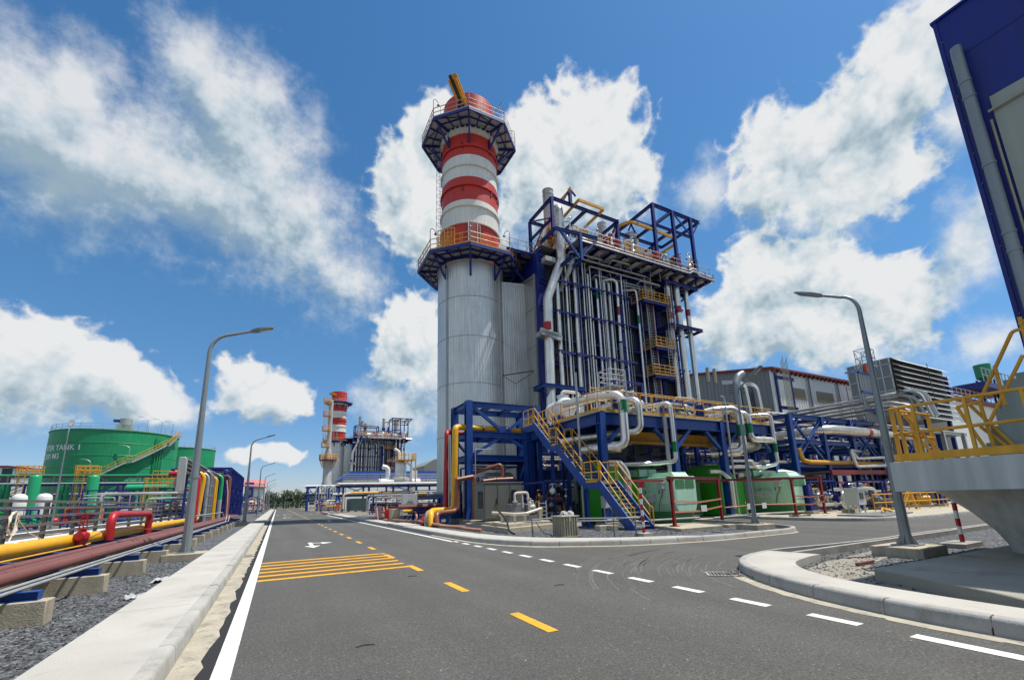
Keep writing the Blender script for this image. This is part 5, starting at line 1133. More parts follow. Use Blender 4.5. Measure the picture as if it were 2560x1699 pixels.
# ------------------------------------------------------------------ braced blue frame
fr = thing('braced_structure', 'open braced blue steel frame with gusset plates left of the staircase', 'steel frame', (14,29.2,0)); H0 = 8.2
FX0, FX1, FY0, FY1 = 11.25, 16.75, 27.6, 30.3
for x in (FX0, FX1):
    for y in (FY0, FY1):
        m = MB(); m.ib((x,y,.3),(x,y,H0+.12),.46,.42,up=(0,1,0),t=.03); m.ext([(x-.36,y-.3,.3),(x+.36,y-.3,.3),(x+.2,y-.22,1.0),(x-.2,y-.22,1.0)], (0,.04,0)); put(m, 'column', M.blue, fr)
        m = MB(); m.box(x-.5,x+.5,y-.5,y+.5,-.02,.3); put(m, 'column_base', M.conc, fr)
m = MB()
for z in (H0-.12, 6.0, 4.35):
    for y in (FY0, FY1): m.ib((FX0+.2,y,z),(FX1-.2,y,z),.26,.4,t=.03)
    for x in (FX0, FX1): m.ib((x,FY0+.2,z),(x,FY1-.2,z),.26,.4,t=.03)
    for x in (13.1, 14.9): m.ib((x,FY0,z),(x,FY1,z),.18,.26)
m.ib((FX1,FY0,3.15),(FX1+5,FY0-.6,3.15),.34,.7,t=.04); m.ib((FX0,FY0-.05,2.55),(FX0+4,FY0-.05,2.55),.2,.28); m.box(FX0+.2,FX1-.2,FY0+.2,FY1-.2,4.57,4.62); put(m, 'beam', M.blue, fr)
m = MB(); cx = (FX0+FX1)/2
for s in (-1, 1):
    m.bar((cx+s*.35,FY0,6.4),(cx+s*2.4,FY0,H0-.3),.2); m.bar((cx+s*.35,FY0,5.8),(cx+s*2.4,FY0,4.6),.2)
    m.bar((FX0,FY0+.2,4.6),(FX0,FY1-.2,5.8),.16); m.bar((FX0+.1,FY0,2.5),(FX0+1.3,FY0,1.2),.14)
put(m, 'brace', M.blue, fr)
m = MB(); m.ext([(cx-.55,FY0-.03,6.15),(cx+.55,FY0-.03,6.15),(cx+.35,FY0-.03,6.65),(cx-.35,FY0-.03,6.65)], (0,.05,0)); put(m, 'gusset_plate', M.blue, fr)
m = MB(); m.tube([(FX0+.35,FY0-.3,.3),(FX0+.35,FY0-.3,4.9),(FX0+1.6,FY0-.3,4.95)], .035, 6, .05); put(m, 'conduit', M.galv, fr)
# coloured pipes by the frame
o = pipe('yellow_pipe', 'thick yellow pipe climbing beside the blue frame and running through it', M.ylw, [(17.6,28.2,6.42),(10.5,27.7,6.45),(10.25,27.5,6.3),(10.1,27.4,1.1),(9.9,27.6,.95),(8.7,27.3,.95),(8.3,26.6,.85),(8.25,26.2,.05)], .21, 'pipe', 16, .45)
bands(o, M.brown, [((x,27.75,6.44),(1,0,0)) for x in (12.4,14.2,15.6)], .215, .12)
pipe('red_pipe', 'tall dark red pipe left of the climbing yellow pipe', M.red, [(12,29.6,6.3),(10.3,29.2,6.3),(10.05,28.6,6.2),(9.95,28.6,.9),(9.2,28.4,.8),(8.5,28.2,.75),(8.1,28,.05)], .17, 'pipe', 14, .4)
pipe('silver_pipe', 'short silver bent pipe between red and yellow ground bends', M.galv, [(9.6,28.1,.9),(8.7,27.9,.9),(8.3,27.3,.8),(8.25,27.2,.05)], .15, 'pipe', 12, .4)
pipe('brown_pipe', 'copper-brown pipe standing directly beside the climbing yellow pipe', M.copper, [(10.35,27.0,3.0),(10.2,27.0,2.9),(10.15,27.0,.9),(9.0,26.6,.85),(8.55,26.2,.8),(8.5,25.9,.05)], .15, 'pipe', 12, .35)
pipe('brown_pipe', 'copper-brown pipe with elbow in front of the frame column', M.copper, [(10.1,26.9,2.85),(11.25,26.9,3.05),(11.3,26.9,2.9),(11.3,26.9,.35)], .15, 'pipe', 14, .3)
pipe('brown_pipe', 'copper-brown pipe branching behind the grey cabinet top', M.copper, [(11.5,28.2,3.3),(13.4,27.1,3.9),(13.5,27.1,3.5),(13.5,27.1,2.9),(12.0,27,2.75)], .13, 'pipe', 12, .25)
pipe('brown_pipe', 'short copper-brown pipe stub above the grey cabinet', M.copper, [(13.0,27.0,2.85),(14.3,26.8,2.9),(14.35,26.8,2.6)], .12, 'pipe', 12, .2)
pipe('grey_pipe', 'slim pale pipe between the red and the yellow uprights', M.galv, [(10.0,28.0,.3),(10.0,28.0,5.9)], .06, 'pipe', 8)
for k, (x, y) in enumerate(((8.9,26.6),(9.5,26.9),(9.3,28.1))):
    t = thing('pipe_stand', ORD[k] + ' short blue stand under the coloured ground pipes', 'pipe stand', (x,y,0)); m = MB(); m.ib((x,y,.02),(x,y,.72),.16,.16,up=(0,1,0)); m.box(x-.2,x+.2,y-.2,y+.2,.02,.05); put(m,'post',M.blue,t); m = MB(); m.ib((x-.4,y,.7),(x+.4,y,.7),.14,.12); put(m,'cross_beam',M.blue,t)
rack(8.2, 13, 30.4, 31.6, [.75, 1.0], [8.6,10.2,11.8,13], 'low yellow-and-brown pipe bank on the ground beyond the blue frame', M.navy, 2, 9, .14, 0, [M.ylw, M.brown], braces=False)
# ------------------------------------------------------------------ pump pad, cabinet, cream pipework
t = thing('machine_plinth', 'two-step concrete machine base under the cream pump set', 'concrete base', (11.2,21,0))
m = MB(); m.prism([(9.35,18.3),(12.9,19.6),(12.9,24.4),(9.7,24.4)], 0, .27); put(m, 'lower_step', M.conc, t, bevel=.015)
m = MB(); m.prism([(9.6,18.75),(12.6,19.85),(12.6,24.2),(9.9,24.2)], .27, .42); put(m, 'upper_step', M.conc, t, bevel=.015)
t = thing('control_cabinet', 'dull grey steel control cabinet with dark window beside the blue frame', 'cabinet', (11,22.6,.4))
m = MB(); m.box(9.75,12.1,21.8,23.2,.5,2.42); m.box(9.7,12.15,21.75,23.25,2.42,2.47); put(m, 'body', M.grey, t, bevel=.012)
for x in (9.8, 10.55, 11.3): m = MB(); m.box(x,x+.7,21.77,21.8,.6,2.35); dr = put(m, 'door', M.grey, t)
m = MB(); m.box(9.72,9.75,22.0,22.6,1.1,2.0); m.box(11.38,11.7,21.74,21.77,1.2,2.05); put(m, 'window', M.glassd, dr)
for x in (10.46,11.24): m = MB(); m.bar((x,21.74,1.3),(x,21.74,1.6),.04); put(m, 'handle', M.black, dr)
t = thing('pump', 'cream pump set with bent cream pipes on the concrete base', 'pump', (11.4,19.8,.4))
m = MB(); m.box(10.35,12.2,20.1,21.2,.42,.72); put(m, 'tray', M.mgrey, t)
m = MB(); m.box(10.55,11.35,20.2,20.9,.72,1.32); m.tube([(11.4,20.5,1.0),(12.0,20.5,1.0)],.3,14); put(m, 'motor', M.mgrey, t, bevel=.02)
m = MB(); m.tube([(8.95+.7,20.6,.9),(10.4,19.6,.82),(10.9,19.3,.84),(11.9,19.5,1.05),(11.95,19.6,.9),(11.95,19.7,.55)],.075,10,.2); put(m, 'suction_pipe', M.cream, t)
m = MB(); m.tube([(10.75,20.2,1.35),(10.75,20.2,1.85),(11.5,20.2,1.87),(11.55,20.2,1.4),(11.6,20.2,.8)],.065,10,.14); [m.ring((10.75,20.2,z),(0,0,1),.14,.05,12) for z in (1.42,)]; m.ring((11.56,20.2,1.55),(0,0,1),.14,.05,12); m.tube([(11.2,20.2,1.86),(11.2,20.2,1.1)],.04,8); put(m, 'delivery_pipe', M.cream, t)
for x, y in ((9.95,20.1),(10.4,19.6),(10.85,19.35)): m = MB(); m.bar((x,y,.4),(x,y,.78),.09); m.box(x-.14,x+.14,y-.1,y+.1,.74,.78); put(m, 'pipe_leg', M.cream, t)
m = MB(); m.wheel((11.62,20.0,1.35),(0,1,0),.12,.02); m.sphere((11.6,20.1,1.3),.1,10,6); put(m, 'handwheel', M.white, t)
t = thing('cable_ladder', 'short grey upright cable ladder at the corner of the machine base', 'cable ladder', (12.3,20,.3)); m = MB(); [m.bar((x,20.1,.3),(x,20.1,1.42),.06) for x in (12.1,12.55)]; put(m,'rail',M.galv,t); m = MB(); [m.bar((12.1,20.1,.5+.2*k),(12.55,20.1,.5+.2*k),.05) for k in range(5)]; put(m,'rung',M.galv,t)
pipe('hose', 'thick black ribbed hose curving down from the cabinet to the gravel', M.black, [(10.3,21.4,1.15),(9.9,20.3,.95),(9.45,19.0,.8),(9.3,18.3,.6),(9.25,18.0,.15),(9.3,17.6,.06)], .045, 'hose', 8, .3)
for k, (pts, lab) in enumerate([([(9.2,15.9,.7),(9.18,15.8,.35),(9.1,15.5,.06)],'black cable hanging from the scaffold rail end'),([(9.35,15.85,.66),(9.5,15.5,.2),(10.0,15.4,.06),(10.4,15.9,.07)],'black cable looping on the gravel behind the white-roped crate')]): pipe('cable', lab, M.black, pts, .018, 'cable', 6, .2)
# ribbed concrete crate with hoses, scaffold rail, striped post
t = thing('ribbed_crate', 'weathered ribbed crate with white hoses coiled on top, on the gravel', 'crate', (10.05,14.75,0))
m = MB(); m.box(9.72,10.4,14.42,15.1,.12,.82); 
for k in range(6): 
    for a in (0, 1): m.box(9.74+.115*k,9.79+.115*k,14.36 if a == 0 else 15.1,14.42 if a == 0 else 15.16,.12,.82); m.box(9.66 if a == 0 else 10.4,9.72 if a == 0 else 10.46,14.44+.115*k,14.49+.115*k,.12,.82)
m.box(9.65,10.47,14.35,15.17,.82,.87); put(m, 'body', M.tan, t, bevel=.01)
m = MB(); m.box(9.62,10.5,14.32,15.2,.03,.12); put(m, 'base_frame', M.tan, t)
m = MB()
for k in range(6):
    cx_, cy_ = 9.85+.1*k, 14.6+.06*(k % 3); m.tube([(cx_+.1*math.cos(a), cy_+.05*math.sin(2*a), .95+.09*math.sin(a)) for a in [6.28*i/12 for i in range(13)]], .014, 6, 0)
m.tube([(9.95,14.6,.95),(9.98,14.33,.9),(10.0,14.3,.68)],.014,6); put(m, 'hose', M.white, t)
m = MB(); m.add([(10.3,14.31,.62),(10.52,14.31,.62),(10.54,14.31,.46),(10.28,14.31,.48)],[[0,1,2,3]]); m.add([(10.3,14.305,.62),(10.52,14.305,.62),(10.54,14.305,.46),(10.28,14.305,.48)],[[3,2,1,0]]); put(m, 'paper_tag', M.white, t)
t = thing('scaffold_rail', 'rusty grey scaffold tube rail on three uprights along the gravel edge', 'railing', (10.7,14.5,0))
for x, y in ((9.16,15.8),(11.3,13.35),(12.1,13.05)): m = MB(); m.tube([(x,y,0),(x,y,.74)],.026,8); put(m,'post',M.mgrey,t)
for a, b in (((8.95,16.0,.64),(11.5,13.3,.66)),((9.16,15.8,.72),(10.3,15.2,.8)),((9.9,15.9,.72),(12.4,13.1,.72)),((11.2,13.6,.68),(13.3,14.2,.7))): m = MB(); m.tube([a,b],.024,8); put(m,'tube',M.galv,t)
t = thing('striped_post', 'red and white striped post at the kerb in front of the staircase foot', 'post', (12.4,12.95,.16))
m = MB(); m.box(12.15,12.65,12.7,13.2,.0,.17); put(m,'foot',M.walk,t)
for k in range(9): m = MB(); m.tube([(12.4,12.95,.17+.21*k),(12.4,12.95,.17+.21*(k+1))],.055,14); put(m,'stripe',M.red if k%2==0 else M.white,t)
m = MB(); m.box(12.46,12.6,12.9,13.0,1.85,2.08); put(m,'reflector',M.dred,t)
for k, (x, y, lx, lab) in enumerate([(13.0,16.3,.7,'concrete block on the gravel under the scaffold rail'),(13.4,15.9,.3,'small concrete block beside the staircase foot')]): m = MB(); m.box(x,x+lx,y,y+.4,.0,.26); tag(put(m,'concrete_block',M.conc,bevel=.015),lab,'concrete block')
t = thing('junction_box', 'pale grey junction box wrapped in plastic on the platform corner column', 'junction box', (15.2,18.4,.9)); m = MB(); m.box(15.0,15.42,18.3,18.6,.95,1.6); put(m,'box',M.lgrey,t,bevel=.01); m = MB(); m.bar((15.2,18.6,.2),(15.2,18.6,1.0),.06); put(m,'stand',M.galv,t)
scrap(15.35,18.25,.3,9,'white plastic wrap hanging on the grey junction box',1.0); scrap(13.55,13.95,.16,12,'white plastic bag tied to the scaffold rail',.5)
t = thing('signal_stand', 'little grey A-frame stand before the vivid green duct', 'stand', (16,17.6,0)); m = MB(); [m.bar((15.6+.3*k,18.9,.1),(15.6+.3*k,18.9,1.1),.05) for k in range(4)]; [m.bar((15.6+.3*k,18.9,1.1),(15.8+.3*k,18.5,.7),.07) for k in range(4)]; m.bar((15.5,18.9,.4),(16.6,18.9,.4),.05); put(m,'frame',M.galv,t)
# ------------------------------------------------------------------ generators and red canopies
def generator(x, y, label, mirror=False):
    t = thing('generator', label, 'generator', (x+.85, y+1.7, 0)); w = 1.72; l = 3.4
    prof = [(x+.22,.62),(x+w-.2,.62),(x+w-.02,1.05),(x+w,2.44),(x+w-.05,2.52),(x+.05,2.52),(x,2.44),(x-.0,1.05)]
    m = MB(); m.ext([(a,y,b) for a,b in prof], (0,l,0)); put(m, 'body', M.gen, t, bevel=.012)
    m = MB(); m.ext([(x+.3,y+.15,2.5),(x+.3,y+l-1.2,2.5),(x+.3,y+l-1.4,2.75),(x+.3,y+.35,2.75)], (w-.6,0,0)); put(m, 'roof_hood', M.gen, t, bevel=.015)
    m = MB(); m.box(x-.15,x+1.3,y+l-1.0,y+l-.1,2.52,3.1); put(m, 'air_intake', M.gend, t, bevel=.02)
    m = MB(); [m.box(x-.1+.72*k,x+.55+.72*k,y+l-1.03,y+l-1.0,2.62,3.02) for k in range(2)]; [m.box(x-.18,x-.15,y+l-.9+.4*k,y+l-.55+.4*k,2.62,3.02) for k in range(2)]; put(m, 'intake_grille', M.duct if False else M.gen, t)
    m = MB()
    for k in range(2):
        for j in range(5): m.box(x+.13+.76*k,x+.8+.76*k,y-.025,y,1.86+.1*j,1.93+.1*j)
    put(m, 'grille', M.gend, t)
    m = MB(); m.box(x+.08,x+w-.08,y-.015,y,1.05,1.8); put(m, 'end_door', M.gen, t, bevel=.008)
    for k in range(3): m = MB(); m.box(x-.02,x,y+.25+1.05*k,y+1.15+1.05*k,1.05,2.3); dr = put(m, 'side_door', M.gen, t)
    m = MB(); m.bar((x-.03,y+1.05,1.6),(x-.03,y+1.05,1.8),.04); m.bar((x-.03,y+2.1,1.6),(x-.03,y+2.1,1.8),.04); put(m, 'handle', M.black, dr)
    for yy, zz, s in ((.55,1.85,.34),(1.3,1.15,.42),(2.2,1.2,.4)): m = MB(); m.box(x-.3,x-.02,y+yy,y+yy+s,zz,zz+s*.95); m.box(x-.33,x-.02,y+yy-.03,y+yy+s+.03,zz+s*.95,zz+s*.95+.03); put(m, 'control_box', M.lgrey, t, bevel=.01)
    m = MB(); m.tube([(x-.12,y+.7,1.85),(x-.15,y+.75,1.5),(x-.1,y+.9,1.4),(x-.15,y+1.0,1.0),(x-.1,y+1.1,.7)],.02,6); put(m, 'cable', M.black, t)
    m = MB(); m.box(x+.15,x+w-.15,y+.2,y+l-.1,.05,.62); put(m, 'base_skid', M.gend, t)
    return t
generator(18.85, 17.15, 'pale green generator enclosure nearest the staircase'); generator(29.5, 17.15, 'pale green generator enclosure further right, behind the slim lamp')
for k, (x, lab) in enumerate(((16.35,'vivid green tapering air duct behind the staircase'),(25.9,'vivid green tapering air duct left of the second generator'))):
    t = thing('air_duct', lab, 'air duct', (x+1,20,0)); m = MB(); m.ext([(x,19.6,.1),(x+2.3,19.6,.1),(x+2.3,19.6,2.2),(x+1.5,19.6,2.6),(x+.75,19.6,3.4),(x+.15,19.6,3.4),(x,19.6,2.8)], (0,2.6,0)); put(m,'casing',M.duct,t,bevel=.03)
    m = MB(); m.box(x+.2,x+.9,19.55,19.6,.5,1.5); put(m,'hatch',M.gend,t); m = MB(); m.ring((x+.45,20.6,3.45),(0,0,1),.5,.1,16); put(m,'collar',M.galv,t)
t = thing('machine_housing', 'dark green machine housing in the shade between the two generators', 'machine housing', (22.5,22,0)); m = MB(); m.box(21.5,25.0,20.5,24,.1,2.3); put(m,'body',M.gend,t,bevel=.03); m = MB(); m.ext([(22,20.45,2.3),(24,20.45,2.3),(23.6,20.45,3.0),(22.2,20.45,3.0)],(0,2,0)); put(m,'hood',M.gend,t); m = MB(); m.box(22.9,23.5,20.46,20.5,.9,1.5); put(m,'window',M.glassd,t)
def canopy(pts, h, x0, x1, y, label, zb):
    t = thing('steel_canopy', label, 'canopy frame', ((x0+x1)/2, y, 0))
    for (px, py, pz) in pts:
        m = MB(); m.ib((px,py,pz),(px,py,h),.12,.12,up=(0,1,0)); m.box(px-.16,px+.16,py-.16,py+.16,pz,pz+.03)
        for s in (-1,1): m.ext([(px,py-.01,h-.28),(px+.05*s,py-.01,h-.28),(px+.3*s,py-.01,h-.03),(px,py-.01,h-.03)],(0,.02,0)); m.ext([(px,py-.01,pz+.26),(px+.02*s,py-.01,pz+.26),(px+.16*s,py-.01,pz+.02),(px,py-.01,pz+.02)],(0,.02,0))
        put(m,'post',M.dred,t)
    m = MB(); a = V(pts[0]); b = V(pts[-1]); d = (b-a).normalized(); d.z = 0; p0 = V((a.x,a.y,h)); p1 = V((b.x,b.y,h)); m.ib(p0-d*(a.x-x0), p1+d*(x1-b.x),.12,.12); m.bar(p0-d*(a.x-x0)+V((0,2.6,0)), p1+d*(x1-b.x)+V((0,2.6,0)),.1); put(m,'beam',M.dred,t)
    return t
P1, P2, P3, P4 = (15.75,14.5,.17), (20.6,15.75,.05), (27.1,15.7,.17), (29.0,15.1,.17)
canopy([P1,P2], 2.3, 15.45, 20.9, 15, 'red steel canopy frame in front of the first generator', 0)
canopy([P3,P4], 2.28, 21.2, 29.3, 15.4, 'red steel canopy frame in front of the second generator', 0)
for a, b, lab in (((P1),(P2),'first generator'),((P3),(P4),'second generator')):
    for z, w in ((.78,'lower'),(1.15,'upper')):
        a2 = V((a[0],a[1]-.08,z+(.1 if w=='upper' else 0))); b2 = V((b[0],b[1]-.08,z+.1)); mid = a2.lerp(b2,.5)-V((0,0,.1)); m = MB()
        for p, q in ((a2,mid),(mid,b2)): m.bar(p,q,.012,.075)
        tag(put(m,'barrier_tape',M.tape), f'{w} faded barrier tape strung between red posts before the {lab}', 'barrier tape')
for x, y, z, lab in ((18.2,15.0,.85,'pale blue notice hung on the tape before the first generator'),(22.4,15.5,.8,'white notice hung on the tape left of the second generator'),(23.7,15.5,.8,'second white notice hung on the tape, next to the first')):
    m = MB(); m.bar((x,y,z),(x+.45,y+.05,z),.012,.3); tag(put(m,'notice',M.white),lab,'notice')
m = MB(); m.tube([(20.7,15.6,.8),(24,15.8,.85),(27,15.6,.8)],.03,6); tag(put(m,'rail_tube',M.tape),'reddish tube rail tied between the two red canopies','railing')
t = thing('concrete_pad', 'broad low concrete pad carrying a red canopy post beside the staircase foot', 'concrete pad', (16,15,0)); m = MB(); m.prism([(14.9,13.4),(17.5,13.4),(18.2,15.8),(15.9,16.3)], 0, .16); put(m,'slab',M.conc,t,bevel=.015)
for x, y, lx, ly, h, lab in ((17.9,13.4,.6,.4,.16,'small concrete block beside the broad pad on the island'),(27,15.5,1.2,.6,.16,'low concrete footing under the second red canopy')): m = MB(); m.box(x,x+lx,y,y+ly,0,h); tag(put(m,'concrete_block',M.conc,bevel=.01),lab,'concrete block')
for k, (a, b) in enumerate((((15.7,17.0,.3),(19.9,16.6,.3)),((20.8,16.4,.25),(26.5,16.9,.25)),((25,17.2,.25),(29.5,16.6,.25)))): pipe('grey_pipe', ORD[k]+' low grey pipe lying along the generator fronts from the left', M.galv, [a,b], .05, 'pipe', 8)
lamp(18.0, 12.2, (.12,-1), 6.5, .65, 'grey street lamp on the kerbed island before the second generator', 'lamps at the junction', ped=.6, r0=.1, zb=.24, rise=.55)
lamp(13.2, 5.2, (-.04,1), 6.95, .82, 'grey street lamp beside the white slab landing on the right', 'lamps at the junction', ped=.62, r0=.11, zb=.25, rise=.55)
# ================================================================== RIGHT FOREGROUND: slab landing and navy building
t = thing('foundation_pad', 'low stained concrete pad under the flared pier on the right', 'concrete pad', (12,3.5,0))
m = MB(); m.prism([(9.25,4.2),(15.5,3.95),(15.5,-12),(7.95,-12),(7.95,2.0),(8.3,2.45)], 0, .23)
M.padc = paint('stained_concrete', (.30,.285,.235), .75, 0, .22, .7, 0, .25, 30, .1, dirt=(.12,.105,.08,.7)); put(m, 'slab', M.padc, t, bevel=.02)
t = thing('landing_slab', 'white concrete landing slab with yellow railing standing on a flared pier', 'landing', (13,2,.23))
m = MB(); m.box(11.3,16.5,-9,4.48,1.5,2.1); put(m, 'slab', M.slab, t, bevel=.012)
m = MB(); vs = []; fs = []; n = 40; prof = [(0,1.25),(.12,1.27),(.4,1.42),(.75,1.7),(1.05,2.02),(1.27,2.3)]
for r_, rx in prof:
    for k in range(n):
        a = 6.28318*k/n; vs.append((13.55+.85*rx/1.25*.85*math.cos(a), 2.35+ (rx)*1.0*math.sin(a)*.98-.0, .23+r_))
for i in range(len(prof)-1):
    for k in range(n): fs.append([i*n+k, i*n+(k+1)%n, (i+1)*n+(k+1)%n, (i+1)*n+k])
m.add(vs, fs); put(m, 'flared_pier', M.slab, t, sharp=60)
m = MB(); q = .045
def rl(*p, r=.032): m.tube(p, r, 10, .1)
for z in (2.68, 3.22): rl((13.4,4.36,z),(11.42,4.36,z),(11.42,-6,z))
for y in (4.2,3.95,3.17,2.42,1.5,.5): m.bar((11.42,y,2.1),(11.42,y,3.22),.07,.05)
for x in (11.55,12.4,13.3): m.bar((x,4.36,2.1),(x,4.36,3.22),.06,.06)
m.bar((11.39,4.4,2.19),(11.39,-6,2.19),.016,.15); m.bar((11.4,4.39,2.19),(13.4,4.39,2.19),.016,.15)
put(m, 'railing', M.yel, t)
m = MB()
for a, b in (((11.9,4.3,3.15),(13.7,4.3,2.15)),((12.3,4.3,2.7),(13.2,4.3,2.15)),((12.6,3.35,2.75),(12.6,2.95,2.15)),((12.7,3.45,3.22),(12.6,2.9,2.2))): rl(a,b)
rl((12.5,3.6,3.2),(12.5,3.25,3.24),(12.45,2.55,4.5),(12.45,2.4,4.5),(12.45,2.4,3.7)); rl((12.5,3.2,2.15),(12.5,3.25,3.24)); rl((12.45,3.2,2.75),(12.45,2.5,4.0)); rl((12.45,2.9,3.9),(12.45,2.9,3.1)); rl((12.5,3.6,3.2),(12.5,3.3,2.2))
for k in range(5): rl((12.5+.18*k,2.42,3.7),(12.5+.18*k,2.42,4.75-.02*k))
rl((12.45,2.42,4.62),(13.3,2.42,4.62)); rl((12.45,2.42,4.2),(13.3,2.42,4.2)); put(m, 'stair_railing', M.yel, t)
m = MB()
pr_ = [(0,2.1)]
for y0, z in ((3.36,2.42),(3.24,2.74),(3.12,3.08),(3.0,3.35),(2.9,3.62)): pr_ += [(y0,z-.32 if len(pr_) > 1 else 2.1),(y0,z)]
pr_ = [(2.4,2.105),(3.36,2.105),(3.36,2.42),(3.24,2.42),(3.24,2.74),(3.12,2.74),(3.12,3.08),(3.0,3.08),(3.0,3.35),(2.9,3.35),(2.9,3.62),(2.72,3.62),(2.72,3.72),(2.4,3.72)]
m.ext([(12.7,a,b) for a,b in pr_],(1.9,0,0))
M.stepc = paint('greenish_concrete', (.30,.37,.34), .75, 0, .1, .6, .12, .1, 30, .05); put(m, 'step', M.stepc, t)
t = thing('navy_building', 'navy clad building with grey wall panel towering at the right edge', 'building', (19,-5,0))
m = MB(); m.box(13.0,26,-20,2.55,3.7,12.3); m.box(14.7,26,-20,2.4,0,3.7); put(m, 'wall', M.navyw, t)
m = MB(); m.box(12.96,13.0,-16,2.06,3.8,9.75); put(m, 'wall_panel', paint('grey_green_panel', (.34,.37,.32), .6, 0, .06, .5, .1), t)
m = MB(); [m.box(12.992,13.0,2.4-1.1*k,2.412-1.1*k,3.8,12.3) for k in range(1,14)]; [m.box(12.992,13.0,-15,2.5,z,z+.012) for z in (11.1,)]; put(m, 'sheet_joint', M.navy, t)
m = MB(); m.box(12.97,13.0,2.5,2.57,3.7,12.32); m.box(12.95,26.05,-20.05,2.6,12.3,12.36); put(m, 'corner_trim', M.navyw, t)
m = MB(); m.tube([(12.86,2.3,11.25),(12.82,2.3,11.0),(12.82,2.3,2.2)], .1, 14)
for z in (10.3,9.9,8.2,6.6,6.2,4.5): m.ring((12.82,2.3,z),(0,0,1),.112,.06,14)
put(m, 'downpipe', M.lampm, t)
m = MB(); m.tube([(12.9,2.12,9.4),(12.9,1.0,9.45),(12.9,-4,9.6)], .03, 8); m.tube([(12.93,2.12,9.2),(12.93,2.12,4)], .022, 8); put(m, 'conduit', M.tan, t)
m = MB()
for k in range(12): m.bar((12.985,2.53,11.7-.75*k),(12.985,2.49,11.7-.75*k),.02,.02)
put(m, 'trim_screw', M.galv, t)
t = thing('striped_post', 'red and white striped post half hidden by the flared pier', 'post', (15.95,5.1,0))
m = MB(); m.box(15.3,16.4,4.85,5.4,.02,.14); put(m,'foot',M.padc,t)
for k in range(6): m = MB(); m.tube([(15.95,5.1,.14+.2*k),(15.95,5.1,.14+.2*(k+1))],.05,12); put(m,'stripe',M.red if k%2==0 else M.white,t)
m = MB(); m.box(10.6,11.2,5.05,5.12,.03,.1); tag(put(m,'timber_offcut',M.brown),'short brown timber offcut lying in the gravel beside the pad','timber')
# wall of kerb blocks seen from the gravel: low retaining edge
m = MB()
for k in range(24): x = 10.75+1.0*k; m.box(x,x+.99,6.44,6.55,.0,.17)
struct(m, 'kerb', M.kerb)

# ================================================================== RIGHT MIDDLE: racks, pipes, halls
rk = rack(33.7, 59.5, 19, 25, [3.4, 5.15, 7.1], [33.7+4.3*k for k in range(7)], 'long blue steel pipe rack right of the pump platform', M.blue, 4, 31, .36)
m = MB()
for k in range(6):
    x = 33.7+4.3*k; m.bar((x,19,5.9),(x+1.2,19,7.0),.16); m.bar((x,19,4.2),(x+1.3,19,5.0),.14); m.bar((x+4.3,19,4.2),(x+3.0,19,5.0),.14)
put(m,'knee_brace',M.blue,rk)
for k, (y0, y1, lv) in enumerate(((31,37,[4.5,6.8,8.6]),(43,49,[5,7.5,9.5]))): rack(45.5, 76, y0, y1, lv, [45.5+5*j for j in range(7)], ('second','third')[k]+' row of navy pipe racks deeper behind the blue rack', M.navy, 5, 33+k, .4)
o = pipe('silver_pipe', 'largest silver pipe with a red band, bending round along the blue rack', M.alu, [(36.5,27,5.95),(37.0,23,6.1),(37.9,18.6,6.2),(41.5,18.4,6.15),(52,18.4,6.1)], .37, 'pipe', 20, 1.6, 1.3); m = MB(); m.ring((43.6,18.4,6.13),(1,0,0),.385,.5,20); put(m,'red_band',M.red,o)
for k in range(3): pipe('silver_pipe', ('nearest','middle','farthest')[k]+' of three silver pipes lying on the blue rack top', M.alu, [(33,20.2+1.5*k,7.45),(58,20.2+1.5*k,7.45)], .17+.03*k, 'pipe', 12, seam=2, group='silver pipes on the rack top')
pipe('yellow_pipe', 'orange-yellow pipe lying along the lower level of the blue rack', M.yel, [(34.2,18.9,4.6),(34.4,18.9,3.75),(35.2,18.8,3.6),(46,18.8,3.6)], .17, 'pipe', 12, .5)
for k, (x0, zt, zb, y) in enumerate(((40.7,4.6,3.25,18.3),(41.6,4.55,3.95,18.6),)): pipe('silver_pipe', ('outer','inner')[k]+' of two silver hairpin pipes beside the white slab', M.alu, [(46,19.6,zt),(x0,y+.2,zt),(x0,y,zb),(50,y-.6,zb+.25)], .13, 'pipe', 12, .3)
t = thing('canopy_roof', 'long low shelter with dark red fascia under the blue rack', 'shelter', (42.5,20,0)); m = MB(); m.box(37,48.5,18.3,18.5,2.65,3.0); put(m,'fascia',M.dred,t); m = MB(); m.box(37,48.5,18.5,23,2.8,2.95); put(m,'roof',M.mgrey,t); m = MB(); [m.ib((x,18.8,0),(x,18.8,2.7),.2,.2,up=(0,1,0)) for x in (37.3,41,44.6,48.2)]; put(m,'post',M.navy,t)
for k, (x, y, lx, h, mats, lab) in enumerate([(32.5,17.6,3.2,2.1,[M.alu,M.galv,M.white],'bright silver pipe skid right of the second generator'),(36.6,16.6,3.4,2.0,[M.alu,M.white,M.mgrey],'silver and white pipe skid under the red fascia'),(41.5,17,3.5,2.1,[M.alu,M.mgrey,M.yel],'pipe skid with yellow parts behind the right-hand lamp'),(33.2,21,5,2.6,[M.dark,M.alu,M.mgrey],'shaded pipe skid deep under the blue rack'),(39,21.5,5,2.4,[M.dark,M.alu,M.galv],'shaded pipe skid deep under the red-fascia shelter'),(46,17.5,4,2.4,[M.yel,M.alu,M.galv],'yellow pipe skid below the white slab edge'),(51,15,4,2.6,[M.yel,M.white,M.galv],'far right yellow skid seen beneath the white slab')]): skid(x, y, .05, lx, 1.8, h, 90+k, lab, mats, n=12)
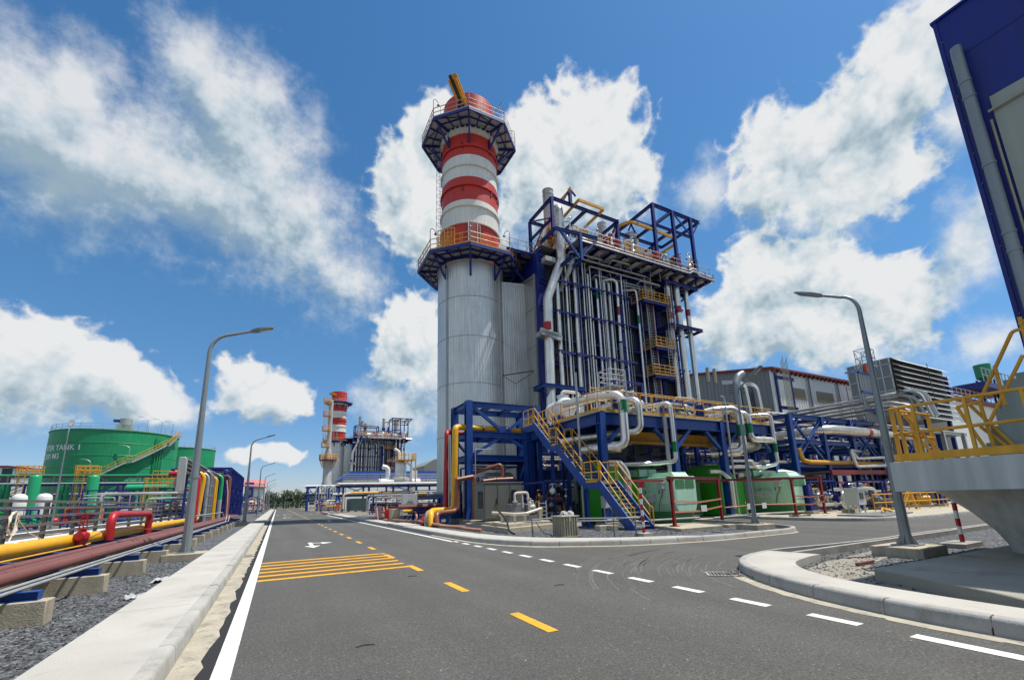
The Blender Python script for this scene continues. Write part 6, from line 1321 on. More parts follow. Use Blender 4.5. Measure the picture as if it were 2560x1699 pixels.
for k, (x, y, s, mt, lab) in enumerate([(33.9,16.0,1.0,M.alu,'small silver pump right of the second red canopy'),(38,15.9,1.0,M.mgrey,'grey pump in front of the silver and white skid'),(43.2,16,1.1,M.yel,'yellow pump behind the right-hand lamp pole')]): pump(x, y, .05, s, .2+k, mt, lab)
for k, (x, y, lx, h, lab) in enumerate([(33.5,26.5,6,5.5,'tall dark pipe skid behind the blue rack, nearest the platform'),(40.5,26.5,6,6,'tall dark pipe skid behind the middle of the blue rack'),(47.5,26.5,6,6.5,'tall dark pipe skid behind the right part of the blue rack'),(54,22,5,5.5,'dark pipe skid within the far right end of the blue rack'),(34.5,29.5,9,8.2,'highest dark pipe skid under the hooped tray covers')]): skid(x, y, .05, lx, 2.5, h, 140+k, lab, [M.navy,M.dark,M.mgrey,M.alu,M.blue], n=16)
t = thing('kiosk', 'pale grey instrument kiosk on legs right of the generators', 'kiosk', (32.9,15.2,0)); m = MB(); m.box(32.4,33.3,14.8,15.6,.55,1.5); m.ext([(32.3,14.7,1.5),(32.3,15.7,1.5),(32.3,15.7,1.56),(32.3,14.7,1.64)],(1.1,0,0)); put(m,'body',M.lgrey,t,bevel=.01); m = MB(); [m.bar((x,y,.05),(x,y,.6),.07) for x in (32.5,33.2) for y in (14.9,15.5)]; put(m,'leg',M.lgrey,t); m = MB(); m.box(32.6,33.0,14.77,14.8,.9,1.3); put(m,'window',M.glassd,t)
t = thing('yard_railing', 'yellow yard railing standing on the concrete edge right of the kiosk', 'railing', (37,14.5,0)); m = MB(); m.rail([(34.2,14.8,.1),(42,14.2,.1),(50,14.2,.1)],1.05,1.3,.035,1); put(m,'rail',M.yel,t); m = MB(); m.bar((37.4,14.6,.1),(38.6,14.5,1.4),.14); m.bar((38.6,14.5,1.4),(39.2,14.5,.1),.14); put(m,'brace',M.yel,t)
for k, (x, y) in enumerate(((30.6,16.8),(34.3,16.2),(45.2,15.2),(50.2,14.9))): t = thing('blue_post', ORD[k]+' thick navy column from the left along the right-hand yard edge', 'column', (x,y,0), 'navy columns of the yard edge'); m = MB(); m.ib((x,y,.05),(x,y,3.3 if k>1 else 1.9),.36,.36,up=(0,1,0)); put(m,'shaft',M.navy,t); m = MB(); m.box(x-.35,x+.35,y-.35,y+.35,.05,.25); put(m,'base',M.conc,t)
m = MB(); m.prism([(28.2,11.9),(33.5,12.6),(33.5,14.1),(28.6,14.3)],.05,.13); tag(put(m,'steel_plate',M.mgrey,bevel=.01),'dark steel plate lying on the concrete before the kiosk','steel plate')
m = MB(); m.tube([(31.2,13.2,.2),(31.6,13.3,.4),(32,13.1,.3),(31.7,12.9,.2),(31.3,13.1,.35),(32.1,13.4,.2)],.05,6,.15); tag(put(m,'cable_heap',M.yel),'small heap of yellow-brown cable on the steel plate','cable')
# grey bridge frame carrying conduits, conduit mast, tray bends
cb = rack(45.6, 64, 18.2, 20.5, [6.75], [45.9,47.7,53,58,63], 'pale grey cable bridge on slim posts behind the yellow railing', M.galv, 2, 41, .3, braces=False, pm=[M.galv])
t = thing('conduit_mast', 'tall bundle of upright conduits with blue ties left of the louvred intake', 'conduit mast', (46.6,19,6.8))
for k in range(6): m = MB(); m.tube([(45.7+.36*k,19,6.9),(45.7+.36*k,19,12.4+.25*(k%3))],.06,8); put(m,'conduit',M.galv,t)
m = MB(); [m.bar((45.4,18.9,z),(47.9,18.9,z),.16) for z in (8.3,10.0,11.8)]; m.ib((47.9,19.2,6.8),(47.9,19.2,10.3),.2,.2,up=(0,1,0)); m.bar((43.4,19,11.5),(46.8,19,12.0),.12); m.bar((43.4,19,11.5),(46.8,19,12.4),.08); put(m,'tie_bracket',M.blue,t)
m = MB(); c = [(47.0,18.6),(48.3,18.6),(48.3,19.6),(47.0,19.6)]; [m.bar((x,y,12.4),(x,y,14.2),.05) for x, y in c]; [m.bar((*c[i],z),(*c[(i+1)%4],z),.05) for i in range(4) for z in (12.6,13.4,14.2)]; [m.bar((*c[i],12.5),(*c[(i+1)%4],14.1),.04) for i in range(4)]; put(m,'cage',M.galv,t); m = MB(); m.box(46.6,47.0,18.7,19.1,11.9,12.6); put(m,'winch',M.orange,t)
for k in range(5):
    z = 9.35-.3*k; x = 45.9+.28*k; pipe('cable_tray', ORD[k]+' tray from the top in the stack of long grey cable trays curving down', M.galv if k in (0,2) else M.mgrey, [(x,52,z+.0),(x,17.0+.2*k,z),(x-.3,15.4+.3*k,z-.6),(x-.3,15.0+.3*k,6.9)], .13, 'cable tray', 8, 1.0, group='long grey cable trays over the rack')
for k in range(2):
    t = thing('tray_cover', ('left','right')[k]+' of two pale curved tray covers bending down at the end of the cable trays', 'cable tray', (46.2,15,7)); y = 15.9-.8*k; m = MB(); q = fillet([(46.0,y+1.6,9.3),(46.0,y,9.3),(46.0,y-.5,7.0)],.9,8); [m.bar(q[i],q[i+1],.55,.07,up=(1,0,0)) for i in range(len(q)-1)]; [m.bar(q[i]+V((dx,0,0)),q[i+1]+V((dx,0,0)),.05,.3,up=(1,0,0)) for i in range(len(q)-1) for dx in (-.28,.28)]; put(m,'cover',M.lgrey,t)
for k, (x, y) in enumerate(((42.9,28),(44.9,28))):
    t = thing('tray_cover', ('left','right')[k]+' of two tall hooped tray covers before the grey hall', 'cable tray', (x,y,8)); m = MB(); q = fillet([(x-2.4,y+1,12.85),(x-.1,y,12.85),(x+.35,y,8.6)],.8,8); [m.bar(q[i],q[i+1],.42,.1,up=(0,1,0)) for i in range(len(q)-1)]; put(m,'cover',M.lgrey,t)
    m = MB(); [m.tube([(x-2.2,y+.3,12.5-.3*j),(x-.5-.25*j,y+.3,12.5-.3*j),(x-.3-.25*j,y+.3,8.6)],.06,6,.5) for j in range(4)]; put(m,'cable',M.dark,t)
rack(33, 46, 27, 33, [6.4,8.4], [33,37.3,41.6,46], 'navy rack behind the vent pipe carrying the hooped tray covers', M.navy, 6, 44, .34)
t = thing('vent_pipe', 'thick grey gooseneck vent pipe rising behind the platform railing', 'vent pipe', (38.2,26,6)); m = MB(); m.tube([(38.3,26,6.4),(38.3,26,11.6),(38.9,26,12.6),(39.6,26,12.9)],.33,20,.8); put(m,'pipe',M.lampm,t); m = MB(); m.tube([(39.58,26,12.89),(39.64,26,12.91)],.29,18); put(m,'mouth',M.copper,t)
for k, x in enumerate((37.7,38.75)):
    t = thing('vent_stack', ('left','right')[k]+' of two thin vent stacks with boxy silencers', 'vent stack', (x,28.5,7)); m = MB(); m.tube([(x-.1,28.5,7),(x-.1,28.5,12.6)],.07,8); put(m,'pipe',M.mgrey,t); m = MB(); m.tube([(x,28.5,12.5),(x+.12,28.5,14.0)],.17,12); put(m,'silencer',M.tan,t)
t = thing('equipment_block', 'navy equipment box with pale pipes behind the right end of the platform', 'equipment', (36,29,6)); m = MB(); m.box(33.6,36.6,30,33,8.4,10.6); put(m,'box',M.navyw,t); m = MB(); m.tube([(32.8,29.8,9.2),(34.4,29.8,10.9),(36.9,29.8,11.0),(36.9,29.8,8.6)],.1,8,.2); m.tube([(31.5,29.6,8.6),(36,29.6,10.2)],.06,6); put(m,'pipe',M.galv,t)
for k in range(5): x = 30+1.9*k; pipe('grey_pipe', ORD[k]+' thin upright pole from the left along the platform rear railing', M.mgrey, [(x,27.2,6.2),(x,27.2,8.9+.5*(k%3))], .05, 'pole', 6, group='thin poles behind the platform')
# turbine hall and other halls
HX, HY = 75, 44
th = thing('turbine_hall', 'large grey and white turbine hall with red roof edge behind the racks', 'hall', (100,55,0))
m = MB(); m.box(HX,135,HY,HY+.3,0,22.3)
x = HX
while x < 135: m.box(x,x+.35,HY-.05,HY,0,22.2); x += .8
put(m,'front_wall',M.wall,th)
m = MB(); m.ext([(HX,HY+.3,0),(HX,HY+34,0),(HX,HY+34,21.8),(HX,HY+17,25.6),(HX,HY+.3,22.3)],(.3,0,0))
y = HY+.4
while y < HY+34: m.box(HX-.05,HX,y,y+.35,0,22.3+ (min(y-HY, 34-(y-HY)))*.18); y += .8
put(m,'gable_wall',M.wallg,th)
m = MB(); m.ext([(HX-.6,HY-.8,22.3),(HX-.6,HY+17,25.75),(HX-.6,HY+35,21.9),(HX-.6,HY+35,22.2),(HX-.6,HY+17,26.1),(HX-.6,HY-.8,22.65)],(62,0,0)); put(m,'roof',M.roofr,th)
m = MB(); [m.bar((HX+1.4*k,HY-.75,22.25),(HX+1.4*k,HY-.1,22.0),.3,.35) for k in range(42)]; put(m,'eaves_bracket',M.roofr,th)
for x0, x1 in ((81,84.6),(88.3,94)):
    m = MB(); [m.box(x0+.3*j,x0+.3*j+.2,HY-.14,HY-.06,17.6,19.6) for j in range(int((x1-x0)/.3))]; m.box(x0,x1,HY-.08,HY-.055,17.6,19.6); put(m,'louvre_window',M.louv,th)
for x in (75.6,85.5,95.5): m = MB(); m.ladder((x,HY-.1,8),14,(0,-1,0),.5,False); m.bar((x+.6,HY-.2,6),(x+.6,HY-.2,22.3),.14); put(m,'cable_ladder',M.mgrey,th)
m = MB(); [m.tube([(71.3+.36*k,40,13),(71.3+.36*k,40,22.2+.5*(k%3))],.05,8) for k in range(6)]; tag(put(m,'conduit_bundle',M.tan),'bundle of pale upright conduits in a blue frame before the hall corner','conduits')
t = thing('conduit_support', 'navy steel frame holding the pale conduits before the hall corner', 'steel frame', (72.4,40.3,0)); m = MB(); [m.ib((x,40.6,0),(x,40.6,20.5),.25,.25,up=(0,1,0)) for x in (70.2,74.4)]; [m.ib((70.0,40.3,z),(74.8,40.3,z),.3,.5) for z in (14.5,19.5)]; put(m,'frame',M.navy,t)
t = thing('scaffold_tower', 'brown scaffold tower against the right end of the hall', 'scaffold', (97,40,0)); m = MB(); [m.bar((x,y,0),(x,y,20.5),.12) for x in (94,96.5,99) for y in (39,41.5)]; [m.bar((94,y,z),(99,y,z),.1) for y in (39,41.5) for z in range(4,21,2)]; [m.bar((94,39,z),(99,39,z+2),.08) for z in range(4,20,4)]; put(m,'tube',M.mgrey,t); m = MB(); [m.box(94,99,39,41.5,z,z+.1) for z in range(8,20,3)]; put(m,'plank',M.brown,t)
t = thing('air_intake_house', 'grey air intake house with broad white louvres behind the yellow railing', 'air intake', (92,33,0))
m = MB(); m.box(83,101.8,30.2,36,12.4,21.4); put(m,'housing',M.wallg,t); m = MB(); [m.box(82.9,83,30.2+1.15*k,30.35+1.15*k,12.4,21.4) for k in range(6)]; [m.box(82.9,83,30.2,36,z,z+.12) for z in (14,16.2,18.4,20.4)]; put(m,'wall_rib',M.lgrey,t)
for k in range(11):
    z = 20.9-.86*k; m = MB(); m.ext([(83.4,30.1,z+.5),(83.4,29.2,z-.2),(83.4,29.2,z-.27),(83.4,30.1,z+.4)],(18.2,0,0)); put(m,'louvre',M.white,t)
m = MB(); [m.box(x-.08,x+.08,28.95,29.0,12.2,21.2) for x in (92.5,)]; m.box(83.2,101.6,30.05,30.15,12.4,21.4); put(m,'shadow_gap',M.dark,t)  # dark sheet behind the louvres paints the shade between the blades
m = MB(); [m.ib((x,y,0),(x,y,12.4),.5,.5,up=(0,1,0)) for x in (83.5,92.5,101.5) for y in (30.6,35.6)]; m.ib((102.3,30,16),(102.3,30,20.3),.4,.4,up=(0,1,0)); m.bar((101.5,30,19.9),(102.6,30,20.3),.3); put(m,'leg',M.navy,t)
t = thing('low_hall', 'low white hall with red roof and railing right of the louvred intake', 'hall', (122,40,0)); m = MB(); m.box(104,150,31,50,0,16.6); put(m,'wall',M.wall,t); m = MB(); m.box(103.4,150.6,30.4,50.6,16.6,17.3); put(m,'roof',M.roofr,t); m = MB(); m.rail([(104,30.6,17.3),(126,30.6,17.3)],1.6,2.0,.06); put(m,'roof_rail',M.galv,t); m = MB(); m.lathe((108,34,17.3),[(2.6,0),(2.4,.8),(0,1.2)],20); put(m,'roof_dome',M.white,t)
t = thing('silo', 'green silo on a navy frame rising behind the yellow stair railing', 'silo', (127,31.5,0)); m = MB(); m.lathe((127.4,31.5,0),[(.3,22.2),(1.25,23.0),(1.3,25.8),(0,26.1)],28); put(m,'shell',M.tank,t); m = MB(); [m.ib((x,y,0),(x,y,22.6),.3,.3,up=(0,1,0)) for x in (126.4,128.4) for y in (30.5,32.5)]; m.box(115,133,28.5,34,19.4,20.4); put(m,'frame',M.navy,t); m = MB(); m.rail([(115,28.6,20.4),(133,28.6,20.4)],2.6,2,.08); m.tube([(128.5,31,25),(136,31,24.6)],.15,8); put(m,'railing',M.galv,t)

# ================================================================== MIDDLE DISTANCE beyond the near chimney
t = thing('field_cubicle', 'pale grey field panel with lightning-like diagram on a blue frame beside the red pipes', 'panel', (9.2,34.5,0))
m = MB(); m.box(8.42,9.55,34,34.5,.55,2.15); put(m,'body',M.lgrey,t,bevel=.015); m = MB()
for a in ((8.75,1.55,9.25,1.57),(8.65,1.42,9.4,1.43),(8.8,1.28,9.2,1.29),(8.87,1.3,8.88,1.75),(9.0,1.35,9.01,1.7),(9.12,1.3,9.13,1.75)): m.box(a[0],a[2],33.985,34,a[1],a[3])
put(m,'diagram',M.mgrey,t); m = MB(); [m.bar((8.45+.4*k,34.2,.03),(8.45+.35*k+.3,34.2,.55),.1) for k in range(3)]; put(m,'stand',M.navy,t); m = MB(); m.bar((8.5,33.97,1.2),(8.5,33.97,1.4),.03); put(m,'handle',M.black,t)
m = MB(); m.box(7.75,8.4,34.6,35.4,0,1.05); tag(put(m,'concrete_block',M.conc,bevel=.02),'upright concrete block between field panel and red hydrant box','concrete block')
t = thing('hydrant_box', 'bright red fire box on the pavement beyond the field panel', 'fire box', (8.15,37.6,0)); m = MB(); m.box(7.9,8.45,37.4,37.9,.15,.98); put(m,'box',M.red,t,bevel=.02); m = MB(); m.box(7.95,8.4,37.37,37.4,.3,.9); put(m,'door',M.red,t)
t = thing('folding_trestle', 'orange folding trestle standing on the right pavement', 'trestle', (7.6,38.2,.15)); m = MB()
for y, s in ((37.4,1),(39.0,-1)):
    for dx in (-.28,.28): m.bar((7.6+dx,y,.15),(7.6+dx,38.2,1.15),.04)
    for z in (.4,.7): m.bar((7.3,y+s*.8*(z-.15),z),(7.9,y+s*.8*(z-.15),z),.035)
put(m,'frame',M.orange,t); m = MB(); m.bar((7.25,38.2,1.15),(7.95,38.2,1.15),.06); put(m,'top_bar',M.orange,t)
pipe('hose', 'pinkish fire hose lying along the right pavement to the ground pipes', M.hose, [(7.6,36.5,.22),(7.9,33.5,.24),(8.4,29.5,.24),(8.35,27,.22),(8.2,24.6,.22),(7.9,23.2,.24),(8.5,21.8,.2),(8.2,20.6,.2),(8.6,19.6,.16)], .085, 'hose', 10, 1.5)
pipe('hose', 'second pinkish hose crossing from the red ground bend', M.hose, [(8.2,29.4,.8),(8.0,28.4,.35),(8.3,26.5,.24),(8.9,24.5,.12)], .07, 'hose', 8, 1)
m = MB(); m.box(6.66,7.7,26.6,31,.0,.2); struct(m,'pavement',M.walk)
# red and white barrier kerb and bar
for k in range(14): m = MB(); m.box(6.45+.02*k,6.75+.02*k,68.6+1.1*k,69.65+1.1*k,.0,.3); tag(put(m,'kerb_stone',M.red if k%2 else M.white),('red' if k%2 else 'white')+' painted kerb stone, '+ORD[k]+' of the striped row beyond the right pavement','kerb stone','striped kerb stones')
t = thing('barrier', 'long white barrier bar with red bands across the right entrance', 'barrier', (8,62,.9)); m = MB(); m.bar((6.9,67,.55),(9.5,49,.62),.09,.12); put(m,'bar',M.white,t)
for k in range(6): f = (k+.3)/6; p = V((6.9,67,.55)).lerp(V((9.5,49,.62)),f); q = V((6.9,67,.55)).lerp(V((9.5,49,.62)),f+.07); m = MB(); m.bar(p,q,.1,.13); put(m,'red_band',M.red,t)
m = MB(); m.box(9.4,9.8,48.4,49.2,.05,1.1); put(m,'housing',M.cream,t); m = MB(); m.bar((6.9,67,.05),(6.9,67,.6),.1); put(m,'rest_post',M.white,t)
def sign(x, y, h, label, tri=True, rnd_=False, warn=False):
    t = thing('road_sign', label, 'road sign', (x,y,0)); m = MB()
    for k in range(4): m.cur = k%2; m.tube([(x,y,h*k/4),(x,y,h*(k+1)/4)],.05,8)
    put(m,'post',[M.red,M.white],t)
    m = MB()
    if rnd_: m.tube([(x,y-.06,h-.1),(x,y-.09,h-.1)],.36,20); put(m,'face',M.white,t); m = MB(); m.tube([(x,y-.09,h-.1),(x,y-.1,h-.1)],.2,18); put(m,'symbol',M.red,t)
    else:
        m.box(x-.38,x+.38,y-.09,y-.06,h-.45,h+.3); put(m,'face',M.signb,t); m = MB(); m.ext([(x-.26,y-.1,h-.32),(x+.26,y-.1,h-.32),(x,y-.1,h+.16)],(0,.01,0)); put(m,'triangle',M.white,t); m = MB(); m.bar((x-.02,y-.115,h-.27),(x+.03,y-.115,h-.02),.06,.01); m.sphere((x+.03,y-.115,h+.02),.035,6,4); put(m,'symbol',M.black,t)
    if warn: m = MB(); m.ext([(x-.5,y-.1,h-1.25),(x+.5,y-.1,h-1.25),(x+.2,y-.1,h-.55),(x-.2,y-.1,h-.55)],(0,.04,0)); put(m,'warning_face',M.orange,t)
sign(8.2,73.5,2.0,'blue pedestrian crossing sign with orange warning plate on a striped post',warn=True); sign(7.9,100,2.1,'farther blue pedestrian crossing sign on a striped post'); sign(7.1,101,2.1,'round red and white road sign beside the farther blue sign',rnd_=True)
lamp(11.5,91.5,(-.3,-.95),7.2,.9,'slim grey lamp standing left of the grey-blue container','lamps among the plant',r0=.09,zb=.1); lamp(16.3,85,(.3,-.9),6.2,.8,'slim grey lamp standing right of the pale tarpaulin','lamps among the plant',r0=.08,zb=.1)
t = thing('shipping_container', 'ribbed grey-blue container beside the road beyond the near chimney', 'container', (13.4,87,0)); m = MB(); m.box(11.7,15.2,84.2,90,.05,2.35)
for k in range(14): m.box(11.75+.25*k,11.87+.25*k,84.12,84.2,.1,2.3)
for k in range(20): m.box(11.62,11.7,84.3+.29*k,84.42+.29*k,.1,2.3)
put(m,'body',M.cont,t)
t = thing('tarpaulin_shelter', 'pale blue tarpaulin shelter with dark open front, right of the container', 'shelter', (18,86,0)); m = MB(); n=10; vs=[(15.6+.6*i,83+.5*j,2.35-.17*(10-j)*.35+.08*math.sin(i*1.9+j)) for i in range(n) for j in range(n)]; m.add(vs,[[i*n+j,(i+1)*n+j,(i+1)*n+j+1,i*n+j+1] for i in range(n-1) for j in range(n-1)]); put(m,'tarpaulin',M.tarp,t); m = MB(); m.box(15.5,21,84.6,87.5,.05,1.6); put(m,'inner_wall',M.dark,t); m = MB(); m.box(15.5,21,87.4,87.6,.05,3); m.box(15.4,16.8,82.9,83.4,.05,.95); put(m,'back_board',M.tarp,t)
mr = rack(9.6, 34, 84, 90, [2.9, 4.6], [10.2,14.6,19,23.4,27.8,32.2], 'long blue rack with white top pipe beyond the near chimney', M.blue, 3, 51, .32, pm=[M.alu,M.white,M.yel])
m = MB(); m.rail([(10,84,5.3),(34,84,5.3)],1.4,2.2,.05,3); put(m,'railing',M.mgrey,mr)
pipe('white_pipe','long white pipe along the top edge of the distant blue rack',M.white,[(9.2,83.6,4.95),(34,83.6,4.95)],.16,'pipe',10); o=pipe('yellow_pipe','distant yellow-cream pipe running along the front of the distant rack',M.cream,[(10.2,83.4,.6),(10.2,83.4,3.1),(11.4,83.4,3.3),(34,83.4,3.35)],.2,'pipe',10,.5); m=MB(); m.ring((16,83.4,3.33),(1,0,0),.205,9,10); put(m,'yellow_sleeve',M.ylw,o)
rack(5.6, 12.5, 112, 116, [2.2,3.6,5.4], [6.0,8.2,10.4,12.5], 'small braced blue frame at the kerb before the distant chimney', M.blue, 2, 53, .34)
for k in range(9): x=7.2+.55*k; pipe('grey_pipe',ORD[k]+' of the upright grey pipes before the distant chimney, from the left',M.galv,[(x,104,.1),(x,104,5.3-.2*(k%3)),(x+1.5,107,5.5-.2*(k%3))],.09,'pipe',8,.6,group='upright grey pipes before the distant chimney')
bb = thing('blue_hall', 'long low hall with bright blue upper wall before the distant boiler house', 'hall', (45,150,0))
m = MB(); m.ext([(15.6,140,8.4),(90,140,8.4),(90,140,11.0),(19,140,11.0)],(0,14,0)); put(m,'upper_wall',M.bblue,bb); m = MB(); m.box(17,90,140.3,153,0,8.4); put(m,'lower_wall',M.wall,bb)
for x in (37.5,): m = MB(); m.box(x,x+1.6,139.7,140,7.5,11.2); put(m,'wall_pilaster',M.wall,bb)
t = thing('distant_hall', 'distant grey hall with low gable peeking out beside the near chimney', 'hall', (95,262,0)); m = MB(); m.ext([(74,250,0),(92,250,0),(92,250,27),(80,250,25.3),(74,250,21.6)],(0,30,0)); put(m,'wall',M.wallg,t); m = MB(); m.box(76,79,249.8,250,14,17); m.box(82,86,249.8,250,17,20); put(m,'window',M.mgrey,t)
t = thing('process_vessel', 'grey upright process vessel with yellow platform before the distant boiler house', 'process vessel', (28.5,120,0)); m = MB(); m.lathe((29,120,0),[(2.8,5),(2.8,7.6),(1.5,8.2),(1.5,11.5),(1.0,12.3),(0,12.5)],24); put(m,'shell',M.corr,t); m = MB(); m.tube([(23,119,6.6),(34,119,6.6)],1.0,14); m.tube([(25.5,119.5,7),(25.5,119.5,10.5),(24,119.5,10.8)],.6,12); put(m,'drum',M.white,t); m = MB(); m.box(27.5,32.5,117.5,122,12.4,12.7); m.rail([(27.5,117.5,12.7),(32.5,117.5,12.7),(32.5,122,12.7)],1.6,1,.09,2); [m.bar((32.4,y,0),(32.4,y,12.5),.3) for y in (117.6,121.8)]; put(m,'platform',M.yel,t); m = MB(); m.tube([(28.5,120,12),(28.5,120,15),(27.2,120,15.6)],.4,10); m.tube([(30,118.4,12),(31.5,118.4,11),(31.5,118.4,6)],.35,10); put(m,'vent',M.white,t)
# slim vent stack with ringed yellow platforms in front of the far chimney
vx, vy = 13.2, 150; t = thing('vent_stack', 'slim silver vent stack with rusty yellow ring platforms before the distant chimney', 'vent stack', (vx,vy,0))
m = MB(); m.lathe((vx,vy,0),[(1.5,0),(1.5,8),(1.3,8.4),(1.3,15.6),(.75,18.7),(.7,19),(.7,34.4),(.6,34.5),(.6,34),(0,33.8)],28); put(m,'pipe',M.corrd,t)
for z, r_ in ((14.9,2.6),):
    m = MB(); m.lathe((vx,vy,0),[(1.6,z),(r_,z),(r_,z+.3),(1.6,z+.3)],20); put(m,'ring_deck',M.dred,t); m = MB(); [m.rail([(vx+r_*math.cos(a),vy+r_*math.sin(a),z+.3) for a in [6.2832*k/14 for k in range(15)]],1.5,1.5,.1)]; [m.bar((vx+r_*.9*math.cos(a),vy+r_*.9*math.sin(a),z),(vx+1.5*math.cos(a),vy+1.5*math.sin(a),z-2.4),.22) for a in [6.2832*k/8 for k in range(8)]]; put(m,'ring_railing',M.yel,t)
for z0, z1 in ((19.0,0),(24.2,0),(29.0,0),(33.2,0)):
    m = MB(); m.box(vx-2.2,vx+.1,vy-1.6,vy+.6,z0,z0+.2); m.rail([(vx-2.2,vy-1.6,z0+.2),(vx+.1,vy-1.6,z0+.2)],1.4,.7,.06,2); m.rail([(vx-2.2,vy+.6,z0+.2),(vx-2.2,vy-1.6,z0+.2)],1.4,.7,.06,2); put(m,'landing',M.yel,t)
m = MB(); m.ladder((vx-1.5,vy-1.0,15),19,(-.3,-1,0),.9); [m.bar((vx-2.0,vy-1.5,z),(vx-.4,vy-1.5,z+4),.1) for z in (15.2,20,25,29.2)]; put(m,'caged_ladder',M.yel,t)
# low clutter beside the road between the units
for k,(x,y,lx,h,mats,lab) in enumerate([(7.8,96,4,2.4,[M.yel,M.white,M.galv,M.red],'yellow and white pipe skid under the distant signs'),(17.5,46,4,2.2,[M.yel,M.galv,M.brown],'yellow pipe skid left of the near chimney foot'),(11,60,5,2.6,[M.galv,M.white,M.dark],'pipe skid behind the barrier beyond the field panel'),(14.5,72,5,3.2,[M.dark,M.galv,M.white,M.red],'dark pipe skid before the distant blue rack'),(22,78,5,3.4,[M.dark,M.alu,M.white],'silver pipe skid right of the tarpaulin shelter'),(8.5,108,3,2.2,[M.white,M.red,M.galv],'white and red pipe skid at the distant kerb')]): skid(x,y,.03,lx,2.2,h,120+k,lab,mats,n=10)
rack(12.5, 16, 36.6, 50, [1.0,1.9], [12.5,16], 'low yellow-railed rack at the foot of the near chimney', M.blue, 3, 57, .2, pm=[M.yel,M.galv], braces=False)
t = thing('parked_trailer', 'small dark trailer with white sides parked at the far kerb', 'trailer', (10.5,172,0)); m = MB(); m.ext([(9,170,.6),(12.5,170,.6),(12.5,170,1.5),(11.5,170,2.3),(9.6,170,2.3),(9,170,1.4)],(0,4,0)); put(m,'body',M.white,t,bevel=.05); m = MB(); [m.tube([(x,y,.4),(x+.2,y,.4)],.4,14) for x in (9,12.3) for y in (170.8,173)]; put(m,'wheel',M.black,t); m = MB(); m.box(9.7,11.4,169.95,170,1.5,2.15); put(m,'window',M.glassd,t)
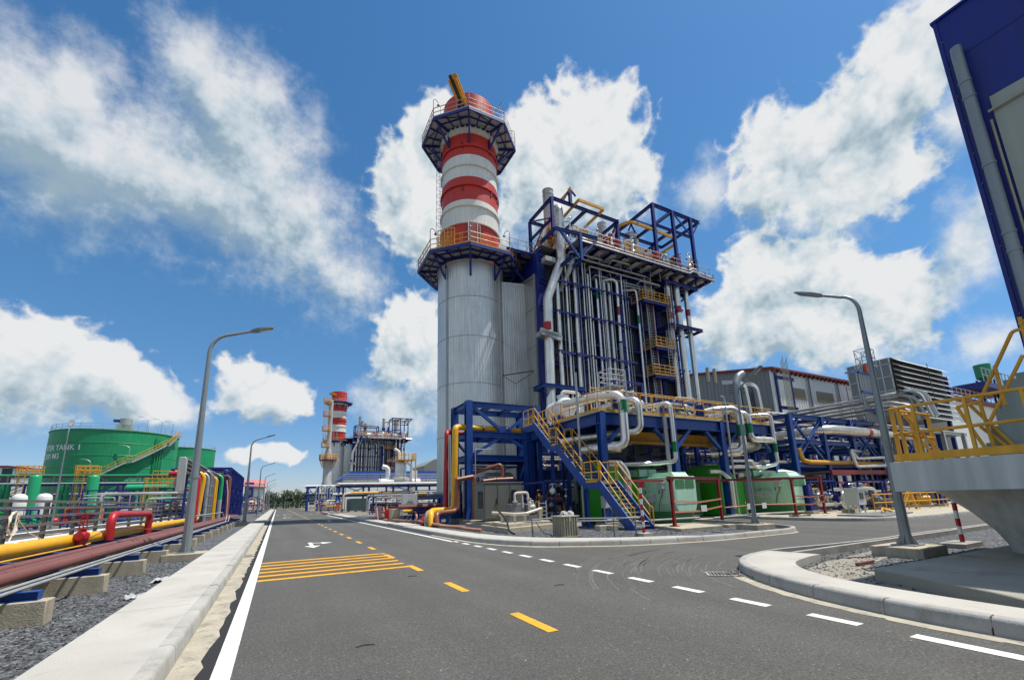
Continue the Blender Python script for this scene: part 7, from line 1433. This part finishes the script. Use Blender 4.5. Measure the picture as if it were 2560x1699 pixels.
BLOBS = {'w': [(-0.353, 0.761, 0.543, -0.909, -0.486, 0.085, 0.075, 0.131), (-0.27, 0.803, 0.531, -0.899, -0.548, -0.067, 0.174, 0.088), (-0.31, 0.741, 0.596, -0.93, 0.079, 0.454, 0.046, 0.08), (-0.176, 0.815, 0.552, -0.984, -0.088, 0.154, 0.131, 0.106), (-0.091, 0.781, 0.617, -0.674, -0.66, -0.538, 0.112, 0.134), (-0.008, 0.851, 0.524, -0.877, -0.61, -0.435, 0.114, 0.129), (-0.163, 0.705, 0.69, -0.634, -0.543, -0.385, 0.052, 0.069), (-0.135, 0.746, 0.653, -0.707, -0.539, -0.362, 0.068, 0.066), (0.091, 0.892, 0.443, -1.076, 0.368, 0.09, 0.077, 0.08), (-0.087, 0.851, 0.519, -1.017, 0.167, 0.204, 0.142, 0.087), (-0.336, 0.923, 0.186, -1.384, 0.043, 0.357, 0.098, 0.05), (-0.215, 0.96, 0.178, -1.382, 0.325, 0.281, 0.061, 0.03), (0.476, 0.662, 0.579, -0.951, 0.086, -0.563, 0.177, 0.091), (0.227, 0.952, 0.203, -1.364, 0.154, -0.202, 0.111, 0.058), (0.267, 0.925, 0.27, -1.297, -0.026, -0.289, 0.057, 0.068), (0.771, 0.142, 0.621, -0.9, 0.034, -1.362, 0.045, 0.065), (0.797, 0.362, 0.483, -1.034, 0.337, -0.95, 0.099, 0.058), (0.834, 0.157, 0.529, -0.919, 0.513, -1.026, 0.043, 0.045), (0.687, 0.462, 0.56, -0.952, 0.263, -0.796, 0.057, 0.049), (0.895, 0.363, 0.261, -1.299, 0.243, -1.119, 0.11, 0.054), (0.779, 0.538, 0.323, -1.236, 0.187, -0.902, 0.072, 0.061), (0.91, 0.203, 0.361, -1.201, -0.058, -1.374, 0.038, 0.076), (0.92, 0.234, 0.314, -1.23, 0.352, -1.2, 0.034, 0.047), (0.895, 0.166, 0.414, -1.089, 0.467, -1.157, 0.027, 0.066), (0.951, 0.228, 0.208, -1.361, 0.017, -1.332, 0.05, 0.037), (0.194, 0.977, 0.09, -1.481, 0.003, -0.195, 0.054, 0.023)], 'c': [(-0.343, 0.911, 0.23, -1.338, 0.043, 0.37, 0.073, 0.057), (-0.281, 0.937, 0.208, -1.351, 0.303, 0.358, 0.086, 0.063), (-0.046, 0.976, 0.215, -1.353, 0.106, 0.07, 0.086, 0.05), (-0.089, 0.962, 0.26, -1.306, -0.13, 0.057, 0.035, 0.038), (0.196, 0.742, 0.641, -0.839, 0.286, -0.01, 0.067, 0.093), (0.221, 0.686, 0.693, -0.802, -0.071, -0.38, 0.049, 0.056), (0.222, 0.784, 0.58, -0.939, 0.193, -0.136, 0.072, 0.097), (0.46, 0.568, 0.682, -0.814, 0.115, -0.573, 0.103, 0.078), (0.417, 0.646, 0.639, -0.876, 0.062, -0.522, 0.096, 0.1), (0.54, 0.583, 0.606, -0.911, 0.147, -0.634, 0.085, 0.066), (0.245, 0.903, 0.352, -1.184, -0.372, -0.412, 0.076, 0.07), (0.202, 0.937, 0.286, -1.28, -0.048, -0.227, 0.046, 0.043), (0.776, 0.196, 0.6, -0.921, -0.128, -1.42, 0.063, 0.058), (0.777, 0.25, 0.578, -0.95, 0.116, -1.177, 0.058, 0.066), (0.744, 0.331, 0.58, -0.945, 0.144, -1.049, 0.084, 0.056), (0.8, 0.302, 0.518, -1.01, 0.225, -1.071, 0.087, 0.066), (0.748, 0.395, 0.533, -0.975, 0.317, -0.877, 0.059, 0.047), (0.797, 0.455, 0.397, -1.148, 0.255, -0.939, 0.073, 0.073), (0.835, 0.382, 0.396, -1.143, 0.3, -1.008, 0.076, 0.061), (0.888, 0.314, 0.337, -1.122, 0.682, -0.936, 0.07, 0.058), (0.914, 0.292, 0.281, -1.127, 0.857, -0.917, 0.053, 0.045), (0.843, 0.439, 0.31, -1.247, 0.232, -1.014, 0.16, 0.069), (0.004, 0.995, 0.099, -1.471, -0.019, -0.006, 0.037, 0.017), (-0.067, 0.993, 0.1, -1.47, -0.028, 0.064, 0.03, 0.013)]}
SKY_STRENGTH, SKY_AIR, SKY_DUST, SKY_OZONE, SKY_SAT, SKY_VAL, CLOUD_GAIN, SUN_E, EXPO = .13, 1.0, .4, 1.6, 1.12, .95, .56, 3.7, 0.6
AIR0, AIR01, AIR1, AIR2 = (.50,.52,.68,1), (.44,.50,.64,1), (.52,.62,.72,1), (.50,.63,.78,1)
# ================================================================== SKY, SUN, CAMERA
SUN = V((.37, -.15, 1)).normalized()
w = bpy.data.worlds.new('World'); scene.world = w; w.use_nodes = True; nt = w.node_tree; nt.nodes.clear(); L = nt.links.new
def cloud_group():
    """cloud density as a function of direction in the sky: soft ellipsoids broken up by fractal noise"""
    g = bpy.data.node_groups.new('cloud_density', 'ShaderNodeTree')
    g.interface.new_socket('Vector', in_out='INPUT', socket_type='NodeSocketVector')
    g.interface.new_socket('Detail', in_out='INPUT', socket_type='NodeSocketFloat')
    g.interface.new_socket('Warped', in_out='INPUT', socket_type='NodeSocketVector')
    for n in ('Wispy', 'Crisp', 'Noise'): g.interface.new_socket(n, in_out='OUTPUT', socket_type='NodeSocketFloat')
    gi = g.nodes.new('NodeGroupInput'); go = g.nodes.new('NodeGroupOutput'); LL = g.links.new
    def mth(op, a, b=None, c=None):
        n = g.nodes.new('ShaderNodeMath'); n.operation = op
        for i, q in enumerate((a, b, c)):
            if q is None: continue
            if isinstance(q, (int, float)): n.inputs[i].default_value = q
            else: LL(q, n.inputs[i])
        return n.outputs[0]
    vec = gi.outputs[2]
    big = node(g, 'ShaderNodeTexNoise', i_Scale=8.0, i_Roughness=.68); LL(gi.outputs[0], big.inputs['Vector']); LL(gi.outputs[1], big.inputs['Detail'])
    pn = node(g, 'ShaderNodeTexNoise', i_Scale=17.0, i_Roughness=.5, i_Detail=2.0); LL(vec, pn.inputs['Vector'])
    puff = mth('MULTIPLY_ADD', mth('ABSOLUTE', mth('MULTIPLY_ADD', pn.outputs['Fac'], 2.0, -1.0)), -2.0, .42)
    res = []
    for t, amp, pa, bias in (('w', 1.25, .2, .30), ('c', 1.0, .55, .22)):
        acc = None if not res else mth('MULTIPLY_ADD', res[-1], 1e-8, 9.0)
        for i_, b in enumerate(BLOBS[t]):
            if i_ % 5 == 0 and acc is not None:   # keeps the evaluation in order, five at a time
                ch = node(g, 'ShaderNodeVectorMath', operation='MULTIPLY_ADD'); LL(acc, ch.inputs[0]); ch.inputs[1].default_value = (1e-8,)*3; LL(vec, ch.inputs[2]); vec = ch.outputs[0]
            mp = g.nodes.new('ShaderNodeMapping'); mp.vector_type = 'TEXTURE'; LL(vec, mp.inputs['Vector'])
            mp.inputs['Location'].default_value = b[0:3]; mp.inputs['Rotation'].default_value = b[3:6]; mp.inputs['Scale'].default_value = (b[6], b[7], .5)
            ln = node(g, 'ShaderNodeVectorMath', operation='LENGTH'); LL(mp.outputs[0], ln.inputs[0])
            acc = ln.outputs['Value'] if acc is None else mth('SMOOTH_MIN', acc, ln.outputs['Value'], .35)
        d = mth('SUBTRACT', 1.0 + bias, acc)
        d = mth('MAXIMUM', d, -1.2)
        d = mth('MULTIPLY_ADD', mth('SUBTRACT', big.outputs['Fac'], .5), amp * 1.9, d)
        d = mth('MULTIPLY_ADD', puff, pa, d)
        res.append(d)
    LL(res[0], go.inputs[0]); LL(res[1], go.inputs[1]); LL(big.outputs['Fac'], go.inputs[2])
    return g
G = cloud_group()
tc = node(nt, 'ShaderNodeTexCoord')
out = node(nt, 'ShaderNodeOutputWorld'); bg = node(nt, 'ShaderNodeBackground'); L(bg.outputs[0], out.inputs[0]); bg.inputs['Strength'].default_value = SKY_STRENGTH
sky = node(nt, 'ShaderNodeTexSky', sky_type='NISHITA', sun_disc=False, sun_elevation=math.asin(SUN.z), sun_rotation=math.atan2(SUN.x, SUN.y), altitude=0, air_density=SKY_AIR, dust_density=SKY_DUST, ozone_density=SKY_OZONE)
def mt(op, a, b=None, c=None, clamp=False):
    n = nt.nodes.new('ShaderNodeMath'); n.operation = op; n.use_clamp = clamp
    for i, q in enumerate((a, b, c)):
        if q is None: continue
        if isinstance(q, (int, float)): n.inputs[i].default_value = q
        else: L(q, n.inputs[i])
    return n.outputs[0]
def grp(vec, det, wv):
    n = nt.nodes.new('ShaderNodeGroup'); n.node_tree = G; L(vec, n.inputs[0]); n.inputs[1].default_value = det; L(wv, n.inputs[2]); return n.outputs[0], n.outputs[1], n.outputs[2]
def smooth(v, a, b):
    n = node(nt, 'ShaderNodeMapRange', interpolation_type='SMOOTHSTEP'); L(v, n.inputs[0]); n.inputs[1].default_value = a; n.inputs[2].default_value = b; return n.outputs[0]
gen = tc.outputs['Generated']
wn = node(nt, 'ShaderNodeTexNoise', i_Scale=5.5, i_Detail=3.0); L(gen, wn.inputs['Vector'])
sub = node(nt, 'ShaderNodeVectorMath', operation='SUBTRACT'); L(wn.outputs['Color'], sub.inputs[0]); sub.inputs[1].default_value = (.5,.5,.5)
mad = node(nt, 'ShaderNodeVectorMath', operation='MULTIPLY_ADD'); L(sub.outputs[0], mad.inputs[0]); mad.inputs[1].default_value = (.1,.1,.1); L(gen, mad.inputs[2])
SHIFT = (.014, -.022, .05)
sh = node(nt, 'ShaderNodeVectorMath', operation='ADD'); L(gen, sh.inputs[0]); sh.inputs[1].default_value = SHIFT
sh2 = node(nt, 'ShaderNodeVectorMath', operation='ADD'); L(mad.outputs[0], sh2.inputs[0]); sh2.inputs[1].default_value = SHIFT
d0w, d0c, nz = grp(gen, 9.0, mad.outputs[0]); ch2 = node(nt, 'ShaderNodeVectorMath', operation='MULTIPLY_ADD'); L(d0c, ch2.inputs[0]); ch2.inputs[1].default_value = (1e-8,)*3; L(sh2.outputs[0], ch2.inputs[2]); d1w, d1c, nz1 = grp(sh.outputs[0], 4.0, ch2.outputs[0])
# unseen broken cloud added overhead and behind the camera, to whiten the fill light
dt = node(nt, 'ShaderNodeVectorMath', operation='DOT_PRODUCT'); L(gen, dt.inputs[0]); dt.inputs[1].default_value = (.444, .835, .325)
n2 = node(nt, 'ShaderNodeTexNoise', i_Scale=2.6, i_Detail=6.0, i_Roughness=.6); L(gen, n2.inputs['Vector'])
rest = mt('MULTIPLY', mt('SUBTRACT', 1.0, smooth(dt.outputs['Value'], .42, .66)), mt('MULTIPLY', smooth(n2.outputs['Fac'], .40, .60), .8))
aw = mt('MULTIPLY', smooth(d0w, -.12, 1.15), .9); ac = smooth(d0c, -.02, .4)
alpha = mt('SUBTRACT', 1.0, mt('MULTIPLY', mt('MULTIPLY', mt('SUBTRACT', 1.0, aw), mt('SUBTRACT', 1.0, ac)), mt('SUBTRACT', 1.0, rest)), clamp=True)
# light: bright where the cloud thins out towards the sun, grey-blue in its body
dm = mt('MAXIMUM', d0c, mt('MULTIPLY', d0w, .85)); d1 = mt('MAXIMUM', d1c, mt('MULTIPLY', d1w, .85))
rim = mt('SUBTRACT', dm, d1)
lit = mt('ADD', mt('MULTIPLY', rim, .45), mt('MULTIPLY_ADD', smooth(d1, .1, 1.5), -.42, .84))
lit = mt('ADD', lit, mt('MULTIPLY', mt('SUBTRACT', nz, nz1), 1.5))
lit = mt('SUBTRACT', lit, mt('MULTIPLY_ADD', ac, -.2, .2), clamp=True)
rp = node(nt, 'ShaderNodeValToRGB'); L(lit, rp.inputs[0]); e = rp.color_ramp.elements
e[0].position = 0; e[0].color = (.40, .53, .62, 1); e[1].position = 1; e[1].color = (.95, .97, .98, 1); x_ = e.new(.5); x_.color = (.70, .80, .86, 1)
cs = node(nt, 'ShaderNodeVectorMath', operation='SCALE'); L(rp.outputs[0], cs.inputs[0]); cs.inputs['Scale'].default_value = CLOUD_GAIN / SKY_STRENGTH
# thicker, bluer air towards the horizon
sx = node(nt, 'ShaderNodeSeparateXYZ'); L(gen, sx.inputs[0]); air = node(nt, 'ShaderNodeValToRGB'); L(sx.outputs[2], air.inputs[0]); ae = air.color_ramp.elements
ae[0].position = 0; ae[0].color = AIR0; ae[1].position = .9; ae[1].color = AIR2; q_ = ae.new(.12); q_.color = AIR01; q_ = ae.new(.38); q_.color = AIR1
am = node(nt, 'ShaderNodeVectorMath', operation='MULTIPLY'); L(sky.outputs[0], am.inputs[0]); L(air.outputs[0], am.inputs[1])
hs = node(nt, 'ShaderNodeHueSaturation'); L(am.outputs[0], hs.inputs['Color']); hs.inputs['Saturation'].default_value = SKY_SAT; hs.inputs['Value'].default_value = SKY_VAL; hs.inputs['Hue'].default_value = .492
mx = node(nt, 'ShaderNodeMix', data_type='RGBA'); L(alpha, mx.inputs[0]); L(hs.outputs[0], mx.inputs[6]); L(cs.outputs[0], mx.inputs[7]); L(mx.outputs[2], bg.inputs['Color'])
w.cycles.sampling_method = 'MANUAL'; w.cycles.sample_map_resolution = 512
ld = bpy.data.lights.new('sun', 'SUN'); ld.energy = SUN_E; ld.angle = R(.53); ld.color = (1, .955, .88)
lo = bpy.data.objects.new('sun', ld); COL.objects.link(lo); lo.rotation_euler = SUN.to_track_quat('Z', 'Y').to_euler(); lo.location = (0, 0, 80)
cam = bpy.data.cameras.new('camera'); co = bpy.data.objects.new('camera', cam); COL.objects.link(co); scene.camera = co
ya, pi_, ro = R(28.008), R(11.894), R(-1.6887)
fwd = V((math.sin(ya)*math.cos(pi_), math.cos(ya)*math.cos(pi_), math.sin(pi_))); rt = V((math.cos(ya), -math.sin(ya), 0)); up = rt.cross(fwd)
r_ = rt*math.cos(ro) + up*math.sin(ro); u_ = up*math.cos(ro) - rt*math.sin(ro)
co.matrix_world = Matrix(((r_.x, u_.x, -fwd.x, 0), (r_.y, u_.y, -fwd.y, 0), (r_.z, u_.z, -fwd.z, 1.6), (0, 0, 0, 1)))
cam.sensor_width = 36; cam.lens = 36*1092.2/2560; cam.shift_y = (1014.35-849.5)/2560; cam.clip_start = .05; cam.clip_end = 5000
scene.view_settings.view_transform = 'Standard'; scene.view_settings.look = 'None'; scene.view_settings.exposure = EXPO; scene.view_settings.gamma = 1
scene.cycles.max_bounces = 8; scene.cycles.use_adaptive_sampling = True; scene.cycles.use_denoising = True
scene.cycles.caustics_reflective = False; scene.cycles.caustics_refractive = False; scene.cycles.sample_clamp_indirect = 8
